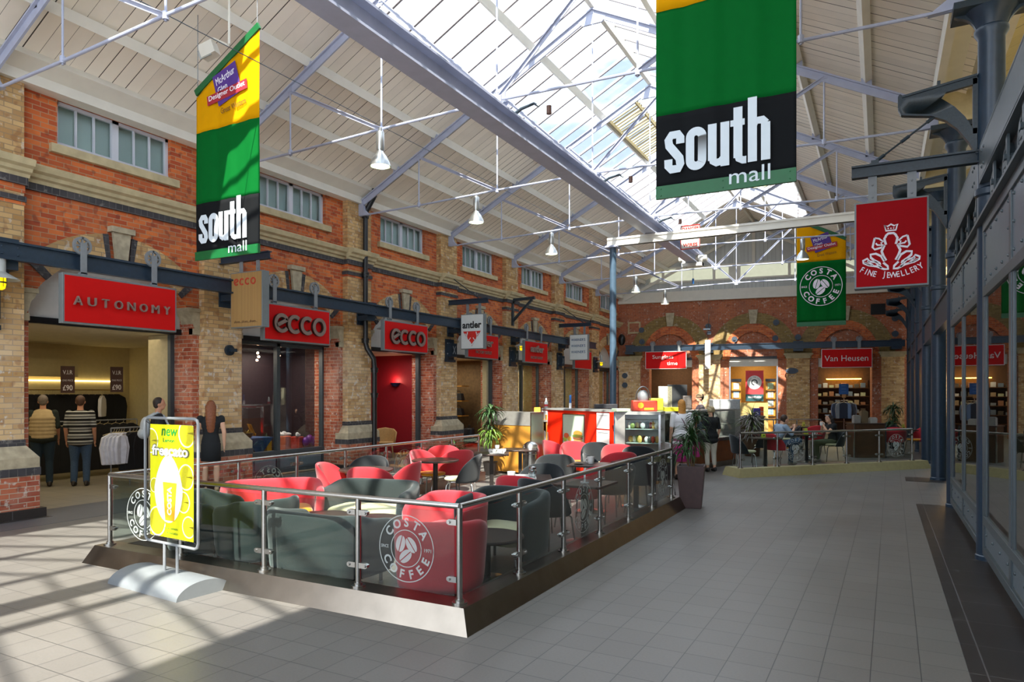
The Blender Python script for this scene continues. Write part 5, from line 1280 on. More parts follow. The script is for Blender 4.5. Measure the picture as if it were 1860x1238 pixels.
# round and square tables
p = G(665, 851, .72); put('rt', round_table, p, 0, 'left of the two tall round tables, among red chairs', 'dark round cafe tables')
p = G(791, 834, .72); put('rt', round_table, p, 0, 'right of the two tall round tables, its pedestal in full view', 'dark round cafe tables')
LT = lambda: round_table(.36, .43, True)
put('lt', LT, G(585, 936, .43), 0, 'low round coffee table in front of the charcoal sofas', 'low round coffee tables')
put('lt', LT, G(675, 942, .43), 0, 'low round coffee table behind the second front barrier post', 'low round coffee tables')
put('lt', LT, Vector((-3.35, 5.78, 0)), 0, 'low round coffee table right of the red corner armchair', 'low round coffee tables')
put('sq', square_table, G(893, 822, .72), 28, 'square dark table carrying the tray of stacked white cups', 'square cafe tables')
put('sq', square_table, G(945, 815, .72), 28, 'square dark table next to the wooden counter and chrome bin', 'square cafe tables')
T4 = G(958, 866, .72); put('sq', square_table, T4, 28, 'square dark table with a white tray and sugar pot', 'square cafe tables')
T5 = G(1074, 842, .72); put('sq', square_table, T5, 10, 'square dark table with the single white mug', 'square cafe tables')
T6 = G(1062, 876, .72); put('sq', square_table, T6, 0, 'square table seen through the right barrier with a menu holder', 'square cafe tables')
T7 = Vector((-3.42, 10.62, .72)); put('sq', square_table, T7, 0, 'square table behind the fourth right-side post', 'square cafe tables')
# armchairs and sofas
def sofa_at(kind, mk, px, py, phi, lab, z=.72, back=.3, group=None):
    q = G(px, py, z); f = Vector((cos(radians(phi)), sin(radians(phi)), 0)); return put(kind, mk, q+f*back, phi, lab, group)
rs = lambda: tub(1.15, .7, F_red, F_yel, name='tub_sofa', cat='sofa'); bs = lambda: tub(1.16, .72, F_dk, F_crm, h=.70, name='tub_sofa', cat='sofa'); ra = lambda: tub(.76, .7, F_red, F_red); ba = lambda: tub(.72, .68, F_dk, F_dk)
put('rs', rs, Vector((-6.55, 6.1, 0)), -42, 'red tub sofa by the left balustrade, in front of the brick pier', 'tub sofas')
put('bs', bs, Vector((-4.68, 5.05, 0)), 90, 'charcoal sofa with its back to the front barrier', 'tub sofas')
put('bs', bs, Vector((-5.55, 6.72, 0)), -80, 'charcoal sofa facing the camera behind the low coffee table', 'tub sofas')
put('bc', lambda: tub(.9, .7, F_dk, F_crm, h=.77), Vector((-3.5, 6.42, 0)), -98, 'large charcoal armchair with a cream seat beside the right-side barrier', 'tub armchairs')
put('ba', ba, Vector((-6.5, 5.1, 0)), 25, 'small charcoal armchair behind the yellow poster stand','tub armchairs')
put('ba', ba, Vector((-5.72, 5.15, 0)), 165, 'small charcoal armchair left of the sofa that backs on the front barrier','tub armchairs')
sofa_at('ra', ra, 845, 892, -95, 'red armchair facing the camera in the barrier corner', group='tub armchairs')
put('ra', ra, Vector((-3.42, 5.1, 0)), 118, 'large red armchair backing into the front right barrier corner', 'tub armchairs')

# crockery
M_china = pm('white_china', 'dcdcd8', .2, var=.02); M_tray = pm('white_tray', 'cfcfcb', .35, var=.02)
def mug(lab, p, r=.045, h=.095, handle=0):
    t = thing('mug', lab, 'mug', tuple(p), handle)
    MB().lathe([(r*.72, 0), (r*.9, .01), (r, h*.4), (r*1.05, h), (r*.95, h), (r*.9, h*.45), (r*.6, .012), (.002, .012)], n=20).build('cup', M_china, t)
    MB().tube([(r+.03*sin(a)+.0, 0, h*.5+.03*cos(a)) for a in [pi*i/8 for i in range(9)]], .006, 6).build('handle', M_china, t); return t
def tray(lab, p, w=.3, d=.22, rz=0, m_=None):
    t = thing('tray', lab, 'tray', tuple(p), rz); MB().box(-d/2, d/2, -w/2, w/2, 0, .006).box(-d/2, -d/2+.01, -w/2, w/2, 0, .016).box(d/2-.01, d/2, -w/2, w/2, 0, .016).box(-d/2, d/2, -w/2, -w/2+.01, 0, .016).box(-d/2, d/2, w/2-.01, w/2, 0, .016).build('tray', m_ or M_tray, t); return t
q = G(903, 822, .725); tray('white tray of stacked cups on the square table near the plant', q, .36, .26, radians(28))
for i, (dx, dy, dz) in enumerate(((-.1, -.06, 0), (-.02, -.08, 0), (.07, -.02, 0), (.1, .07, 0), (-.05, .05, 0), (0, 0, .07))):
    mug('one of the white cups crowded on the far tray', q+Vector((dx, dy, .008+dz)), .042, .06, i)['group'] = 'cups on the far tray'
q = G(952, 867, .725); tray('white tray on the square table behind the red chair', q, .46, .3, radians(28))
mug('white cup at the left of the near tray', q+Vector((-.14, -.08, .008)), .05, .07, 2.5)
t = thing('sugar_pot', 'clear glass sugar pot standing on the near tray', 'pot', tuple(q+Vector((.09, .06, .008))))
MB().lathe([(.045, 0), (.05, .01), (.05, .08), (.035, .1), (.035, .12), (.002, .12)], n=18).build('jar', glass('jar_glass', tint=(.8, .85, .85), refl=.2), t); MB().lathe([(.04, .1), (.045, .105), (.045, .125), (.002, .14)], n=18).build('lid', M_leg, t)
mug('single white mug on the middle square table', T5+Vector((.0, -.02, .002)), .05, .11, radians(200))
t = thing('plate', 'small dark plate with a napkin beside the white mug', 'plate', tuple(T5+Vector((-.16, -.1, .001)))); MB().lathe([(.05, 0), (.09, .012), (.085, .014), (.002, .006)], n=24).build('plate', M_tabtop, t)
def cardstand(lab, p, rz, col='c9c832', sc_=1.0):
    t = thing('menu_card', lab, 'card', tuple(p), rz); a, h = .05*sc_, .15*sc_
    MB().prism([(-.03*sc_, -a, 0), (-.03*sc_, a, 0), (-.004, a*.7, h), (-.004, -a*.7, h)], (.004, 0, 0)).prism([(.03*sc_, -a, 0), (.03*sc_, a, 0), (.004, a*.7, h), (.004, -a*.7, h)], (.004, 0, 0)).build('card', pm('card_'+col, col, .6), t)
    MB().cyl((.03*sc_, 0, .05*sc_), (.036*sc_, 0, .05*sc_), .02*sc_, 10).build('print', pm('card_print', '4f6b28', .6), t); return t
t = thing('menu_holder', 'clear menu holder on the table seen through the barrier glass', 'holder', tuple(T6+Vector((.0, 0, .001))), .4)
MB().box(-.05, .05, -.06, .06, 0, .012).box(-.01, .01, -.04, .04, .012, .16).build('holder', pm('pale_acrylic', 'b9bdbb', .2), t)

# ================================================================ POSTER STAND in front of the barrier
ps = thing('poster_stand', 'yellow lemon drink poster in a grey tube frame on an arched base', 'poster stand', tuple(G(310, 1070)))
S0 = G(264, 1066); S1 = G(362, 1068)                 # plane of the poster
A_ = Vector((-6.23, 4.12, 0)); B_ = Vector((-5.30, 4.02, 0)); 
A_ = G(264, 1052); B_ = G(360, 1077)
dv = (B_-A_); wS = dv.length; dv.normalize(); nv = Vector((dv.y, -dv.x, 0))
def PS(s, z, o=0): p = A_+dv*s+nv*o; return Vector((p.x, p.y, z))
ztop = 1.56; zbt = .39; rr = .05
fr_ = [(rr, zbt), (wS-rr, zbt), (wS-rr*.3, zbt+rr*.3), (wS, zbt+rr), (wS, ztop-rr), (wS-rr*.3, ztop-rr*.3), (wS-rr, ztop), (rr, ztop), (rr*.3, ztop-rr*.3), (0, ztop-rr), (0, zbt+rr), (rr*.3, zbt+rr*.3)]
MB().tube([PS(a, b) for a, b in fr_], .013, 10, closed=True).build('tube_frame', M_grey, ps, w=True)
for f in (.38, .62): MB().cyl(PS(wS*f, .1), PS(wS*f, zbt), .014, 10).build('stem', M_grey, ps, w=True)
bw = .27; bl0 = -.16; bl1 = wS+.1
arcp = [PS(bl0, .0 + .135*cos(a)-.0, bw*sin(a)) for a in [(-pi/2+pi*i/16) for i in range(17)]]
MB().prism(arcp, dv*(bl1-bl0)).build('base', pm('silver_grey_base', '767b7e', .4, var=.03), ps, w=True)
M_lem = pm('lemon_print', 'e6e400', .5, var=.03); M_lemw = pm('poster_white', 'f2f4ea', .5, var=.01); M_lem2 = pm('lemon_flesh', 'cfc61a', .5, var=.08, scale=60); M_grn = pm('green_ink', '1f7a2c', .5); M_or = pm('orange_drink', 'eba317', .5, var=.1)
pw0, pw1, pz0, pz1 = .09*wS*1.2, wS*.92, .45, 1.50
pos = MB().prism([PS(pw0, pz0), PS(pw1, pz0), PS(pw1, pz1), PS(pw0, pz1)], nv*.004).build('poster', M_lem, ps, w=True)
PW = pw1-pw0; PH = pz1-pz0
def PP(u, v, o=.0045): return PS(pw0+PW*u, pz0+PH*v, o)
Zv = Vector((0, 0, 1))
def lemon(u, v, r, clip=True):
    c = PP(u, v); white = MB(); flesh = MB()
    def ring_(ra, rb, mb, o):
        pts = []
        A = [2*pi*i/32 for i in range(33)]
        seg = [(min(max(ra*cos(a), -u*PW), (1-u)*PW), min(max(ra*sin(a), -v*PH), (1-v)*PH)) for a in A]; se2 = [(min(max(rb*cos(a), -u*PW), (1-u)*PW), min(max(rb*sin(a), -v*PH), (1-v)*PH)) for a in A]
        mb.strip([c+dv*x+Zv*z+nv*o for x, z in seg], [c+dv*x+Zv*z+nv*o for x, z in se2], nv*.001)
    ring_(r*.9, r, white, 0); ring_(r*.05, r*.82, flesh, 0); white.build('lemon_rind', M_lemw, pos, w=True); flesh.build('lemon_slice', M_lem2, pos, w=True)
for u, v, r in ((.86, .93, .13), (.84, .55, .12), (.17, .13, .14), (.9, .12, .1), (.1, .45, .07), (.02, .85, .12), (.78, .33, .1)): lemon(u, v, r)
g = MB(); cc = PP(.44, .43, .0062)
g.prism([cc+dv*(.33*PW*cos(a)*(1-.25*max(0, sin(a))))+Zv*(.30*PH*sin(a)) for a in [2*pi*i/28 for i in range(28)]], nv*.001); g.build('glow_panel', M_lemw, pos, w=True)
g = MB(); g.prism([PP(.31, .49, .0075), PP(.64, .49, .0075), PP(.58, .15, .0075), PP(.37, .15, .0075)], nv*.001); g.build('drink', M_or, pos, w=True)
g = MB(); text(g, 'COSTA', PP(.52, .2, .0088), Zv, -dv, PH*.25, PW*.1, .001, .03); g.build('cup_lettering', M_lemw, pos, w=True)
g = MB(); text(g, 'new', PP(.28, .9, .0075), dv, Zv, PW*.36, PH*.065, .0015, .012, .15); text(g, 'Lemon', PP(.32, .845, .0075), dv, Zv, PW*.26, PH*.035, .0015, .01); text(g, 'new lemon', PP(.36, .075, .0085), dv, Zv, PW*.3, PH*.022, .001); text(g, 'frescato', PP(.4, .035, .0085), dv, Zv, PW*.26, PH*.022, .001); g.build('green_lettering', M_grn, pos, w=True)
g = MB(); text(g, 'frescato', PP(.04, .715, .0065), dv, Zv, PW*.88, PH*.11, .001, .07); g.build('lettering_shadow', pm('grey_shadow_print', '6e6a3a', .5), pos, w=True)
g = MB(); text(g, 'frescato', PP(.05, .722, .0078), dv, Zv, PW*.84, PH*.095, .001, .03); g.build('lettering', M_lemw, pos, w=True)
g = MB()
for u, v in ((0, 1), (1, 1), (0, 0), (1, 0)):
    e = PS(0 if u == 0 else wS, ztop-.03 if v else zbt+.03); g.cyl(PP(u, v), e, .003, 5)
g.build('corner_tie', M_black, ps, w=True)

# ================================================================ PLANTS
M_leaf = pm('dark_green_leaf', '2c4a22', .45, var=.35, scale=25); M_leafl = pm('light_green_leaf', '5d7d2c', .45, var=.35, scale=25); M_trunk = pm('brown_cane', '6b5238', .8, var=.2)
def leaves(n, h0, h1, L0, L1, seed, wd=.03, droop=1.0, top=True, spread=1.0):
    r = random.Random(seed); m = MB()
    for i in range(n):
        a = r.uniform(0, 2*pi); z = r.uniform(h0, h1); L = r.uniform(L0, L1); el = r.uniform(-.1, 1.3)*spread; w = wd*r.uniform(.7, 1.2); q = 6; P = []; dirh = Vector((cos(a), sin(a), 0)); side = Vector((-sin(a), cos(a), 0))
        p = Vector((0, 0, z))+dirh*.02; e = el; vs = []; fs = []
        for k in range(q+1):
            t = k/q; ww = w*(sin(pi*min(1, t*.85+.12)))**.7*(1-t*.3) if k < q else .001
            up = Vector((-cos(a)*sin(e), -sin(a)*sin(e), cos(e)))
            vs += [p-side*ww/2+up*ww*.18, p-up*.0, p+side*ww/2+up*ww*.18]
            p = p + (dirh*cos(e)+Vector((0, 0, sin(e))))*L/q; e -= droop*.42
        for k in range(q):
            for j in range(2): fs.append((k*3+j, k*3+j+1, (k+1)*3+j+1, (k+1)*3+j))
        m.add(vs, fs)
    return m
def planter_plant():
    p = G(1253, 922); t = thing('potted_dracaena', 'spiky dracaena in a tall tapered maroon planter at the barrier end', 'potted plant', (p.x, p.y+.1, 0), radians(10))
    M_pot = pm('maroon_planter', '45302f', .45, var=.15); z = .66
    m = MB(); w0, w1 = .155, .21
    m.add([(-w0, -w0, 0), (w0, -w0, 0), (w0, w0, 0), (-w0, w0, 0), (-w1, -w1, z), (w1, -w1, z), (w1, w1, z), (-w1, w1, z), (-w1+.02, -w1+.02, z), (w1-.02, -w1+.02, z), (w1-.02, w1-.02, z), (-w1+.02, w1-.02, z), (-w1+.03, -w1+.03, z-.06), (w1-.03, -w1+.03, z-.06), (w1-.03, w1-.03, z-.06), (-w1+.03, w1-.03, z-.06)],
          [(0,3,2,1),(0,1,5,4),(1,2,6,5),(2,3,7,6),(3,0,4,7),(4,5,9,8),(5,6,10,9),(6,7,11,10),(7,4,8,11),(8,9,13,12),(9,10,14,13),(10,11,15,14),(11,8,12,15),(12,13,14,15)])
    m.build('planter', M_pot, t, bevel=.006)
    MB().box(-w1+.03, w1-.03, -w1+.03, w1-.03, z-.07, z-.03).build('soil', pm('dark_soil', '241a14', .95, var=.3, scale=60, bump=.6), t)
    c = MB()
    for x, y, h in ((0, 0, 1.12), (.06, .05, 1.45), (-.07, -.04, .95)): c.tube([(x*.5, y*.5, z-.08), (x, y, (z+h)/2), (x*1.3, y*1.2, h)], .014, 7)
    c.build('cane', M_trunk, t)
    for i, (x, y, h, n, L) in enumerate(((0, 0, 1.12, 80, .42), (.08, .06, 1.45, 40, .3), (-.09, -.05, .95, 55, .38))):
        lm = leaves(int(n*1.5), h-.16, h+.06, L*.6, L, 11+i, .028, .75); lm.xform(Matrix.Translation((x, y, 0))); lm.build('foliage', M_leaf, t, smooth=0)
planter_plant()
def cornplant(lab, px, zpot, H, seed, loc, col):
    t = thing('potted_dracaena', lab, 'potted plant', tuple(loc))
    MB().lathe([(.12, 0), (.16, .3), (.17, .3), (.155, .29), (.002, .27)], n=24).build('pot', M_tableg, t); MB().tube([(0, 0, .2), (.01, 0, H)], .02, 8).build('cane', M_trunk, t)
    leaves(60, H*.55, H*.7, .25, .4, seed, .045, .95).build('foliage', col, t, smooth=0); leaves(70, H-.12, H+.05, .3, .46, seed+1, .045, .8).build('foliage', M_leaf, t, smooth=0); leaves(30, H*.72, H*.85, .2, .32, seed+4, .045, .95).build('foliage', M_leaf, t, smooth=0)
q = G(915, 850); cornplant('leafy corn plant in front of the wooden counter end', 0, 0, 1.38, 21, (-7.5, 13.1, 0), M_leafl)
cornplant('dark leafy plant by the blue columns at the far right', 0, 0, 1.3, 31, (.35, 25.4, 0), M_leaf)
# small plant and planter box outside the left balustrade
t = thing('low_shrub', 'low dark shrub behind the far end of the left balustrade', 'shrub', (-8.6, 13.4, 0)); MB().box(-.35, .35, -.2, .2, 0, .35).build('box', M_tableg, t); leaves(140, .3, .45, .25, .5, 41, .04, .7, spread=1.2).build('foliage', M_leaf, t, smooth=0)
# ================================================================ PENDANT LAMPS and ceiling fittings
M_alu = pm('spun_aluminium', 'b4b7b6', .28, metal=.9, var=.04)
def pend():
    t = thing('pendant_lamp', '', 'lamp')
    MB().lathe([(.06, -.02), (.065, -.04), (.065, -.3), (.05, -.33), (.06, -.36), (.11, -.42), (.16, -.52), (.175, -.58), (.165, -.58), (.15, -.52), (.10, -.43), (.03, -.4)], n=28).build('shade', M_alu, t)
    MB().cyl((0, 0, -.57), (0, 0, -.575), .15, 24).build('lens', pm('lamp_lens', 'd9e0c0', .3, emit=1.5, ecol='eef5c8'), t)
    MB().cyl((0, 0, .06), (0, 0, -.03), .015, 8).box(-.03, .03, -.01, .01, -.02, .05).build('hook', M_alu, t); return t
lp = [(-7.2, 8.97, 'left'), (-7.72, 12.87, 'left'), (-7.72, 16.74, 'left'), (-7.9, 24.48, 'left'), (-7.9, 28.35, 'left'), (-1.9, 12.87, 'right'), (-1.9, 20.6, 'right')]
ll = ['nearest aluminium pendant lamp, hanging under the rod joint right of the left banner', 'second aluminium pendant lamp over the red shoe signs', 'third aluminium pendant lamp left of the white crossbeam\'s column', 'small aluminium pendant lamp right of the blue column', 'farthest small pendant lamp near the boarded gable', 'aluminium pendant lamp beside the large near banner\'s lower right', 'aluminium pendant lamp above the far coffee banner']
for i, (x, y, s) in enumerate(lp):
    z = 6.0+.14*(1-abs(x-RID)/5.9); put('pend', pend, Vector((x, y, 0)), 0, ll[i], 'aluminium pendant lamps').location = (x, y, z-.03)
t = thing('floodlight', 'white box floodlight on a bent arm beside the left banner', 'floodlight', (-9.0, 7.15, 7.0))
q = atY(380, 92, 7.2)
MB().rbox((q.x, 7.2, q.z), (.24, .16, .2), .3, Matrix.Rotation(radians(-20), 4, 'Y')).build('housing', M_white, t, w=True)
MB().rbox((q.x-.02, 7.13, q.z-.06), (.2, .02, .14), .3, Matrix.Rotation(radians(-20), 4, 'Y')).build('lens', M_shade, t, w=True)
MB().tube([(q.x+.02, 7.2, q.z+.12), (q.x+.1, 7.2, q.z+.16), (q.x+.42, 7.2, q.z-.02), (q.x+.44, 7.2, q.z+.0), (q.x+.44, 7.2, zb(q.x+.44))], .018, 8).build('arm', M_white, t, w=True)
# banner cords up to the purlins
t = thing('banner_cord', 'thin cords tying the left banner to the roof', 'cord', (-8.4, 7, 7.1))
MB().cyl((-9.08, 7, 6.3), (-9.08, 7, zb(-9.08)), .006, 5).cyl((-7.82, 7, 7.0), (-7.82, 7, zb(-7.82)), .006, 5).build('cord', M_grey, t, w=True)
t = thing('banner_cord', 'thin cords holding the near south banner, out of frame above it', 'cord', (-1.4, 7, 7.1))
MB().cyl((-2.0, 7, 7.0), (-2.0, 7, zb(-2.0)), .006, 5).cyl((-.75, 7, 6.3), (-.75, 7, zb(-.75)), .006, 5).build('cord', M_grey, t, w=True)
t = thing('banner_cord', 'thin cords tying the far coffee banner to the roof', 'cord', (-1.6, 22.5, 7.1))
MB().cyl((-2.2, 22.5, 7.0), (-2.2, 22.5, zb(-2.2)), .006, 5).cyl((-.95, 22.5, 6.3), (-.95, 22.5, zb(-.95)), .006, 5).build('cord', M_grey, t, w=True)
for k in (1, 2, 3):
    y = YC(k)+.4; t = thing('girder_lug', ['dark steel lug hooked on the crane girder, nearest', 'dark steel lug hooked on the crane girder, middle', 'dark steel lug hooked on the crane girder, beyond the crossbeam'][k-1], 'fitting', (RID, y, 6.1), 0, 'lugs on the crane girder')
    MB().tube([(.05, 0, -.06), (.2, 0, .02), (.42, .0, .06), (.5, 0, 0)], [.03, .025, .02, .015], 8).build('arm', M_dkgreen, t); MB().cyl((.62, .1, -.1), (.62, .1, .02), .04, 10).build('insulator', pm('brown_insulator', '6b4a3c', .4), t)
MB_ = MB().tube([(-7.9, -3, 6.45), (-7.5, 12, 6.35), (-7.2, 24, 6.3)], .006, 5).build('catenary_wire', M_dkgreen); tag(MB_, 'thin dark wire strung along the roof left of the girder', 'wire')

# ================================================================ PEOPLE
SK = pm('skin', 'c08a6c', .6, var=.05); SK2 = pm('fair_skin', 'd1a386', .6, var=.05)
def stripes():
    m, nt, b = new_mat('striped_polo'); L = nt.links.new; g = nt.nodes.new('ShaderNodeNewGeometry'); s = nt.nodes.new('ShaderNodeSeparateXYZ'); L(g.outputs['Position'], s.inputs[0])
    mu = nt.nodes.new('ShaderNodeMath'); mu.operation = 'MULTIPLY'; mu.inputs[1].default_value = 1/.125; L(s.outputs['Z'], mu.inputs[0]); fr = nt.nodes.new('ShaderNodeMath'); fr.operation = 'FRACT'; L(mu.outputs[0], fr.inputs[0])
    r = nt.nodes.new('ShaderNodeValToRGB'); r.color_ramp.interpolation = 'CONSTANT'; e = r.color_ramp.elements; e[0].color = (.012, .012, .012, 1); e[1].position = .42; e[1].color = (.6, .6, .56, 1)
    for p, c in ((.52, (.1, .1, .095, 1)), (.9, (.6, .6, .56, 1))): q = e.new(p); q.color = c
    L(fr.outputs[0], r.inputs[0]); L(r.outputs[0], b.inputs['Base Color']); b.inputs['Roughness'].default_value = .9; return m
def cap(m, p, q, r1, r2, n=12):
    p = Vector(p); q = Vector(q); m.tube([p, p.lerp(q, .5), q], [r1, (r1+r2)/2, r2], n); m.ell(p, (r1,)*3, n); m.ell(q, (r2,)*3, n)
def rem(o, vox, sm=3):
    r = o.modifiers.new('remesh', 'REMESH'); r.mode = 'VOXEL'; r.voxel_size = vox; r.use_smooth_shade = True
    s = o.modifiers.new('smooth', 'SMOOTH'); s.factor = .5; s.iterations = sm; return o
STAND = dict(pel=(0, 0, .95), wai=(0, .0, 1.1), che=(0, 0, 1.3), nek=(0, -.01, 1.47), head=(0, .015, 1.62),
             shL=(-.185, -.01, 1.40), elL=(-.235, -.04, 1.13), wrL=(-.235, .04, .88), shR=(.185, -.01, 1.40), elR=(.235, -.04, 1.13), wrR=(.235, .04, .88),
             hiL=(-.09, 0, .92), knL=(-.10, .02, .5), anL=(-.105, -.02, .09), hiR=(.09, 0, .92), knR=(.10, .02, .5), anR=(.105, -.02, .09))
SIT = dict(STAND, pel=(0, 0, .54), wai=(0, -.01, .68), che=(0, .02, .88), nek=(0, .03, 1.04), head=(0, .06, 1.17),
           shL=(-.185, .02, .98), elL=(-.25, .12, .76), wrL=(-.1, .33, .80), shR=(.185, .02, .98), elR=(.25, .12, .76), wrR=(.1, .33, .80),
           hiL=(-.1, .04, .52), knL=(-.12, .46, .50), anL=(-.12, .44, .09), hiR=(.1, .04, .52), knR=(.12, .46, .50), anR=(.12, .46, .09))
def person(lab, loc, phi, H=1.75, J=None, skin=SK, top=None, sleeve=.5, bottom=None, legto=1.0, skirt=None, shoes='2a2420', hair='2a1e16', hairfn=None, fat=1.0, face=False, extra=None, headrot=0, hem=.0, female=False):
    J = dict(J or STAND); k = H/1.75; V = {a: Vector(b)*k for a, b in J.items()}
    t = thing('person', lab, 'person', tuple(loc), radians(phi-90))
    def torso(m, g, neck=True, low=True):
        w = fat
        for a, b_, n_ in (('pel', 'wai', 5), ('wai', 'che', 5)):
            for i in range(n_):
                u = i/n_; p = V[a].lerp(V[b_], u)
                r0 = {'pel': (.158, .115), 'wai': (.135, .10) if not female else (.122, .092)}[a]; r1 = {'wai': (.135, .10) if not female else (.122, .092), 'che': (.165, .115) if not female else (.15, .115)}[b_]
                rx = (r0[0]*(1-u)+r1[0]*u)*w*k+g; ry = (r0[1]*(1-u)+r1[1]*u)*w*k+g
                m.ell(p, (rx, ry, .085*k), 18)
        m.ell(V['che'], (.165*w*k+g, .115*w*k+g, .15*k+g*.5), 18); m.ell(V['che'].lerp(V['nek'], .45), (.15*k+g, .085*k+g, .085*k+g*.4), 16)
    m = MB(); torso(m, 0)
    cap(m, V['nek']-Vector((0, 0, .06*k)), V['nek']+Vector((0, .01, .06*k)), .058*k, .052*k)
    R_ = Matrix.Rotation(radians(headrot), 4, 'Z'); h = V['head']
    def HD(x, y, z): return h + (R_ @ Vector((x*k, y*k, z*k)))
    m.ell(h+Vector((0, -.005*k, .022*k)), (.08*k, .096*k, .1*k), 18); m.ell(HD(0, .022, -.045), (.056*k, .068*k, .068*k), 16, R_); m.ell(HD(0, .098, -.012), (.012*k, .018*k, .02*k), 8); m.ell(HD(0, .088, -.0), (.009*k, .015*k, .03*k), 8)
    for s_ in (-1, 1): m.ell(HD(s_*.077, -.005, -.008), (.01*k, .02*k, .03*k), 8)
    for S in 'LR':
        sh, el, wr, hi, kn, an = (V[x+S] for x in ('sh', 'el', 'wr', 'hi', 'kn', 'an'))
        cap(m, sh, el, .052*k, .04*k); cap(m, el, wr, .041*k, .027*k); cap(m, hi, kn, .085*k*fat, .056*k); cap(m, kn, kn.lerp(an, .4), .054*k, .055*k); cap(m, kn.lerp(an, .4), an, .055*k, .037*k)
        # hand: palm, four fingers, thumb
        d = (wr-el).normalized(); sx = 1 if S == 'R' else -1; side = d.cross(Vector((sx, 0, 0))); side = side.normalized() if side.length > .1 else Vector((0, 1, 0)); nrm = d.cross(side).normalized()
        pc = wr+d*.05*k
        for a in (-.6, 0, .6): m.ell(pc+side*a*.028*k, (.02*k, .02*k, .045*k) if abs(d.z) > .6 else (.024*k, .03*k, .022*k), 10)
        for i_, (a, L_) in enumerate(((-.034, .062), (-.012, .074), (.011, .07), (.033, .055))):
            b0 = wr+d*.085*k+side*a*k; b1 = b0+d*L_*.5*k+nrm*.004*k; b2 = b1+d*L_*.4*k+nrm*.018*k*(-sx); m.tube([b0-d*.02*k, b0, b1, b2], [.0105*k, .0105*k, .009*k, .0075*k], 7)
        tb = wr+d*.03*k+side*.036*k; m.tube([tb-side*.015*k, tb+side*.016*k+d*.022*k, tb+side*.022*k+d*.055*k], [.013*k, .011*k, .009*k], 7)
        fo = Vector((0, 1, 0)); m.ell(an+fo*.05*k+Vector((0, 0, -.045*k)), (.038*k, .11*k, .035*k), 10)
    rem(m.build('body', skin, t, smooth=180), .0095)
    if top is not None:
        m = MB(); torso(m, .016); 
        if hem: m.ell(V['pel']+Vector((0, 0, -hem)), (.165*fat*k+.018, .125*fat*k+.018, .1*k), 18); m.ell(V['pel'], (.165*fat*k+.018, .125*fat*k+.018, .12*k), 18)
        for S in 'LR':
            sh, el, wr = V['sh'+S], V['el'+S], V['wr'+S]; cap(m, sh, sh.lerp(el, min(1, sleeve*2)), .066*k, (.066-.014*min(1, sleeve*2))*k)
            if sleeve > .5: cap(m, el, el.lerp(wr, (sleeve-.5)*2), .054*k, .042*k)
        m.ell(V['che'].lerp(V['nek'], .75), (.075*k, .07*k, .05*k), 14)
        rem(m.build('top', top, t, smooth=180), .013)
    if bottom is not None:
        m = MB(); m.ell(V['pel'], (.165*fat*k+.012, .12*fat*k+.012, .12*k), 18)
        for S in 'LR':
            hi, kn, an = V['hi'+S], V['kn'+S], V['an'+S]; cap(m, hi, kn, .098*k*fat, .072*k); e = kn.lerp(an, legto*.98); cap(m, kn, e, .071*k, .06*k)
        rem(m.build('trousers', bottom, t, smooth=180), .014)
    if skirt is not None:
        mat, z1, rr = skirt; z0 = V['pel'].z+.08*k; prof = [(.02, z0), (.145*k, z0), (.178*k, V['pel'].z-.04), (rr, z1), (rr-.012, z1), (.15*k, V['pel'].z-.05), (.02, V['pel'].z-.04)]
        o = MB().lathe(prof, n=28); o.xform(Matrix.Scale(.78, 4, (0, 1, 0))); o.build('skirt', mat, t, smooth=180)
    for S in 'LR':
        an = V['an'+S]; m = MB(); m.ell(an+Vector((0, .045*k, -.05*k)), (.048*k, .135*k, .042*k), 14); m.ell(an+Vector((0, -.02*k, -.02*k)), (.045*k, .055*k, .055*k), 12)
        rem(m.build('shoe', pm('shoe_'+shoes, shoes, .5), t, smooth=180), .012, 2)
    hm = MB(); hm.ell(h+Vector((0, -.02*k, .034*k)), (.084*k, .093*k, .098*k), 18)
    if hairfn: hairfn(hm, h, k, HD)
    rem(hm.build('hair', pm('hair_'+hair, hair, .6, var=.25, scale=60, bump=.3), t, smooth=180), .011, 1)
    if face:
        e = MB(); 
        for s_ in (-1, 1): e.ell(HD(s_*.03, .088, .012), (.011*k, .006*k, .006*k), 8)
        for s_ in (-1, 1): e.tube([HD(s_*.018, .092, .034), HD(s_*.044, .084, .034)], .004*k, 5)
        e.build('eyes', M_black, t); MB().ell(HD(0, .088, -.05), (.022*k, .008*k, .007*k), 8).build('mouth', pm('lips', '9a4a44', .5), t)
    if extra: extra(t, V, k)
    return t
def PD(px, c, z=0): u = (px-HX)/FPX; return Vector((c*(FX[0]+u*RX[0]), c*(FX[1]+u*RX[1]), z))
jean = pm('blue_denim', '3d5470', .9, var=.15, scale=50); djean = pm('dark_denim', '1f3240', .9, var=.15, scale=50); blkc = pm('black_cloth', '15191c', .9, var=.1); beige = pm('beige_gilet', 'b09a72', .9, var=.08); dgr = pm('dark_green_cloth', '1c241e', .9); wht = pm('white_cloth', 'e4e4e6', .85, var=.04)
shortbk = lambda m, h, k, HD: m.ell(h+Vector((0, -.045*k, -.01*k)), (.07*k, .06*k, .07*k), 12)
def vest(t, V, k):
    m = MB(); 
    for u in range(6): p = V['pel'].lerp(V['che'], u/5); m.ell(p+Vector((0, -.004, 0)), (.178*k*1.3, .135*k*1.36, .10*k), 18)
    m.ell(V['che'], (.228*k, .172*k, .17*k), 18); m.ell(V['che'].lerp(V['nek'], .5), (.18*k, .13*k, .10*k), 16); rem(m.build('gilet', beige, t, smooth=180), .014)
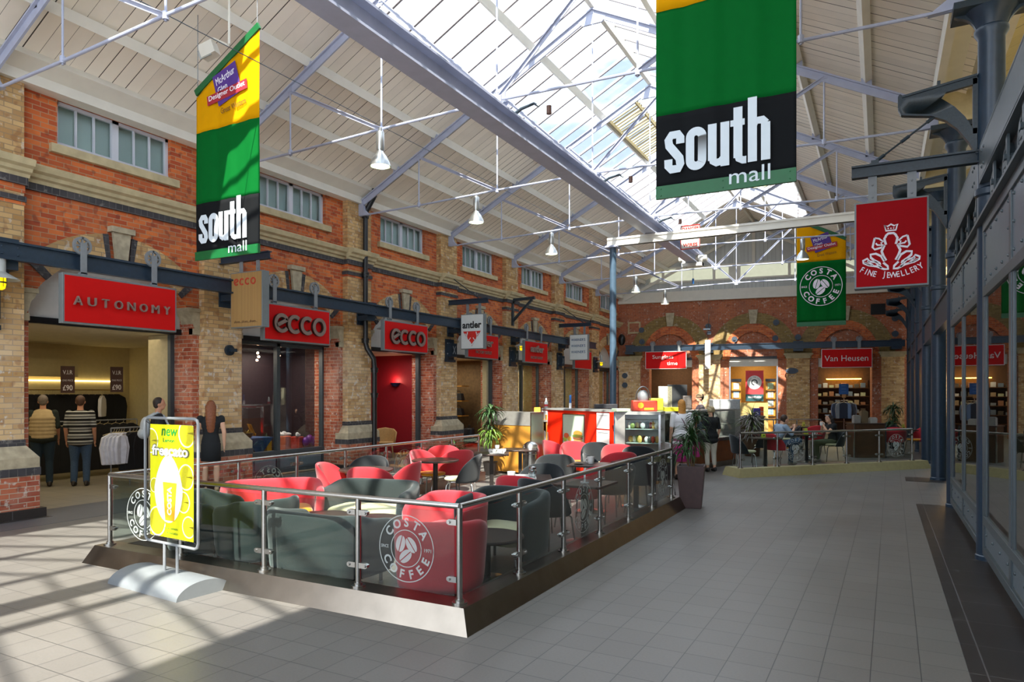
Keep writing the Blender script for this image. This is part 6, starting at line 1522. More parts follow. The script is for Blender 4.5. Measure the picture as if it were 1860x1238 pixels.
g1 = G(78, 884); person('man in a beige gilet and dark jeans standing in the open outfitter shop', g1, 150, 1.76, dict(STAND, wrL=(-.16, .2, .95), elL=(-.26, .02, 1.12), wrR=(.24, .12, .9)), top=dgr, sleeve=.48, bottom=djean, hair='6e6258', hairfn=shortbk, fat=1.32, extra=vest, hem=.04)
g2 = G(146, 882); person('man in a black, grey and white striped polo shirt and blue jeans', g2, 140, 1.75, top=stripes(), sleeve=.46, bottom=jean, hair='4a3020', hairfn=shortbk, fat=1.25, hem=.1)
def backpack(t, V, k):
    m = MB(); c = V['che']+Vector((0, -.21*k, -.1*k)); m.ell(c, (.15*k, .09*k, .2*k), 18); m.ell(c+Vector((0, -.03, -.1*k)), (.15*k, .10*k, .1*k), 16); rem(m.build('backpack', pm('pale_grey_canvas', 'a9b0b2', .8, var=.08), t, smooth=180), .012)
    m = MB()
    for s_ in (-1, 1): m.tube([c+Vector((s_*.08, .02, .18*k)), V['nek']+Vector((s_*.1, -.02, -.0)), V['nek']+Vector((s_*.11, .08, -.06)), V['che']+Vector((s_*.13, .14, -.05)), V['che']+Vector((s_*.16, .02, -.22))], .018, 8)
    m.build('straps', pm('pale_grey_canvas', 'a9b0b2', .8, var=.08), t)
g3 = PD(288, 12.3); person('young man in a black top wearing a pale grey backpack, facing right', g3, 62, 1.72, top=blkc, sleeve=.5, bottom=dgr, hair='2b211b', hairfn=shortbk, extra=backpack, headrot=-10, hem=.04)
def longhair(m, h, k, HD):
    for i in range(9): u = i/8; m.ell(h+Vector((0, -.065*k-.05*k*sin(u*pi*.9), -.0-.44*k*u)), (.105*k*(1-.2*u), .06*k, .075*k), 14)
g4 = PD(383, 12.6); person('woman with long brown hair in a black sleeveless dress, back to the camera', g4, 140, 1.66, top=blkc, sleeve=.08, skirt=(blkc, .56, .17), hair='7a4424', hairfn=longhair, skin=SK2, shoes='c9a884', female=True)
def bob(m, h, k, HD):
    for i in range(4): u = i/3; m.ell(h+Vector((0, -.05*k, -.02-.14*k*u)), (.09*k, .055*k, .06*k), 12)
def bag1(t, V, k):
    MB().tube([V['shL']+Vector((.06, -.02, .06)), V['che']+Vector((-.02, -.15, 0)), V['pel']+Vector((.13, -.17, .0))], .008, 6).build('bag_strap', pm('maroon_strap', '5c1f38', .7), t)
    MB().rbox((-.30*k, .05, .62*k), (.03, .26, .34), .2).build('carrier_bag', wht, t, bevel=.01); MB().rbox((.26*k, -.12, .66*k), (.08, .24, .3), .3).build('magenta_bag', pm('magenta_bag', 'a0246c', .6), t, bevel=.02)
person('blonde woman in a loose white top and magenta skirt at the coffee counter', PD(1238, 14.4), 122, 1.66, top=wht, sleeve=.42, skirt=(pm('magenta_cloth', 'b02c78', .8, var=.2, scale=20), .38, .22), hair='c98a3c', hairfn=bob, skin=SK2, fat=1.12, extra=bag1, hem=.14, female=True)
def bag2(t, V, k):
    MB().tube([V['shL']+Vector((.03, -.05, .06)), V['che']+Vector((-.12, -.16, -.05)), V['pel']+Vector((-.2, -.14, .06))], .009, 6).build('bag_strap', M_black, t); m = MB(); m.ell(V['pel']+Vector((-.25, -.06, -.0)), (.08, .17, .15), 14); rem(m.build('shoulder_bag', pm('black_leather', '1c1c1e', .45), t), .012)
curly = lambda m, h, k, HD: [m.ell(h+Vector((.05*k*cos(a), -.03*k+.05*k*sin(a), .03*k+.03*k*sin(3*a))), (.06*k,)*3, 10) for a in [i*pi/4 for i in range(8)]]
person('older woman with pale curly hair, black top and white cropped trousers', G(1291, 856), 135, 1.5, top=blkc, sleeve=.45, bottom=pm('off_white_trousers', 'c9c6b8', .9, var=.04), legto=.72, hair='b3a078', hairfn=curly, skin=SK2, fat=1.2, shoes='1d1b1a', extra=bag2, hem=.1, female=True)
def capfn(t, V, k):
    h = V['head']; MB().lathe([(.095, .03), (.095, .06), (.08, .10), (.05, .125), (.002, .13)], c=h, n=20).prism([h+Vector((.07*sin(a), .05+.11*cos(a), .045)) for a in [(-1.2+2.4*i/10) for i in range(11)]], (0, 0, .008)).build('cap', pm('tan_cap', 'a88e6c', .8), t)
person('barista in a tan cap and dark shirt working behind the counter', PD(1272, 18.3), 200, 1.78, dict(STAND, elL=(-.25, .05, 1.15), wrL=(-.15, .25, 1.1), elR=(.25, .05, 1.15), wrR=(.15, .25, 1.1)), top=pm('dark_plum_shirt', '352c34', .8), sleeve=.5, bottom=blkc, skin=SK2, extra=capfn, headrot=15)
sm = dict(SIT, che=(0, .08, .86), nek=(0, .13, 1.0), head=(0, .2, 1.11), shL=(-.18, .1, .95), shR=(.18, .1, .95), elL=(-.25, .22, .78), elR=(.25, .22, .78), wrL=(-.06, .42, .92), wrR=(.06, .42, .92), knR=(.2, .44, .62), anR=(-.16, .62, .52))
def braces(t, V, k): MB().tube([V['shL']+Vector((.05, .02, .06)), V['che']+Vector((-.03, -.15, .0)), V['wai']+Vector((.06, -.14, 0))], .014, 6).build('strap', pm('dark_blue_strap', '33445c', .8), t)
person('seated man in a pale blue shirt leaning over his cup, back to the camera', PD(1412, 17.0), 40, 1.78, sm, top=pm('pale_blue_shirt', '8fa3b5', .85, var=.06), sleeve=.5, bottom=jean, hair='3a281c', hairfn=shortbk, skin=SK2, extra=braces, shoes='8a8880')
sw = dict(SIT, head=(0, .1, 1.15), nek=(0, .06, 1.03), elL=(-.2, .2, .78), elR=(.2, .2, .78), wrL=(-.05, .26, .98), wrR=(.06, .26, .97))
def shades(t, V, k): h = V['head']; MB().tube([h+Vector((.07*cos(a), .06*sin(a)+.02, .10)) for a in [pi*i/10 for i in range(11)]], .012, 6).build('sunglasses', pm('grey_lens', '9aa0a4', .2), t)
person('seated dark-haired woman in a black printed top holding a cup to her mouth', PD(1512, 18.2), 205, 1.68, sw, top=blkc, sleeve=.18, bottom=pm('olive_trousers', '4a5038', .9, var=.1), hair='1c1614', hairfn=longhair, skin=SK2, face=True, shoes='8f8b84', extra=shades, headrot=25, female=True)

# ================================================================ FAR SEATING AREA
def chair_c(kind, px, c, phi, lab):
    mk = {'red': RC, 'black': BC}[kind]; return put(kind, mk, PD(px, c), phi, lab, 'red dining chairs with mustard seats' if kind == 'red' else 'charcoal dining chairs with cream seats')
chair_c('black', 1352, 16.0, 20, 'charcoal dining chair at the left end of the far angled balustrade')
chair_c('black', 1390, 17.6, 150, 'charcoal dining chair behind the far table with the green menu card')
chair_c('red', 1412, 16.95, 40, 'red dining chair the seated man sits on')
chair_c('black', 1512, 18.15, 205, 'charcoal dining chair the seated woman sits on')
chair_c('red', 1478, 20.6, 120, 'red dining chair behind the table between the two seated people')
chair_c('red', 1552, 21.4, 130, 'red dining chair in front of the shirt rail shop')
chair_c('black', 1432, 20.2, 200, 'charcoal dining chair behind the seated man')
chair_c('red', 1622, 19.6, 100, 'red dining chair seen from behind near the tall wooden box unit')
chair_c('red', 1665, 20.0, 200, 'red dining chair against the dark panels beside the stout column')
chair_c('black', 1606, 20.9, 160, 'charcoal dining chair right of the wooden waiter station')
chair_c('black', 1600, 23.5, 160, 'charcoal dining chair farthest back by the dark leafy plant')
for i, (px, c, lab) in enumerate(((1390, 16.6, 'far square table with a green menu card, nearest the angled balustrade end'), (1465, 17.9, 'square table between the seated man and woman'), (1640, 20.3, 'far square table with a menu card beside the stout blue column'), (1560, 22.6, 'far square table before the shirt rail'), (1455, 22.0, 'far square table behind the seated man'))):
    put('sq', square_table, PD(px, c), 20, lab, 'square cafe tables')
    p = PD(px, c, .722)+Vector((.03*i-.05, .05, 0)); cardstand(['green lemon menu card nearest the angled balustrade end', 'green lemon menu card between the two seated people', 'yellow menu card on the table by the stout column', 'yellow menu card in front of the blue shirts', 'yellow menu card behind the seated man'][i], p, radians(-60), 'b3c238' if i < 2 else 'c9bd4e')
mug('white cup on the table between the seated people', PD(1470, 17.9, .722)+Vector((.12, -.1, 0)), .045, .07)
mug('white cup held by the seated woman', PD(1512, 18.2, 0)+Vector((-.25, -.12, .93)), .045, .09)
# waiter station
ws = thing('waiter_station', 'dark wooden waiter station behind the far balustrade, holding trays and papers', 'cabinet', tuple(PD(1572, 19.4)), radians(25))
M_wood = pm('dark_veneer', '4a2e16', .5, var=.2, scale=6); M_woodl = pm('golden_wood', 'b07a2c', .45, var=.15, scale=5)
MB().box(-.42, .42, -.25, .25, 0, .92).build('carcass', M_wood, ws, bevel=.004); MB().box(-.44, .44, -.27, .27, .92, .95).build('top', M_tabtop, ws)
MB().box(-.44, -.41, -.28, -.25, 0, .92).box(.41, .44, -.28, -.25, 0, .92).build('edge_trim', M_leg, ws)
for i, (x, h, lab) in enumerate(((-.25, .2, 'grey paper box at the left of the waiter station'), (-.05, .32, 'tall paper holder on the waiter station'), (.2, .14, 'pale tray of napkins on the waiter station'))):
    p = ws.location + Matrix.Rotation(radians(25), 3, 'Z') @ Vector((x, 0, .95)); t = thing('paper_holder', lab, 'holder', tuple(p), .4); MB().box(-.09, .09, -.08, .08, 0, h).box(-.07, .07, -.06, .06, h, h+.02).build('holder', pm('grey_card_%d' % i, ['8c8a84', '6b5a40', 'aaa79e'][i], .6), t)

# ================================================================ COFFEE COUNTER ISLAND
M_redp = pm('glossy_red_panel', 'e0260c', .3, var=.02); M_ctop = pm('grey_stone_counter', '8d8f8c', .3, var=.1, scale=40); M_steelp = pm('satin_steel_panel', '9a9892', .4, metal=.5, var=.08)
def wallseg(mb, p, q, th, z0, z1, off=0):
    p = Vector((p.x, p.y, 0)); q = Vector((q.x, q.y, 0)); d = (q-p).normalized(); n = Vector((-d.y, d.x, 0)); a = p+n*off; b = q+n*off
    vs = [a, b, b+n*th, a+n*th]; return mb.add([v+Vector((0, 0, z0)) for v in vs]+[v+Vector((0, 0, z1)) for v in vs], [(0,3,2,1),(4,5,6,7),(0,1,5,4),(1,2,6,5),(2,3,7,6),(3,0,4,7)])
a, b = PD(986, 16.3), PD(1108, 14.2)
rc = thing('counter_screen', 'glossy red back panel of the coffee counter with a burger poster', 'counter', tuple((a+b)/2))
m = wallseg(MB(), a, b, .1, .05, 1.40); m.build('red_panel', M_redp, rc, w=True); wallseg(MB(), a, b, .55, 1.40, 1.44, -.03).build('worktop', M_ctop, rc, w=True)
wallseg(MB(), a, b, .12, 0, .1, -.01).build('skirting', M_kerb, rc, w=True)
d = (b-a).normalized(); n_ = Vector((-d.y, d.x, 0)); Lr = (b-a).length
def RP(s, z, o=0): p = a+d*s-n_*o; return Vector((p.x, p.y, z))
f0, f1 = Lr*.33, Lr*.66; z0, z1 = .62, 1.33
fr = MB()
for s0, s1, y0, y1 in ((f0, f1, z0, z0+.02), (f0, f1, z1-.02, z1), (f0, f0+.02, z0, z1), (f1-.02, f1, z0, z1)): fr.prism([RP(s0, y0, .0), RP(s1, y0, 0), RP(s1, y1, 0), RP(s0, y1, 0)], -n_*.02)
po = MB().prism([RP(f0, z0), RP(f1, z0), RP(f1, z1), RP(f0, z1)], -n_*.008).build('poster', pm('mint_poster', 'b5cbb4', .5, var=.06, scale=3), rc, w=True); fr.build('poster_frame', M_leg, rc, w=True)
def PDc(c, rx, rz, name, col, o=.012): MB().prism([RP(c[0]+rx*cos(t_), c[1]+rz*sin(t_), o) for t_ in [2*pi*i/18 for i in range(18)]], -n_*.003).build(name, pm('print_'+col, col, .5, var=.15, scale=40), po, w=True)
w_ = f1-f0
for cx, cz, rx, rz, nm, col in ((.7, .90, .2, .07, 'bun', 'd08a3c'), (.7, .85, .24, .04, 'lettuce', '6d8a3a'), (.7, .81, .22, .05, 'filling', '8a4a38'), (.72, .75, .2, .045, 'bun', 'cf9a58'), (.18, .84, .12, .06, 'fruit', 'd2603a'), (.12, .76, .08, .05, 'fruit', '9db546'), (.32, .78, .1, .05, 'fruit', 'd9b04a')): PDc((f0+w_*cx, cz), w_*rx, rz, nm, col)
for s0, s1, y0, y1 in ((-.02, .2, 1.05, 1.38), (Lr-.42, Lr-.02, 1.05, 1.38), (Lr-.42, Lr-.02, .68, 1.02)):
    o = MB().prism([RP(s0, y0), RP(s1, y0), RP(s1, y1), RP(s0, y1)], -n_*.015).build('notice_sheet', pm('notice_white', 'd9d9d6', .5, var=.02), rc, w=True)
    MB().prism([RP(s0+.03, y1-.06, .016), RP(s1-.03, y1-.06, .016), RP(s1-.03, y1-.05, .016), RP(s0+.03, y1-.05, .016)], -n_*.002).build('rule', M_grey, o, w=True)
# wooden end unit left of the screen
a2, b2 = PD(893, 15.6), PD(964, 15.0)
wu = thing('wooden_counter', 'golden wooden counter end with a grey metal band, behind the corn plant', 'counter', tuple((a2+b2)/2))
wallseg(MB(), a2, b2, .5, .05, 1.08).build('wood_panel', M_woodl, wu, w=True); wallseg(MB(), a2, b2, .5, 1.08, 1.37, -.01).build('metal_band', M_steelp, wu, w=True); wallseg(MB(), b2, b2+(b2-a2).normalized()*.03, .5, 0, 1.37, -.02).build('edge_post', M_leg, wu, w=True)
a3, b3 = PD(968, 15.4), PD(994, 15.4)
cu = thing('condiment_unit', 'open wooden shelf unit with stacks of white napkins between the counter end and red panel', 'shelf unit', tuple((a3+b3)/2))
m = wallseg(MB(), a3, a3+(b3-a3)*.06, .4, 0, 1.15); wallseg(m, b3-(b3-a3)*.08, b3, .4, 0, 1.3); wallseg(m, a3, b3, .03, 0, 1.2, .37); wallseg(m, a3, b3, .4, .62, .65); m.build('carcass', M_woodl, cu, w=True); wallseg(MB(), a3-(b3-a3)*.05, b3, .44, 1.15, 1.19, -.02).build('top', M_steelp, cu, w=True)
for i in range(4):
    p = a3+(b3-a3)*(.2+.2*i); t = thing('napkin_stack', 'stack of white napkins on the wooden shelf, %s' % ['leftmost', 'second from left', 'third from left', 'rightmost'][i], 'napkins', (p.x, p.y+.12, .655), .3, 'napkin stacks'); MB().prism([(-.03, 0, 0), (.03, 0, 0), (.02, 0, .34-.03*i), (-.02, 0, .36-.03*i)], (0, .1, 0)).build('napkins', wht, t)
t = thing('leaflet_holder', 'orange and white leaflet holder on top of the condiment unit', 'leaflet', tuple(PD(976, 15.5, 1.19)), .5); MB().prism([(-.07, 0, 0), (.07, 0, 0), (.07, .04, .28), (-.07, .04, .28)], (0, .02, 0)).build('leaflets', pm('orange_leaflet', 'e09a1c', .5, var=.2, scale=20), t); MB().box(-.09, .09, -.03, .1, 0, .08).build('tray', wht, t)
# chrome bin
t = thing('litter_bin', 'chrome swing-top litter bin with a domed lid beside the golden wooden counter', 'bin', tuple(PD(964, 13.6)))
MB().lathe([(.15, 0), (.16, .02), (.16, .6), (.17, .61), (.17, .63)], n=28).build('body', M_leg, t); MB().lathe([(.175, .63), (.17, .7), (.14, .78), (.08, .83), (.002, .85)], n=28).build('dome_lid', M_leg, t)
# glass food cabinet
a4, b4 = PD(1117, 13.9), PD(1200, 13.6)
fc = thing('food_cabinet', 'glass-fronted chilled food cabinet right of the red counter panel', 'cabinet', tuple((a4+b4)/2))
d4 = (b4-a4).normalized(); n4 = Vector((-d4.y, d4.x, 0)); L4 = (b4-a4).length
wallseg(MB(), a4, b4, .7, 0, .45).build('base', M_woodl, fc, w=True); wallseg(MB(), a4, b4, .7, 1.36, 1.42).build('top', M_ctop, fc, w=True)
wallseg(MB(), a4, a4+d4*.2, .06, .45, 1.36).build('steel_panel', M_steelp, fc, w=True); wallseg(MB(), b4-d4*.04, b4, .06, .0, 1.4).build('edge_post', M_leg, fc, w=True); wallseg(MB(), a4, b4, .04, .45, 1.36, .66).build('back_panel', M_steelp, fc, w=True)
m = wallseg(MB(), a4+d4*.2, b4-d4*.04, .5, .78, .795, .1); wallseg(m, a4+d4*.2, b4-d4*.04, .5, 1.06, 1.075, .1); m.build('glass_shelf', pm('pale_shelf', '9fb0ac', .3), fc, w=True)
wallseg(MB(), a4+d4*.2, b4-d4*.04, .008, .47, 1.36, .02).build('front_glass', M_bglass, fc, w=True)
fr_ = random.Random(5); foods = ['b8402c', 'c9a25a', 'd8d2c4', '7a8c3c', 'e2c16a', '8a5636', 'c8c9c8', '3c3f3e']
gi = 0
for lv, z in enumerate((.46, .80, 1.08)):
    for i in range(9):
        s = .26+ (L4-.36)*i/8; p = a4+d4*s+n4*fr_.uniform(.15, .35)
        t = thing('food_item', 'packet of food on the %s shelf of the glass cabinet, number of place %s from the left' % (['lowest', 'middle', 'upper'][lv], ['first', 'second', 'third', 'fourth', 'fifth', 'sixth', 'seventh', 'eighth', 'ninth'][i]), 'food', (p.x, p.y, z), fr_.uniform(0, 3), 'food in the glass cabinet')
        t['label'] = '%s packet of food on the %s cabinet shelf' % (['first', 'second', 'third', 'fourth', 'fifth', 'sixth', 'seventh', 'eighth', 'ninth'][i], ['lowest', 'middle', 'upper'][lv])
        MB().ell((0, 0, .06), (.05, .04, .06+.03*fr_.random()), 10).build('pack', pm('food_'+foods[gi % 8], foods[gi % 8], .45, var=.3, scale=60), t); gi += 1
# service counter running back to the right
c0_, c1_ = PD(1205, 14.4)+Vector((-.3, .4, 0)), Vector((-3.25, 18.2, 0))
sc_ = thing('service_counter', 'long glass-topped coffee counter the two standing women queue at', 'counter', tuple((c0_+c1_)/2))
wallseg(MB(), c0_, c1_, .8, .12, .62).build('wood_base', pm('reddish_wood', '7a4520', .45, var=.2, scale=5), sc_, w=True); wallseg(MB(), c0_, c1_, .85, 0, .12, -.05).build('plinth', M_kerb, sc_, w=True)
wallseg(MB(), c0_, c1_, .84, .62, .7, -.03).build('steel_rail', M_leg, sc_, w=True); wallseg(MB(), c0_, c1_, .5, 1.34, 1.38).build('worktop', M_ctop, sc_, w=True)
wallseg(MB(), c0_, c1_, .008, .72, 1.33, .02).build('front_glass', M_bglass, sc_, w=True); wallseg(MB(), c0_, c1_, .04, .7, 1.34, .6).build('back_panel', pm('dim_mirror', '4f524e', .2, metal=.5), sc_, w=True)
wallseg(MB(), c0_, c1_, .5, 1.0, 1.015, .06).build('shelf', M_bglass, sc_, w=True)
# things on the counters
def cbox(name, lab, cat, p, sz, col, rz=.3, parts=None, grp=None):
    t = thing(name, lab, cat, tuple(p), rz, grp); MB().box(-sz[0]/2, sz[0]/2, -sz[1]/2, sz[1]/2, 0, sz[2]).build('body', pm('c_'+col, col, .5, var=.15, scale=30), t, bevel=min(sz)*.08)
    if parts: parts(t)
    return t
def citrus(t):
    for x, col in ((-.09, 'e88a1a'),): MB().prism([(x+.06*cos(a_), -.121, .12+.06*sin(a_)) for a_ in [2*pi*i/20 for i in range(20)]], (0, -.003, 0)).build('orange_print', pm('orange_print', col, .5), t)
    MB().box(-.02, .17, -.124, -.12, .03, .07).build('yellow_label', pm('yellow_label', 'f0b41c', .5), t)
cbox('juice_machine', 'red orange-juice machine on top of the food cabinet', 'machine', PD(1170, 14.1, 1.42), (.5, .24, .22), 'a83420', HEAD, citrus)
t = thing('juicer_dome', 'clear domed feeder with a wire hoop on the juice machine', 'machine', tuple(PD(1168, 14.15, 1.64)), HEAD); MB().lathe([(.1, 0), (.12, .06), (.11, .14), (.06, .2), (.002, .21)], n=20).build('dome', M_grey, t); MB().tube([(.15*cos(a_), 0, .02+.26*sin(a_)) for a_ in [pi*i/12 for i in range(13)]], .012, 8).build('hoop', M_leg, t)
cbox('cake_box', 'yellow and green snack boxes beside the juice machine', 'box', PD(1192, 14.6, 1.42), (.26, .2, .26), 'b5c02c', HEAD)
cbox('menu_board', 'black menu board behind the coffee counter, left of the barista', 'board', PD(1230, 17.8, 1.38), (.5, .06, .62), '2e3032', HEAD)
cbox('menu_board', 'cream menu panel left of the black menu board', 'board', PD(1208, 17.8, 1.38), (.34, .06, .58), 'c9c3a4', HEAD)
bk = wallseg(MB(), PD(1288, 20.3), PD(1345, 20.3), .6, 0, 1.3); o = bk.build('back_counter', M_steelp); tag(o, 'steel back counter carrying the espresso machine behind the barista', 'counter')
bk = wallseg(MB(), PD(1192, 17.5), PD(1250, 17.5), .5, 0, 1.38); o = bk.build('back_counter', M_steelp); tag(o, 'steel back counter under the black menu board', 'counter')
cbox('coffee_machine', 'white and steel espresso machine behind the barista', 'machine', PD(1316, 20.6, 1.3), (.8, .45, .3), 'a0a3a5', HEAD)
cbox('coffee_grinder', 'small dark coffee grinder left of the barista', 'machine', PD(1247, 17.7, 1.38), (.22, .2, .34), '5a5450', HEAD)
cbox('yellow_sign', 'bright yellow snack tray on the service counter', 'tray', PD(1222, 15.6, 1.38), (.4, .24, .09), 'd2c81e', HEAD)
cbox('till', 'dark till by the foot of the blue column', 'till', PD(1100, 15.6, 1.44), (.5, .3, .1), '2c2c30', HEAD)
t = thing('spray_bottle', 'small clear spray bottle with a red label on the left of the red counter', 'bottle', tuple(PD(992, 16.5, 1.44))); MB().lathe([(.04, 0), (.045, .02), (.045, .12), (.02, .17), (.02, .22), (.002, .23)], n=16).build('bottle', pm('clear_plastic', 'c5cdcd', .2), t); MB().lathe([(.046, .03), (.0465, .03), (.0465, .08), (.046, .08)], n=16).build('label', pm('red_label', 'c0343c', .5), t)
t = thing('paper_roll', 'blue and white upright roll on the red counter', 'roll', tuple(PD(1036, 15.9, 1.44))); MB().cyl((0, 0, 0), (0, 0, .12), .03, 12).build('foot', wht, t); MB().cyl((0, 0, .12), (0, 0, .3), .026, 12).build('roll', pm('blue_roll', '2c68b0', .5), t)
cbox('newspaper_rack', 'tilted magazine on the corner of the food cabinet', 'magazine', PD(1128, 13.9, 1.42), (.3, .24, .06), '9db09a', .8)
# silver foliage display at the end of the service counter
t = thing('dried_plant_display', 'big silvery dried foliage display at the end of the coffee counter', 'plant display', tuple(PD(1366, 19.7))); MB().lathe([(.2, 0), (.25, .5), (.24, .5), (.002, .48)], n=20).build('pot', M_wood, t)
leaves(260, .55, 1.15, .25, .55, 61, .045, .6, spread=.9).build('foliage', pm('silver_leaf', '8d8a86', .5, var=.45, scale=30), t, smooth=0); leaves(60, .8, 1.2, .5, .8, 63, .02, .5, spread=1.0).build('grasses', M_leafl, t, smooth=0); leaves(70, .5, .8, .25, .4, 66, .05, .6, spread=.7).build('brown_leaves', pm('brown_leaf', '6b4434', .6, var=.3, scale=30), t, smooth=0)
c5, c6 = PD(1356, 21.0), PD(1388, 22.5)
lc = thing('low_counter', 'low wooden counter with a sloping pale top right of the silvery foliage', 'counter', tuple((c5+c6)/2)); wallseg(MB(), c5, c6, .6, .1, 1.0).build('wood_panel', M_wood, lc, w=True); wallseg(MB(), c5, c6, .66, 1.0, 1.04, -.04).build('top', M_steelp, lc, w=True)
cbox('retail_tin', 'purple round-topped tin by the far counter', 'tin', PD(1374, 22.2, 1.04), (.2, .2, .26), '4a3c94', HEAD)
cbox('retail_cup', 'bright orange cup by the far counter', 'cup', PD(1383, 22.5, 1.04), (.11, .11, .3), 'e8551a', HEAD)

# ================================================================ OUTFITTER SHOP CONTENTS
M_suit = pm('black_suiting', '0e0f12', .85, var=.2); M_hang = pm('pale_hanger', 'b8a880', .4); M_brass = pm('brass_rail', 'a8894c', .3, metal=.7)
def jacket(m_, h=.85, shirt=False):
    t = thing('hanging_jacket' if not shirt else 'hanging_shirt', '', 'jacket' if not shirt else 'shirt')
    P = [(-.05, -.02), (-.2, -.1), (-.24, -.3), (-.2, -h), (.2, -h), (.24, -.3), (.2, -.1), (.05, -.02)]
    MB().prism([(-.035, a_, b_) for a_, b_ in P], (.07, 0, 0)).build('garment', m_, t, bevel=.015)
    MB().tube([(0, 0, 0), (0, .02, .05), (0, .0, .08)], .004, 5).tube([(0, -.18, -.06), (0, 0, 0), (0, .18, -.06)], .006, 5).build('hanger', M_hang, t); return t
def rail(lab, x0, y0, y1, z, legs=True):
    t = thing('clothes_rail', lab, 'clothes rail', (x0, (y0+y1)/2, 0)); m = MB().cyl((x0, y0, z), (x0, y1, z), .014, 8)
    for y in (y0, (y0+y1)/2, y1): m.cyl((x0, y, z), (x0-.25 if not legs else x0, y, z+.3 if not legs else .0), .012, 8)
    m.build('rail', M_brass if not legs else M_grey, t, w=True)
xb0 = XB-4.4
rail('upper brass rail of dark jackets along the outfitter\'s back wall', xb0+.35, 5.2, 10.2, 1.86, False)
js = 'dark suit jacket on the outfitter\'s back rail'
for i in range(34):
    y = 5.3+i*.144
    put('jack', lambda: jacket(M_suit), Vector((xb0+.35, y, 0)), 90+rnd.uniform(-8, 8)-90, js, 'dark jackets on the back rail').location.z = 1.78
put('shirtw', lambda: jacket(wht, .5, True), Vector((xb0+.62, 9.55, 0)), 45, 'white shirt showing at the front of the last dark jackets', None).location.z = 1.75
rail('freestanding rail of dark clothes in the middle of the outfitter', -14.9, 7.2, 9.9, 1.2)
for i in range(15): put('jack2', lambda: jacket(M_suit, 1.0), Vector((-14.9, 7.3+i*.175, 0)), rnd.uniform(-8, 8), 'dark garment on the freestanding middle rail', 'dark garments on the middle rail').location.z = 1.14
rail('low front rail holding white shirts in the outfitter', -12.9, 8.05, 8.8, 1.12)
for i in range(5): put('ws', lambda: jacket(pm('white_shirting', 'c9ccd8', .85, var=.1), .62, True), Vector((-12.9, 8.1+i*.05, 0)), 10*i-20, 'white shirt on the low front rail', 'white shirts on the low front rail').location.z = 1.05
for i in range(5): put('jack3', lambda: jacket(M_suit, .75), Vector((-12.9, 8.42+i*.07, 0)), rnd.uniform(-8, 8), 'dark skirt or trousers on the low front rail', 'dark garments on the low front rail').location.z = 1.05
for i, px in enumerate((123, 212)):
    p = ray(px, 688); k_ = (xb0+.7)/p.x; c = Vector((0, 0, EYE))+p*k_
    t = thing('price_card', ['left brown price card reading £90 above the dark jackets', 'right brown price card reading £90 above the dark jackets'][i], 'price card', tuple(c), radians(62))
    MB().box(-.13, .13, -.006, .0, -.3, .28).build('card', pm('brown_card', '4a2c24', .6), t); m = MB(); text(m, '£90', (-.09, -.0065, -.25), (1, 0, 0), (0, 0, 1), .18, .12, .002, .02); text(m, 'ONE PRICE', (-.1, -.0065, -.05), (1, 0, 0), (0, 0, 1), .2, .04, .002); text(m, 'V.I.R', (-.09, -.0065, .1), (1, 0, 0), (0, 0, 1), .18, .09, .002, .01); m.build('lettering', M_wtx, t)
# shoe shop window: table with cloth, chair, boxes
t = thing('display_table', 'small table under a blue cloth in the shoe shop window', 'table', (-12.25, 10.75, 0)); MB().cyl((0, 0, 0), (0, 0, .78), .03, 10).build('leg', M_wood, t)
MB().prism([(-.3, -.4, .8), (.3, -.4, .8), (.3, .4, .8), (-.3, .4, .8)], (0, 0, .012)).prism([(.3, -.4, .81), (.3, .4, .81), (.31, 0, .4)], (.006, 0, 0)).prism([(-.3, -.4, .81), (.3, -.4, .81), (0, -.41, .45)], (0, -.006, 0)).build('cloth', pm('blue_table_cloth', '2c4a7c', .8), t)
t = thing('basket', 'dark basket of dried flowers on the blue cloth', 'basket', (-12.2, 10.65, .815)); MB().lathe([(.08, 0), (.12, .1), (.11, .1), (.002, .06)], n=16).build('basket', M_wood, t); leaves(30, .08, .12, .08, .14, 71, .03, .5).build('flowers', pm('dry_yellow', 'a08a3c', .8), t, smooth=0)
t = thing('deck_chair', 'slatted wooden chair in the shoe shop window', 'chair', (-12.75, 11.5, .45), 2.6)
for i in range(6): MB().bar((-.18+.07*i, 0, 0), (-.22+.085*i, .25, .62), .04, .015).build('slat', M_woodl, t)
MB().bar((-.24, .02, .05), (.24, .02, .05), .04, .04).bar((-.24, .15, .4), (.26, .15, .4), .03, .03).bar((-.2, 0, .05), (-.2, -.3, -.3), .03, .03).bar((.2, 0, .05), (.2, -.3, -.3), .03, .03).build('frame', M_woodl, t)
for i, (y, z, s_, col, lab) in enumerate(((11.15, .5, .22, 'd0a01c', 'yellow display card standing low in the shoe shop window'), (11.66, .5, .3, 'd8663a', 'orange display box in the shoe shop window'), (12.1, .5, .26, 'b83a2c', 'red display box right of the orange one'))):
    cbox('display_box', lab, 'box', Vector((-12.2, y, .0)), (s_, s_*.8, .5+s_), col, .2)
for i in range(4):
    t = thing('shoe', ['white trainer on the orange display box', 'white sandal left of the orange display box', 'pale shoe on the red display box', 'white trainer behind the mullion'][i], 'shoe', (-12.2+.03*i, [11.6, 11.74, 12.08, 11.9][i], [.805, .805, .765, .02][i]), i, 'shoes in the window'); MB().ell((0, 0, .035), (.12, .045, .035), 12).ell((-.05, 0, .06), (.06, .04, .04), 10).build('upper', wht, t); MB().ell((0, 0, .012), (.125, .05, .012), 12).build('sole', M_shade, t)
t = thing('balloon_bundle', 'purple balloons low in the shoe shop window', 'balloons', (-11.95, 12.42, .52)); 
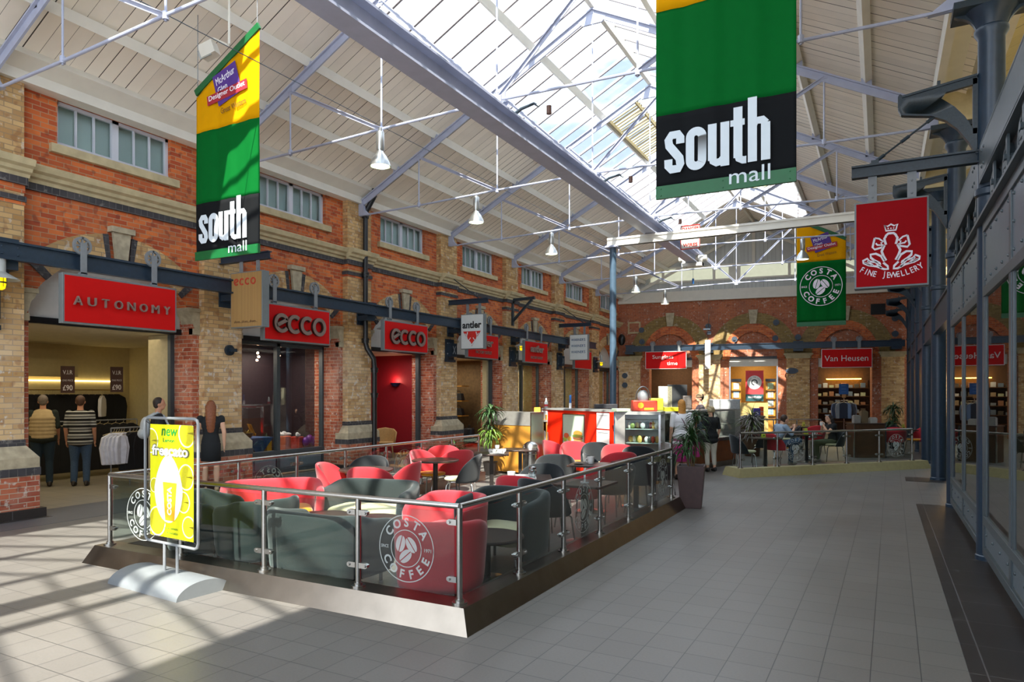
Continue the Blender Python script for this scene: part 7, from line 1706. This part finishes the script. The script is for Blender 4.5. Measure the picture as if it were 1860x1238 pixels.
for i in range(6): MB().ell((.03*i-.08, -.2+.09*i, .12+.05*(i % 2)), (.09, .09, .11), 12).build('balloon', pm('purple_foil', '6a2c8c', .3), t)
# string of spotlights in the shoe shop
for i in range(12):
    y = 9.85+.2*i; z = 2.6+.05*((i*7) % 5)-.1; t = thing('spotlight', 'tiny warm spotlight under the dark ceiling of the shoe shop', 'spotlight', (-12.3-.25*(i % 3), y, z), 0, 'spotlights in the shoe shop'); MB().ell((0, 0, 0), (.028, .028, .028), 8).build('bulb', pm('small_warm_bulb', 'ffd0b0', .5, emit=12, ecol='ffc8a0'), t); MB().cyl((0, 0, .02), (0, 0, 2.9-z), .005, 5).build('stem', M_black, t)
# red entrance: sconce, door handle, wicker chair
t = thing('wall_sconce', 'dark blue half-bowl wall light glowing on the deep red wall', 'lamp', (XB-1.55, 15.6, 1.95)); q = atY(718, 695, YC(2)+BAY/2+1.80); t.location = tuple(q)
m = MB().lathe([(.002, -.12), (.09, -.1), (.15, -.02), (.16, .0), (.15, .0)], n=24); m.build('bowl', pm('navy_bowl', '16244c', .4), t)
l = bpy.data.lights.new('sconce_light', 'POINT'); l.energy = 2.2; l.color = (1, .4, .3); l.shadow_soft_size = .04; lo = bpy.data.objects.new('sconce_light', l); C.objects.link(lo); lo.location = q+Vector((.0, -.09, .06))
t = thing('door_handle', 'tall chrome loop handle on the shoe shop\'s glass door', 'handle', (-11.5, 13.75, .6)); MB().tube([(-11.5, 13.55, .35), (-11.5, 13.55, 1.45), (-11.5, 13.6, 1.52), (-11.5, 13.82, 1.52), (-11.5, 13.87, 1.45), (-11.5, 13.87, .35)], .016, 8).build('loop', M_leg, t, w=True)
M_wick = pm('wicker', 'a88a58', .8, var=.3, scale=80, bump=.5)
t = thing('wicker_chair', 'wicker tub chair inside the red shoe shop entrance', 'chair', (-12.15, 15.35, 0), -.9); o = shell([(.22, .24), (0, .26), (-.2, .2), (-.26, 0), (-.2, -.2), (0, -.26), (.22, -.24)], lambda u: .38, lambda u: .62+.2*(1-abs(2*u-1)**1.5), .035, .05).build('back', M_wick, t, smooth=180); cushion(.5, .5, .38, .06).build('seat', M_wick, t)
for sx in (-1, 1):
    for sy in (-1, 1): MB().cyl((sx*.18, sy*.18, .38), (sx*.22, sy*.22, 0), .018, 8).build('leg', M_wick, t)
# luggage shop
for i, (y, z, w_) in enumerate(((19.2, 0, .45), (19.72, 0, .4), (18.65, 0, .5))):
    t = thing('suitcase', ['black suitcase just inside the luggage shop, middle', 'black suitcase just inside the luggage shop, right', 'black suitcase just inside the luggage shop, left'][i], 'suitcase', (-12.1, y, .0), .3*i); MB().box(-.14, .14, -w_/2, w_/2, .04, .62).build('case', pm('black_nylon', '1a1c22', .6, var=.2), t, bevel=.04); MB().tube([(0, -.1, .62), (0, -.1, .7), (0, .1, .7), (0, .1, .62)], .012, 6).build('handle', M_black, t)
    for sy in (-1, 1): MB().cyl((-.1, sy*w_*.4, .03), (-.06, sy*w_*.4, .03), .03, 8).build('wheel', M_black, t)
t = thing('wall_shelving', 'wooden shelves of bags inside the luggage shop', 'shelf unit', (XB-2.8, 18.8, 0)); m = MB()
for z in (.5, 1.0, 1.5, 2.0): m.box(-14.6, -12.35, 19.65, 20.1, z, z+.03)
m.build('shelves', M_woodl, t, w=True)
for i in range(12):
    t = thing('handbag', 'dark bag on the luggage shop shelves, %s row' % ['lowest', 'middle', 'upper'][i//4], 'bag', (-12.6-.55*(i % 4), 19.85, [.53, 1.03, 1.53][i//4]), 0, 'dark bags on the luggage shelves'); MB().prism([(-.1, -.2, 0), (-.1, .2, 0), (-.1, .14, .24), (-.1, -.14, .24)], (.2, 0, 0)).build('bag', pm('black_nylon', '1a1c22', .6, var=.2), t, bevel=.02); MB().tube([(0, -.08, .24), (0, -.05, .32), (0, .05, .32), (0, .08, .24)], .01, 6).build('strap', M_black, t)
    t.rotation_euler.z = pi/2
cbox('small_red_sign', 'small red sign above the luggage shelves', 'sign', Vector((-12.9, 19.8, 2.03)), (.4, .04, .28), 'b03028', 0)

# ================================================================ FAR SHOPS
def fwr(s, z, o): return fw(s, z, o)
M_ochre = pm('ochre_wall', '8a6420', .7, var=.1); M_brown = pm('brown_shop', '4a2f1a', .7, var=.2)
def froom(s0, s1, dep, mat, ztop=3.45, cm=None):
    m = MB(); m.mat(0); fbox(m, s0-.5, s1+.5, 0, ztop, -.7-dep, -.75-dep); fbox(m, s0-.55, s0-.5, 0, ztop, -.7-dep, -.7); fbox(m, s1+.5, s1+.55, 0, ztop, -.7-dep, -.7); m.mat(1); fbox(m, s0-.55, s1+.55, ztop, ztop+.06, -.75-dep, -.6); struct('wall_shop', m, [mat, cm or mat])
froom(1.34, 3.32, 2.5, M_brown, cm=M_ochre); froom(4.95, 7.03, 2.2, M_ochre); froom(8.66, 10.76, 3.0, M_brown, cm=M_ochre)
for s, o, pw in ((2.3, -1.8, 25), (6.0, -1.6, 35), (9.7, -2.0, 25)): area('far_shop_light', tuple(fw(s, 3.35, o)), 1.4, 1.4, pw, (1, .78, .45))
m = MB(); fbox(m, 4.95, 7.03, 2.98, 3.3, -.3, -.1); fbox(m, 1.34, 3.32, 2.98, 3.3, -.3, -.1); fbox(m, 8.66, 10.76, 2.92, 3.3, -.3, -.1); struct('trim_10', m, M_white)
m = MB(); fbox(m, 4.95, 7.03, 3.3, 3.45, -.25, -.04); fbox(m, 1.34, 3.32, 3.3, 3.45, -.25, -.04); struct('trim_11', m, M_black)
m = MB()
for s in (4.95, 6.97): fbox(m, s, s+.06, 0, 2.98, -.25, -.15)
struct('door_frame', m, M_leg)
# poster and display towers in the middle opening
pt = thing('shop_poster', 'red and teal hanging shop poster with a round white disc in the middle far opening', 'poster', tuple(fw(6.0, 1.8, -.5)))
def pq(m, s0, s1, z0, z1, o, th=.01): fbox(m, s0, s1, z0, z1, o, o+th); return m
pq(MB(), 5.65, 6.42, 1.72, 2.8, -.5).build('red_field', pm('poster_red', 'd0383c', .5), pt, w=True); pq(MB(), 5.65, 6.42, 1.4, 1.72, -.5).build('teal_field', pm('poster_teal', '1c4c50', .5), pt, w=True)
m = MB(); c = fw(6.03, 2.26, -.488); A = [2*pi*i/36 for i in range(36)]; m.prism([c+WD*.31*cos(a_)+Vector((0, 0, .31*sin(a_))) for a_ in A], WN*.004); m.build('disc', M_wsign, pt, w=True)
m = MB(); arc_text(m, 'MORE FOR LESS', c+WN*.005, WD, (0, 0, 1), .24, 160, 20, .07, .003, .01); A2 = [radians(-30+300*i/30) for i in range(31)]; m.strip([c+WN*.005+WD*.09*cos(a_)+Vector((0, 0, .09*sin(a_))) for a_ in A2], [c+WN*.005+WD*.14*cos(a_)+Vector((0, 0, .14*sin(a_))) for a_ in A2], WN*.003); m.build('disc_print', M_black, pt, w=True)
m = MB(); text(m, 'VANHEUSEN', fw(5.75, 1.54, -.488), WD, (0, 0, 1), .57, .1, .003, .02); m.build('lettering', M_wtx, pt, w=True)
for i, (s, n_c) in enumerate(((5.25, 2), (6.72, 4))):
    t = thing('display_tower', ['tall wooden display tower left of the red and teal poster', 'tall wooden display tower right of the red and teal poster'][i], 'display stand', tuple(fw(s, 0, -.4))); m = MB(); fbox(m, s-.2, s+.2, 0, 2.35 if i else 2.3, -.55, -.35)
    m.build('tower', M_woodl, t, w=True)
    m = MB(); fbox(m, s-.22, s+.22, 2.3, 2.42, -.56, -.32); m.build('header', M_black, t, w=True)
    for q in range(4):
        z = 1.95-.38*q; o_ = MB(); fbox(o_, s-.12, s+.12, z, z+.28, -.345, -.33); o_.build('shirt_card', pm('card_tint_%d' % ((i*2+q) % 4), ['b9c9c4', '8fb0c4', 'a8c49a', 'd2c9a8'][(i*2+q) % 4], .5), t, w=True); o_ = MB(); fbox(o_, s-.2, s+.2, z-.06, z-.03, -.35, -.26); o_.build('ledge', M_woodl, t, w=True)
m = MB(); fbox(m, 5.1, 6.62, 0, 1.34, -.3, -.2); o = m.build('display_plinth', pm('speckled_board', 'b39c60', .7, var=.2, scale=80)); tag(o, 'speckled tan low wall in the middle far opening', 'low wall')
# Van Heusen shop: shelves, shirts, blue sign
t = thing('cove_light', 'glowing yellow cove light above the dark shelves of the right far shop', 'light', tuple(fw(9.7, 2.45, -2.6))); m = MB(); fbox(m, 9.2, 10.7, 2.42, 2.46, -3.5, -3.4); m.build('tube', pm('cove_glow', 'ffd070', .5, emit=6, ecol='ffc24a'), t, w=True)
t = thing('wall_shelving', 'dark shelves of folded shirts inside the right far shop', 'shelf unit', tuple(fw(9.7, 0, -3.2))); m = MB()
for z in (.4, .8, 1.2, 1.6, 2.0): fbox(m, 8.4, 11.0, z, z+.03, -3.6, -3.2)
fbox(m, 8.4, 11.0, 0, 2.4, -3.66, -3.6); m.build('shelves', M_brown, t, w=True)
fc_ = ['6d7788', '8a7a64', 'a8adb5', '4c4640', '86604a', '9aa48c', '5a6c84']
for r_ in range(4):
    for i in range(9):
        s = 8.6+.27*i; t = thing('folded_shirt', '%s pile of folded shirts on the %s dark shelf' % (['first', 'second', 'third', 'fourth', 'fifth', 'sixth', 'seventh', 'eighth', 'ninth'][i], ['lowest', 'second', 'third', 'top'][r_]), 'shirts', tuple(fw(s, .84+.4*r_-.01, -3.38)), WD.to_2d().angle_signed(Vector((1, 0)), 0), 'folded shirts on the far shelves'); MB().box(-.1, .1, -.12, .12, 0, .12+.05*((i+r_) % 3)).build('pile', pm('fold_'+fc_[(i*3+r_) % 7], fc_[(i*3+r_) % 7], .8), t, bevel=.01)
rl = thing('round_rail', 'round rail of blue shirts at the front of the right far shop', 'clothes rail', tuple(fw(9.75, 0, -.9))); MB().cyl((0, 0, 0), (0, 0, 1.55), .025, 10).lathe([(.3, 0), (.3, .02), (.02, .04)], n=24).build('stand', M_leg, rl)
MB().tube([(.28*cos(a_), .28*sin(a_), 1.45) for a_ in A], .012, 6, closed=True).build('hoop', M_leg, rl); MB().rbox((0, -.1, 1.72), (.14, .03, .3), 0).build('wood_post', M_woodl, rl)
bc = ['8fb0d0', '7c98ba', '3e4a5c', '9aa4a8', '2c3442', '6d86a4', '50545a']
for i in range(9):
    a_ = radians(-90 + (i-4)*26); p = fw(9.75, 1.38, -.9)+Vector((.3*cos(a_), .3*sin(a_), 0))
    t = put('bs%d' % (i % 7), lambda: jacket(pm('shirt_'+bc[i % 7], bc[i % 7], .85, var=.12, scale=60), .72, True), Vector((p.x, p.y, 0)), math.degrees(a_)+(0 if i == 4 else 60 if i < 4 else -60), ['blue check shirt facing front on the round rail', 'steel blue shirt left of the front one on the round rail', 'dark navy shirt on the round rail, left side', 'grey shirt on the round rail, left side', 'midnight shirt on the round rail', 'blue shirt on the round rail, right side', 'charcoal shirt on the round rail', 'pale blue shirt at the back of the round rail', 'second steel blue shirt on the round rail'][i % 9], 'shirts on the round rail'); t.location.z = 1.38
t = thing('blue_sign', 'plain blue card sign above the shirts in the right far shop', 'sign', tuple(fw(9.72, 1.72, -.75))); m = MB(); fbox(m, 9.54, 9.92, 1.72, 2.18, -.78, -.76); m.build('card', pm('blue_card', '1c5ca8', .5), t, w=True); m = MB(); fbox(m, 9.64, 9.82, 2.08, 2.12, -.76, -.755); fbox(m, 9.64, 9.82, 1.94, 1.97, -.76, -.755); fbox(m, 9.64, 9.82, 1.82, 1.84, -.76, -.755); m.build('print', pm('blue_print2', '4c80bc', .5), t, w=True)
# far-wall ironwork
M_iron = pm('blue_grey_iron', '3c4754', .5, var=.2)
bl = ['left', 'left', 'left', 'middle', 'middle', 'middle', 'middle', 'right', 'right', 'right']
bp = [(1.0, 4.75, 'above the left end of the far beam'), (1.02, 4.2, 'below the one above the left end of the far beam'), (4.05, 4.82, 'left of the middle arch'), (5.2, 4.2, 'inside the middle arch, left'), (6.95, 4.9, 'on the right shoulder of the middle arch'), (6.92, 4.2, 'inside the middle arch, right'), (7.85, 4.22, 'between the middle and right arches'), (11.6, 4.9, 'upper one beside the far right corner'), (11.6, 4.25, 'lower one beside the far right corner'), (.22, 2.6, 'upper one on the far left pilaster'), (.22, 2.15, 'lower one on the far left pilaster')]
for s, z, d_ in bp:
    t = thing('tie_plate', 'round blue-grey iron tie plate '+d_, 'tie plate', tuple(fw(s, z, .13 if s < .9 or s > 11 else .05)), 0, 'tie plates on the far wall'); c = Vector((0, 0, 0)); m = MB().cyl(c, WN*.05, .13, 20).cyl(WN*.05, WN*.09, .05, 12); m.build('plate', M_iron, t)
t = thing('tie_plate', 'wide oval iron plate on the third far pilaster', 'tie plate', tuple(fw(7.6, 2.75, .13))); m = MB(); disc(m, (0, 0, 0), WD, (0, 0, 1), .26, .13, 0, .05, 28); m.build('plate', M_iron, t); MB().prism([WD*-.2, WD*.2, WD*.2+Vector((0, 0, .03)), WD*-.2+Vector((0, 0, .03))], WN*.08).prism([WD*-.08+Vector((0, 0, -.08)), WD*-.05+Vector((0, 0, -.08)), WD*-.05+Vector((0, 0, .08)), WD*-.08+Vector((0, 0, .08))], WN*.08).prism([WD*.06+Vector((0, 0, -.08)), WD*.09+Vector((0, 0, -.08)), WD*.09+Vector((0, 0, .08)), WD*.06+Vector((0, 0, .08))], WN*.08).build('ribs', M_iron, t)
t = thing('loudspeaker', 'black round loudspeaker in the far left corner', 'loudspeaker', tuple(fw(.1, 4.3, .3))); MB().ell((0, 0, 0), (.17, .17, .27), 18).build('body', M_black, t); MB().cyl((0, 0, 0), (0, .35, .1), .02, 6).build('bracket', M_black, t)
t = thing('bracket_camera', 'grey translucent hanging panel and camera in front of the far beam', 'camera', tuple(fw(4.1, 3.3, .9))); m = MB(); fbox(m, 3.98, 4.22, 2.85, 4.15, .86, .9); m.build('panel', pm('pale_grey_panel', 'b3b0ac', .5), t, w=True); m = MB(); m.rbox(fw(4.15, 4.45, .9), (.16, .3, .14), .3); m.rbox(fw(4.05, 4.62, .9), (.3, .2, .06), .3); m.build('camera', M_iron, t, w=True); MB().cyl(fw(4.1, 4.15, .88), fw(4.15, 5.3, .88), .015, 6).build('pole', M_leg, t, w=True)
m = MB(); fbox(m, .35, .95, 4.6, 5.15, .01, .04); fbox(m.mat(1), .42, .88, 4.68, 5.08, .035, .045); struct('blocked_window', m, [M_stone, M_far], wall_far)
m = MB(); fbox(m, 10.7, 11.25, 5.1, 5.55, .0, .03); o = struct('vent', m, M_black, wall_far)
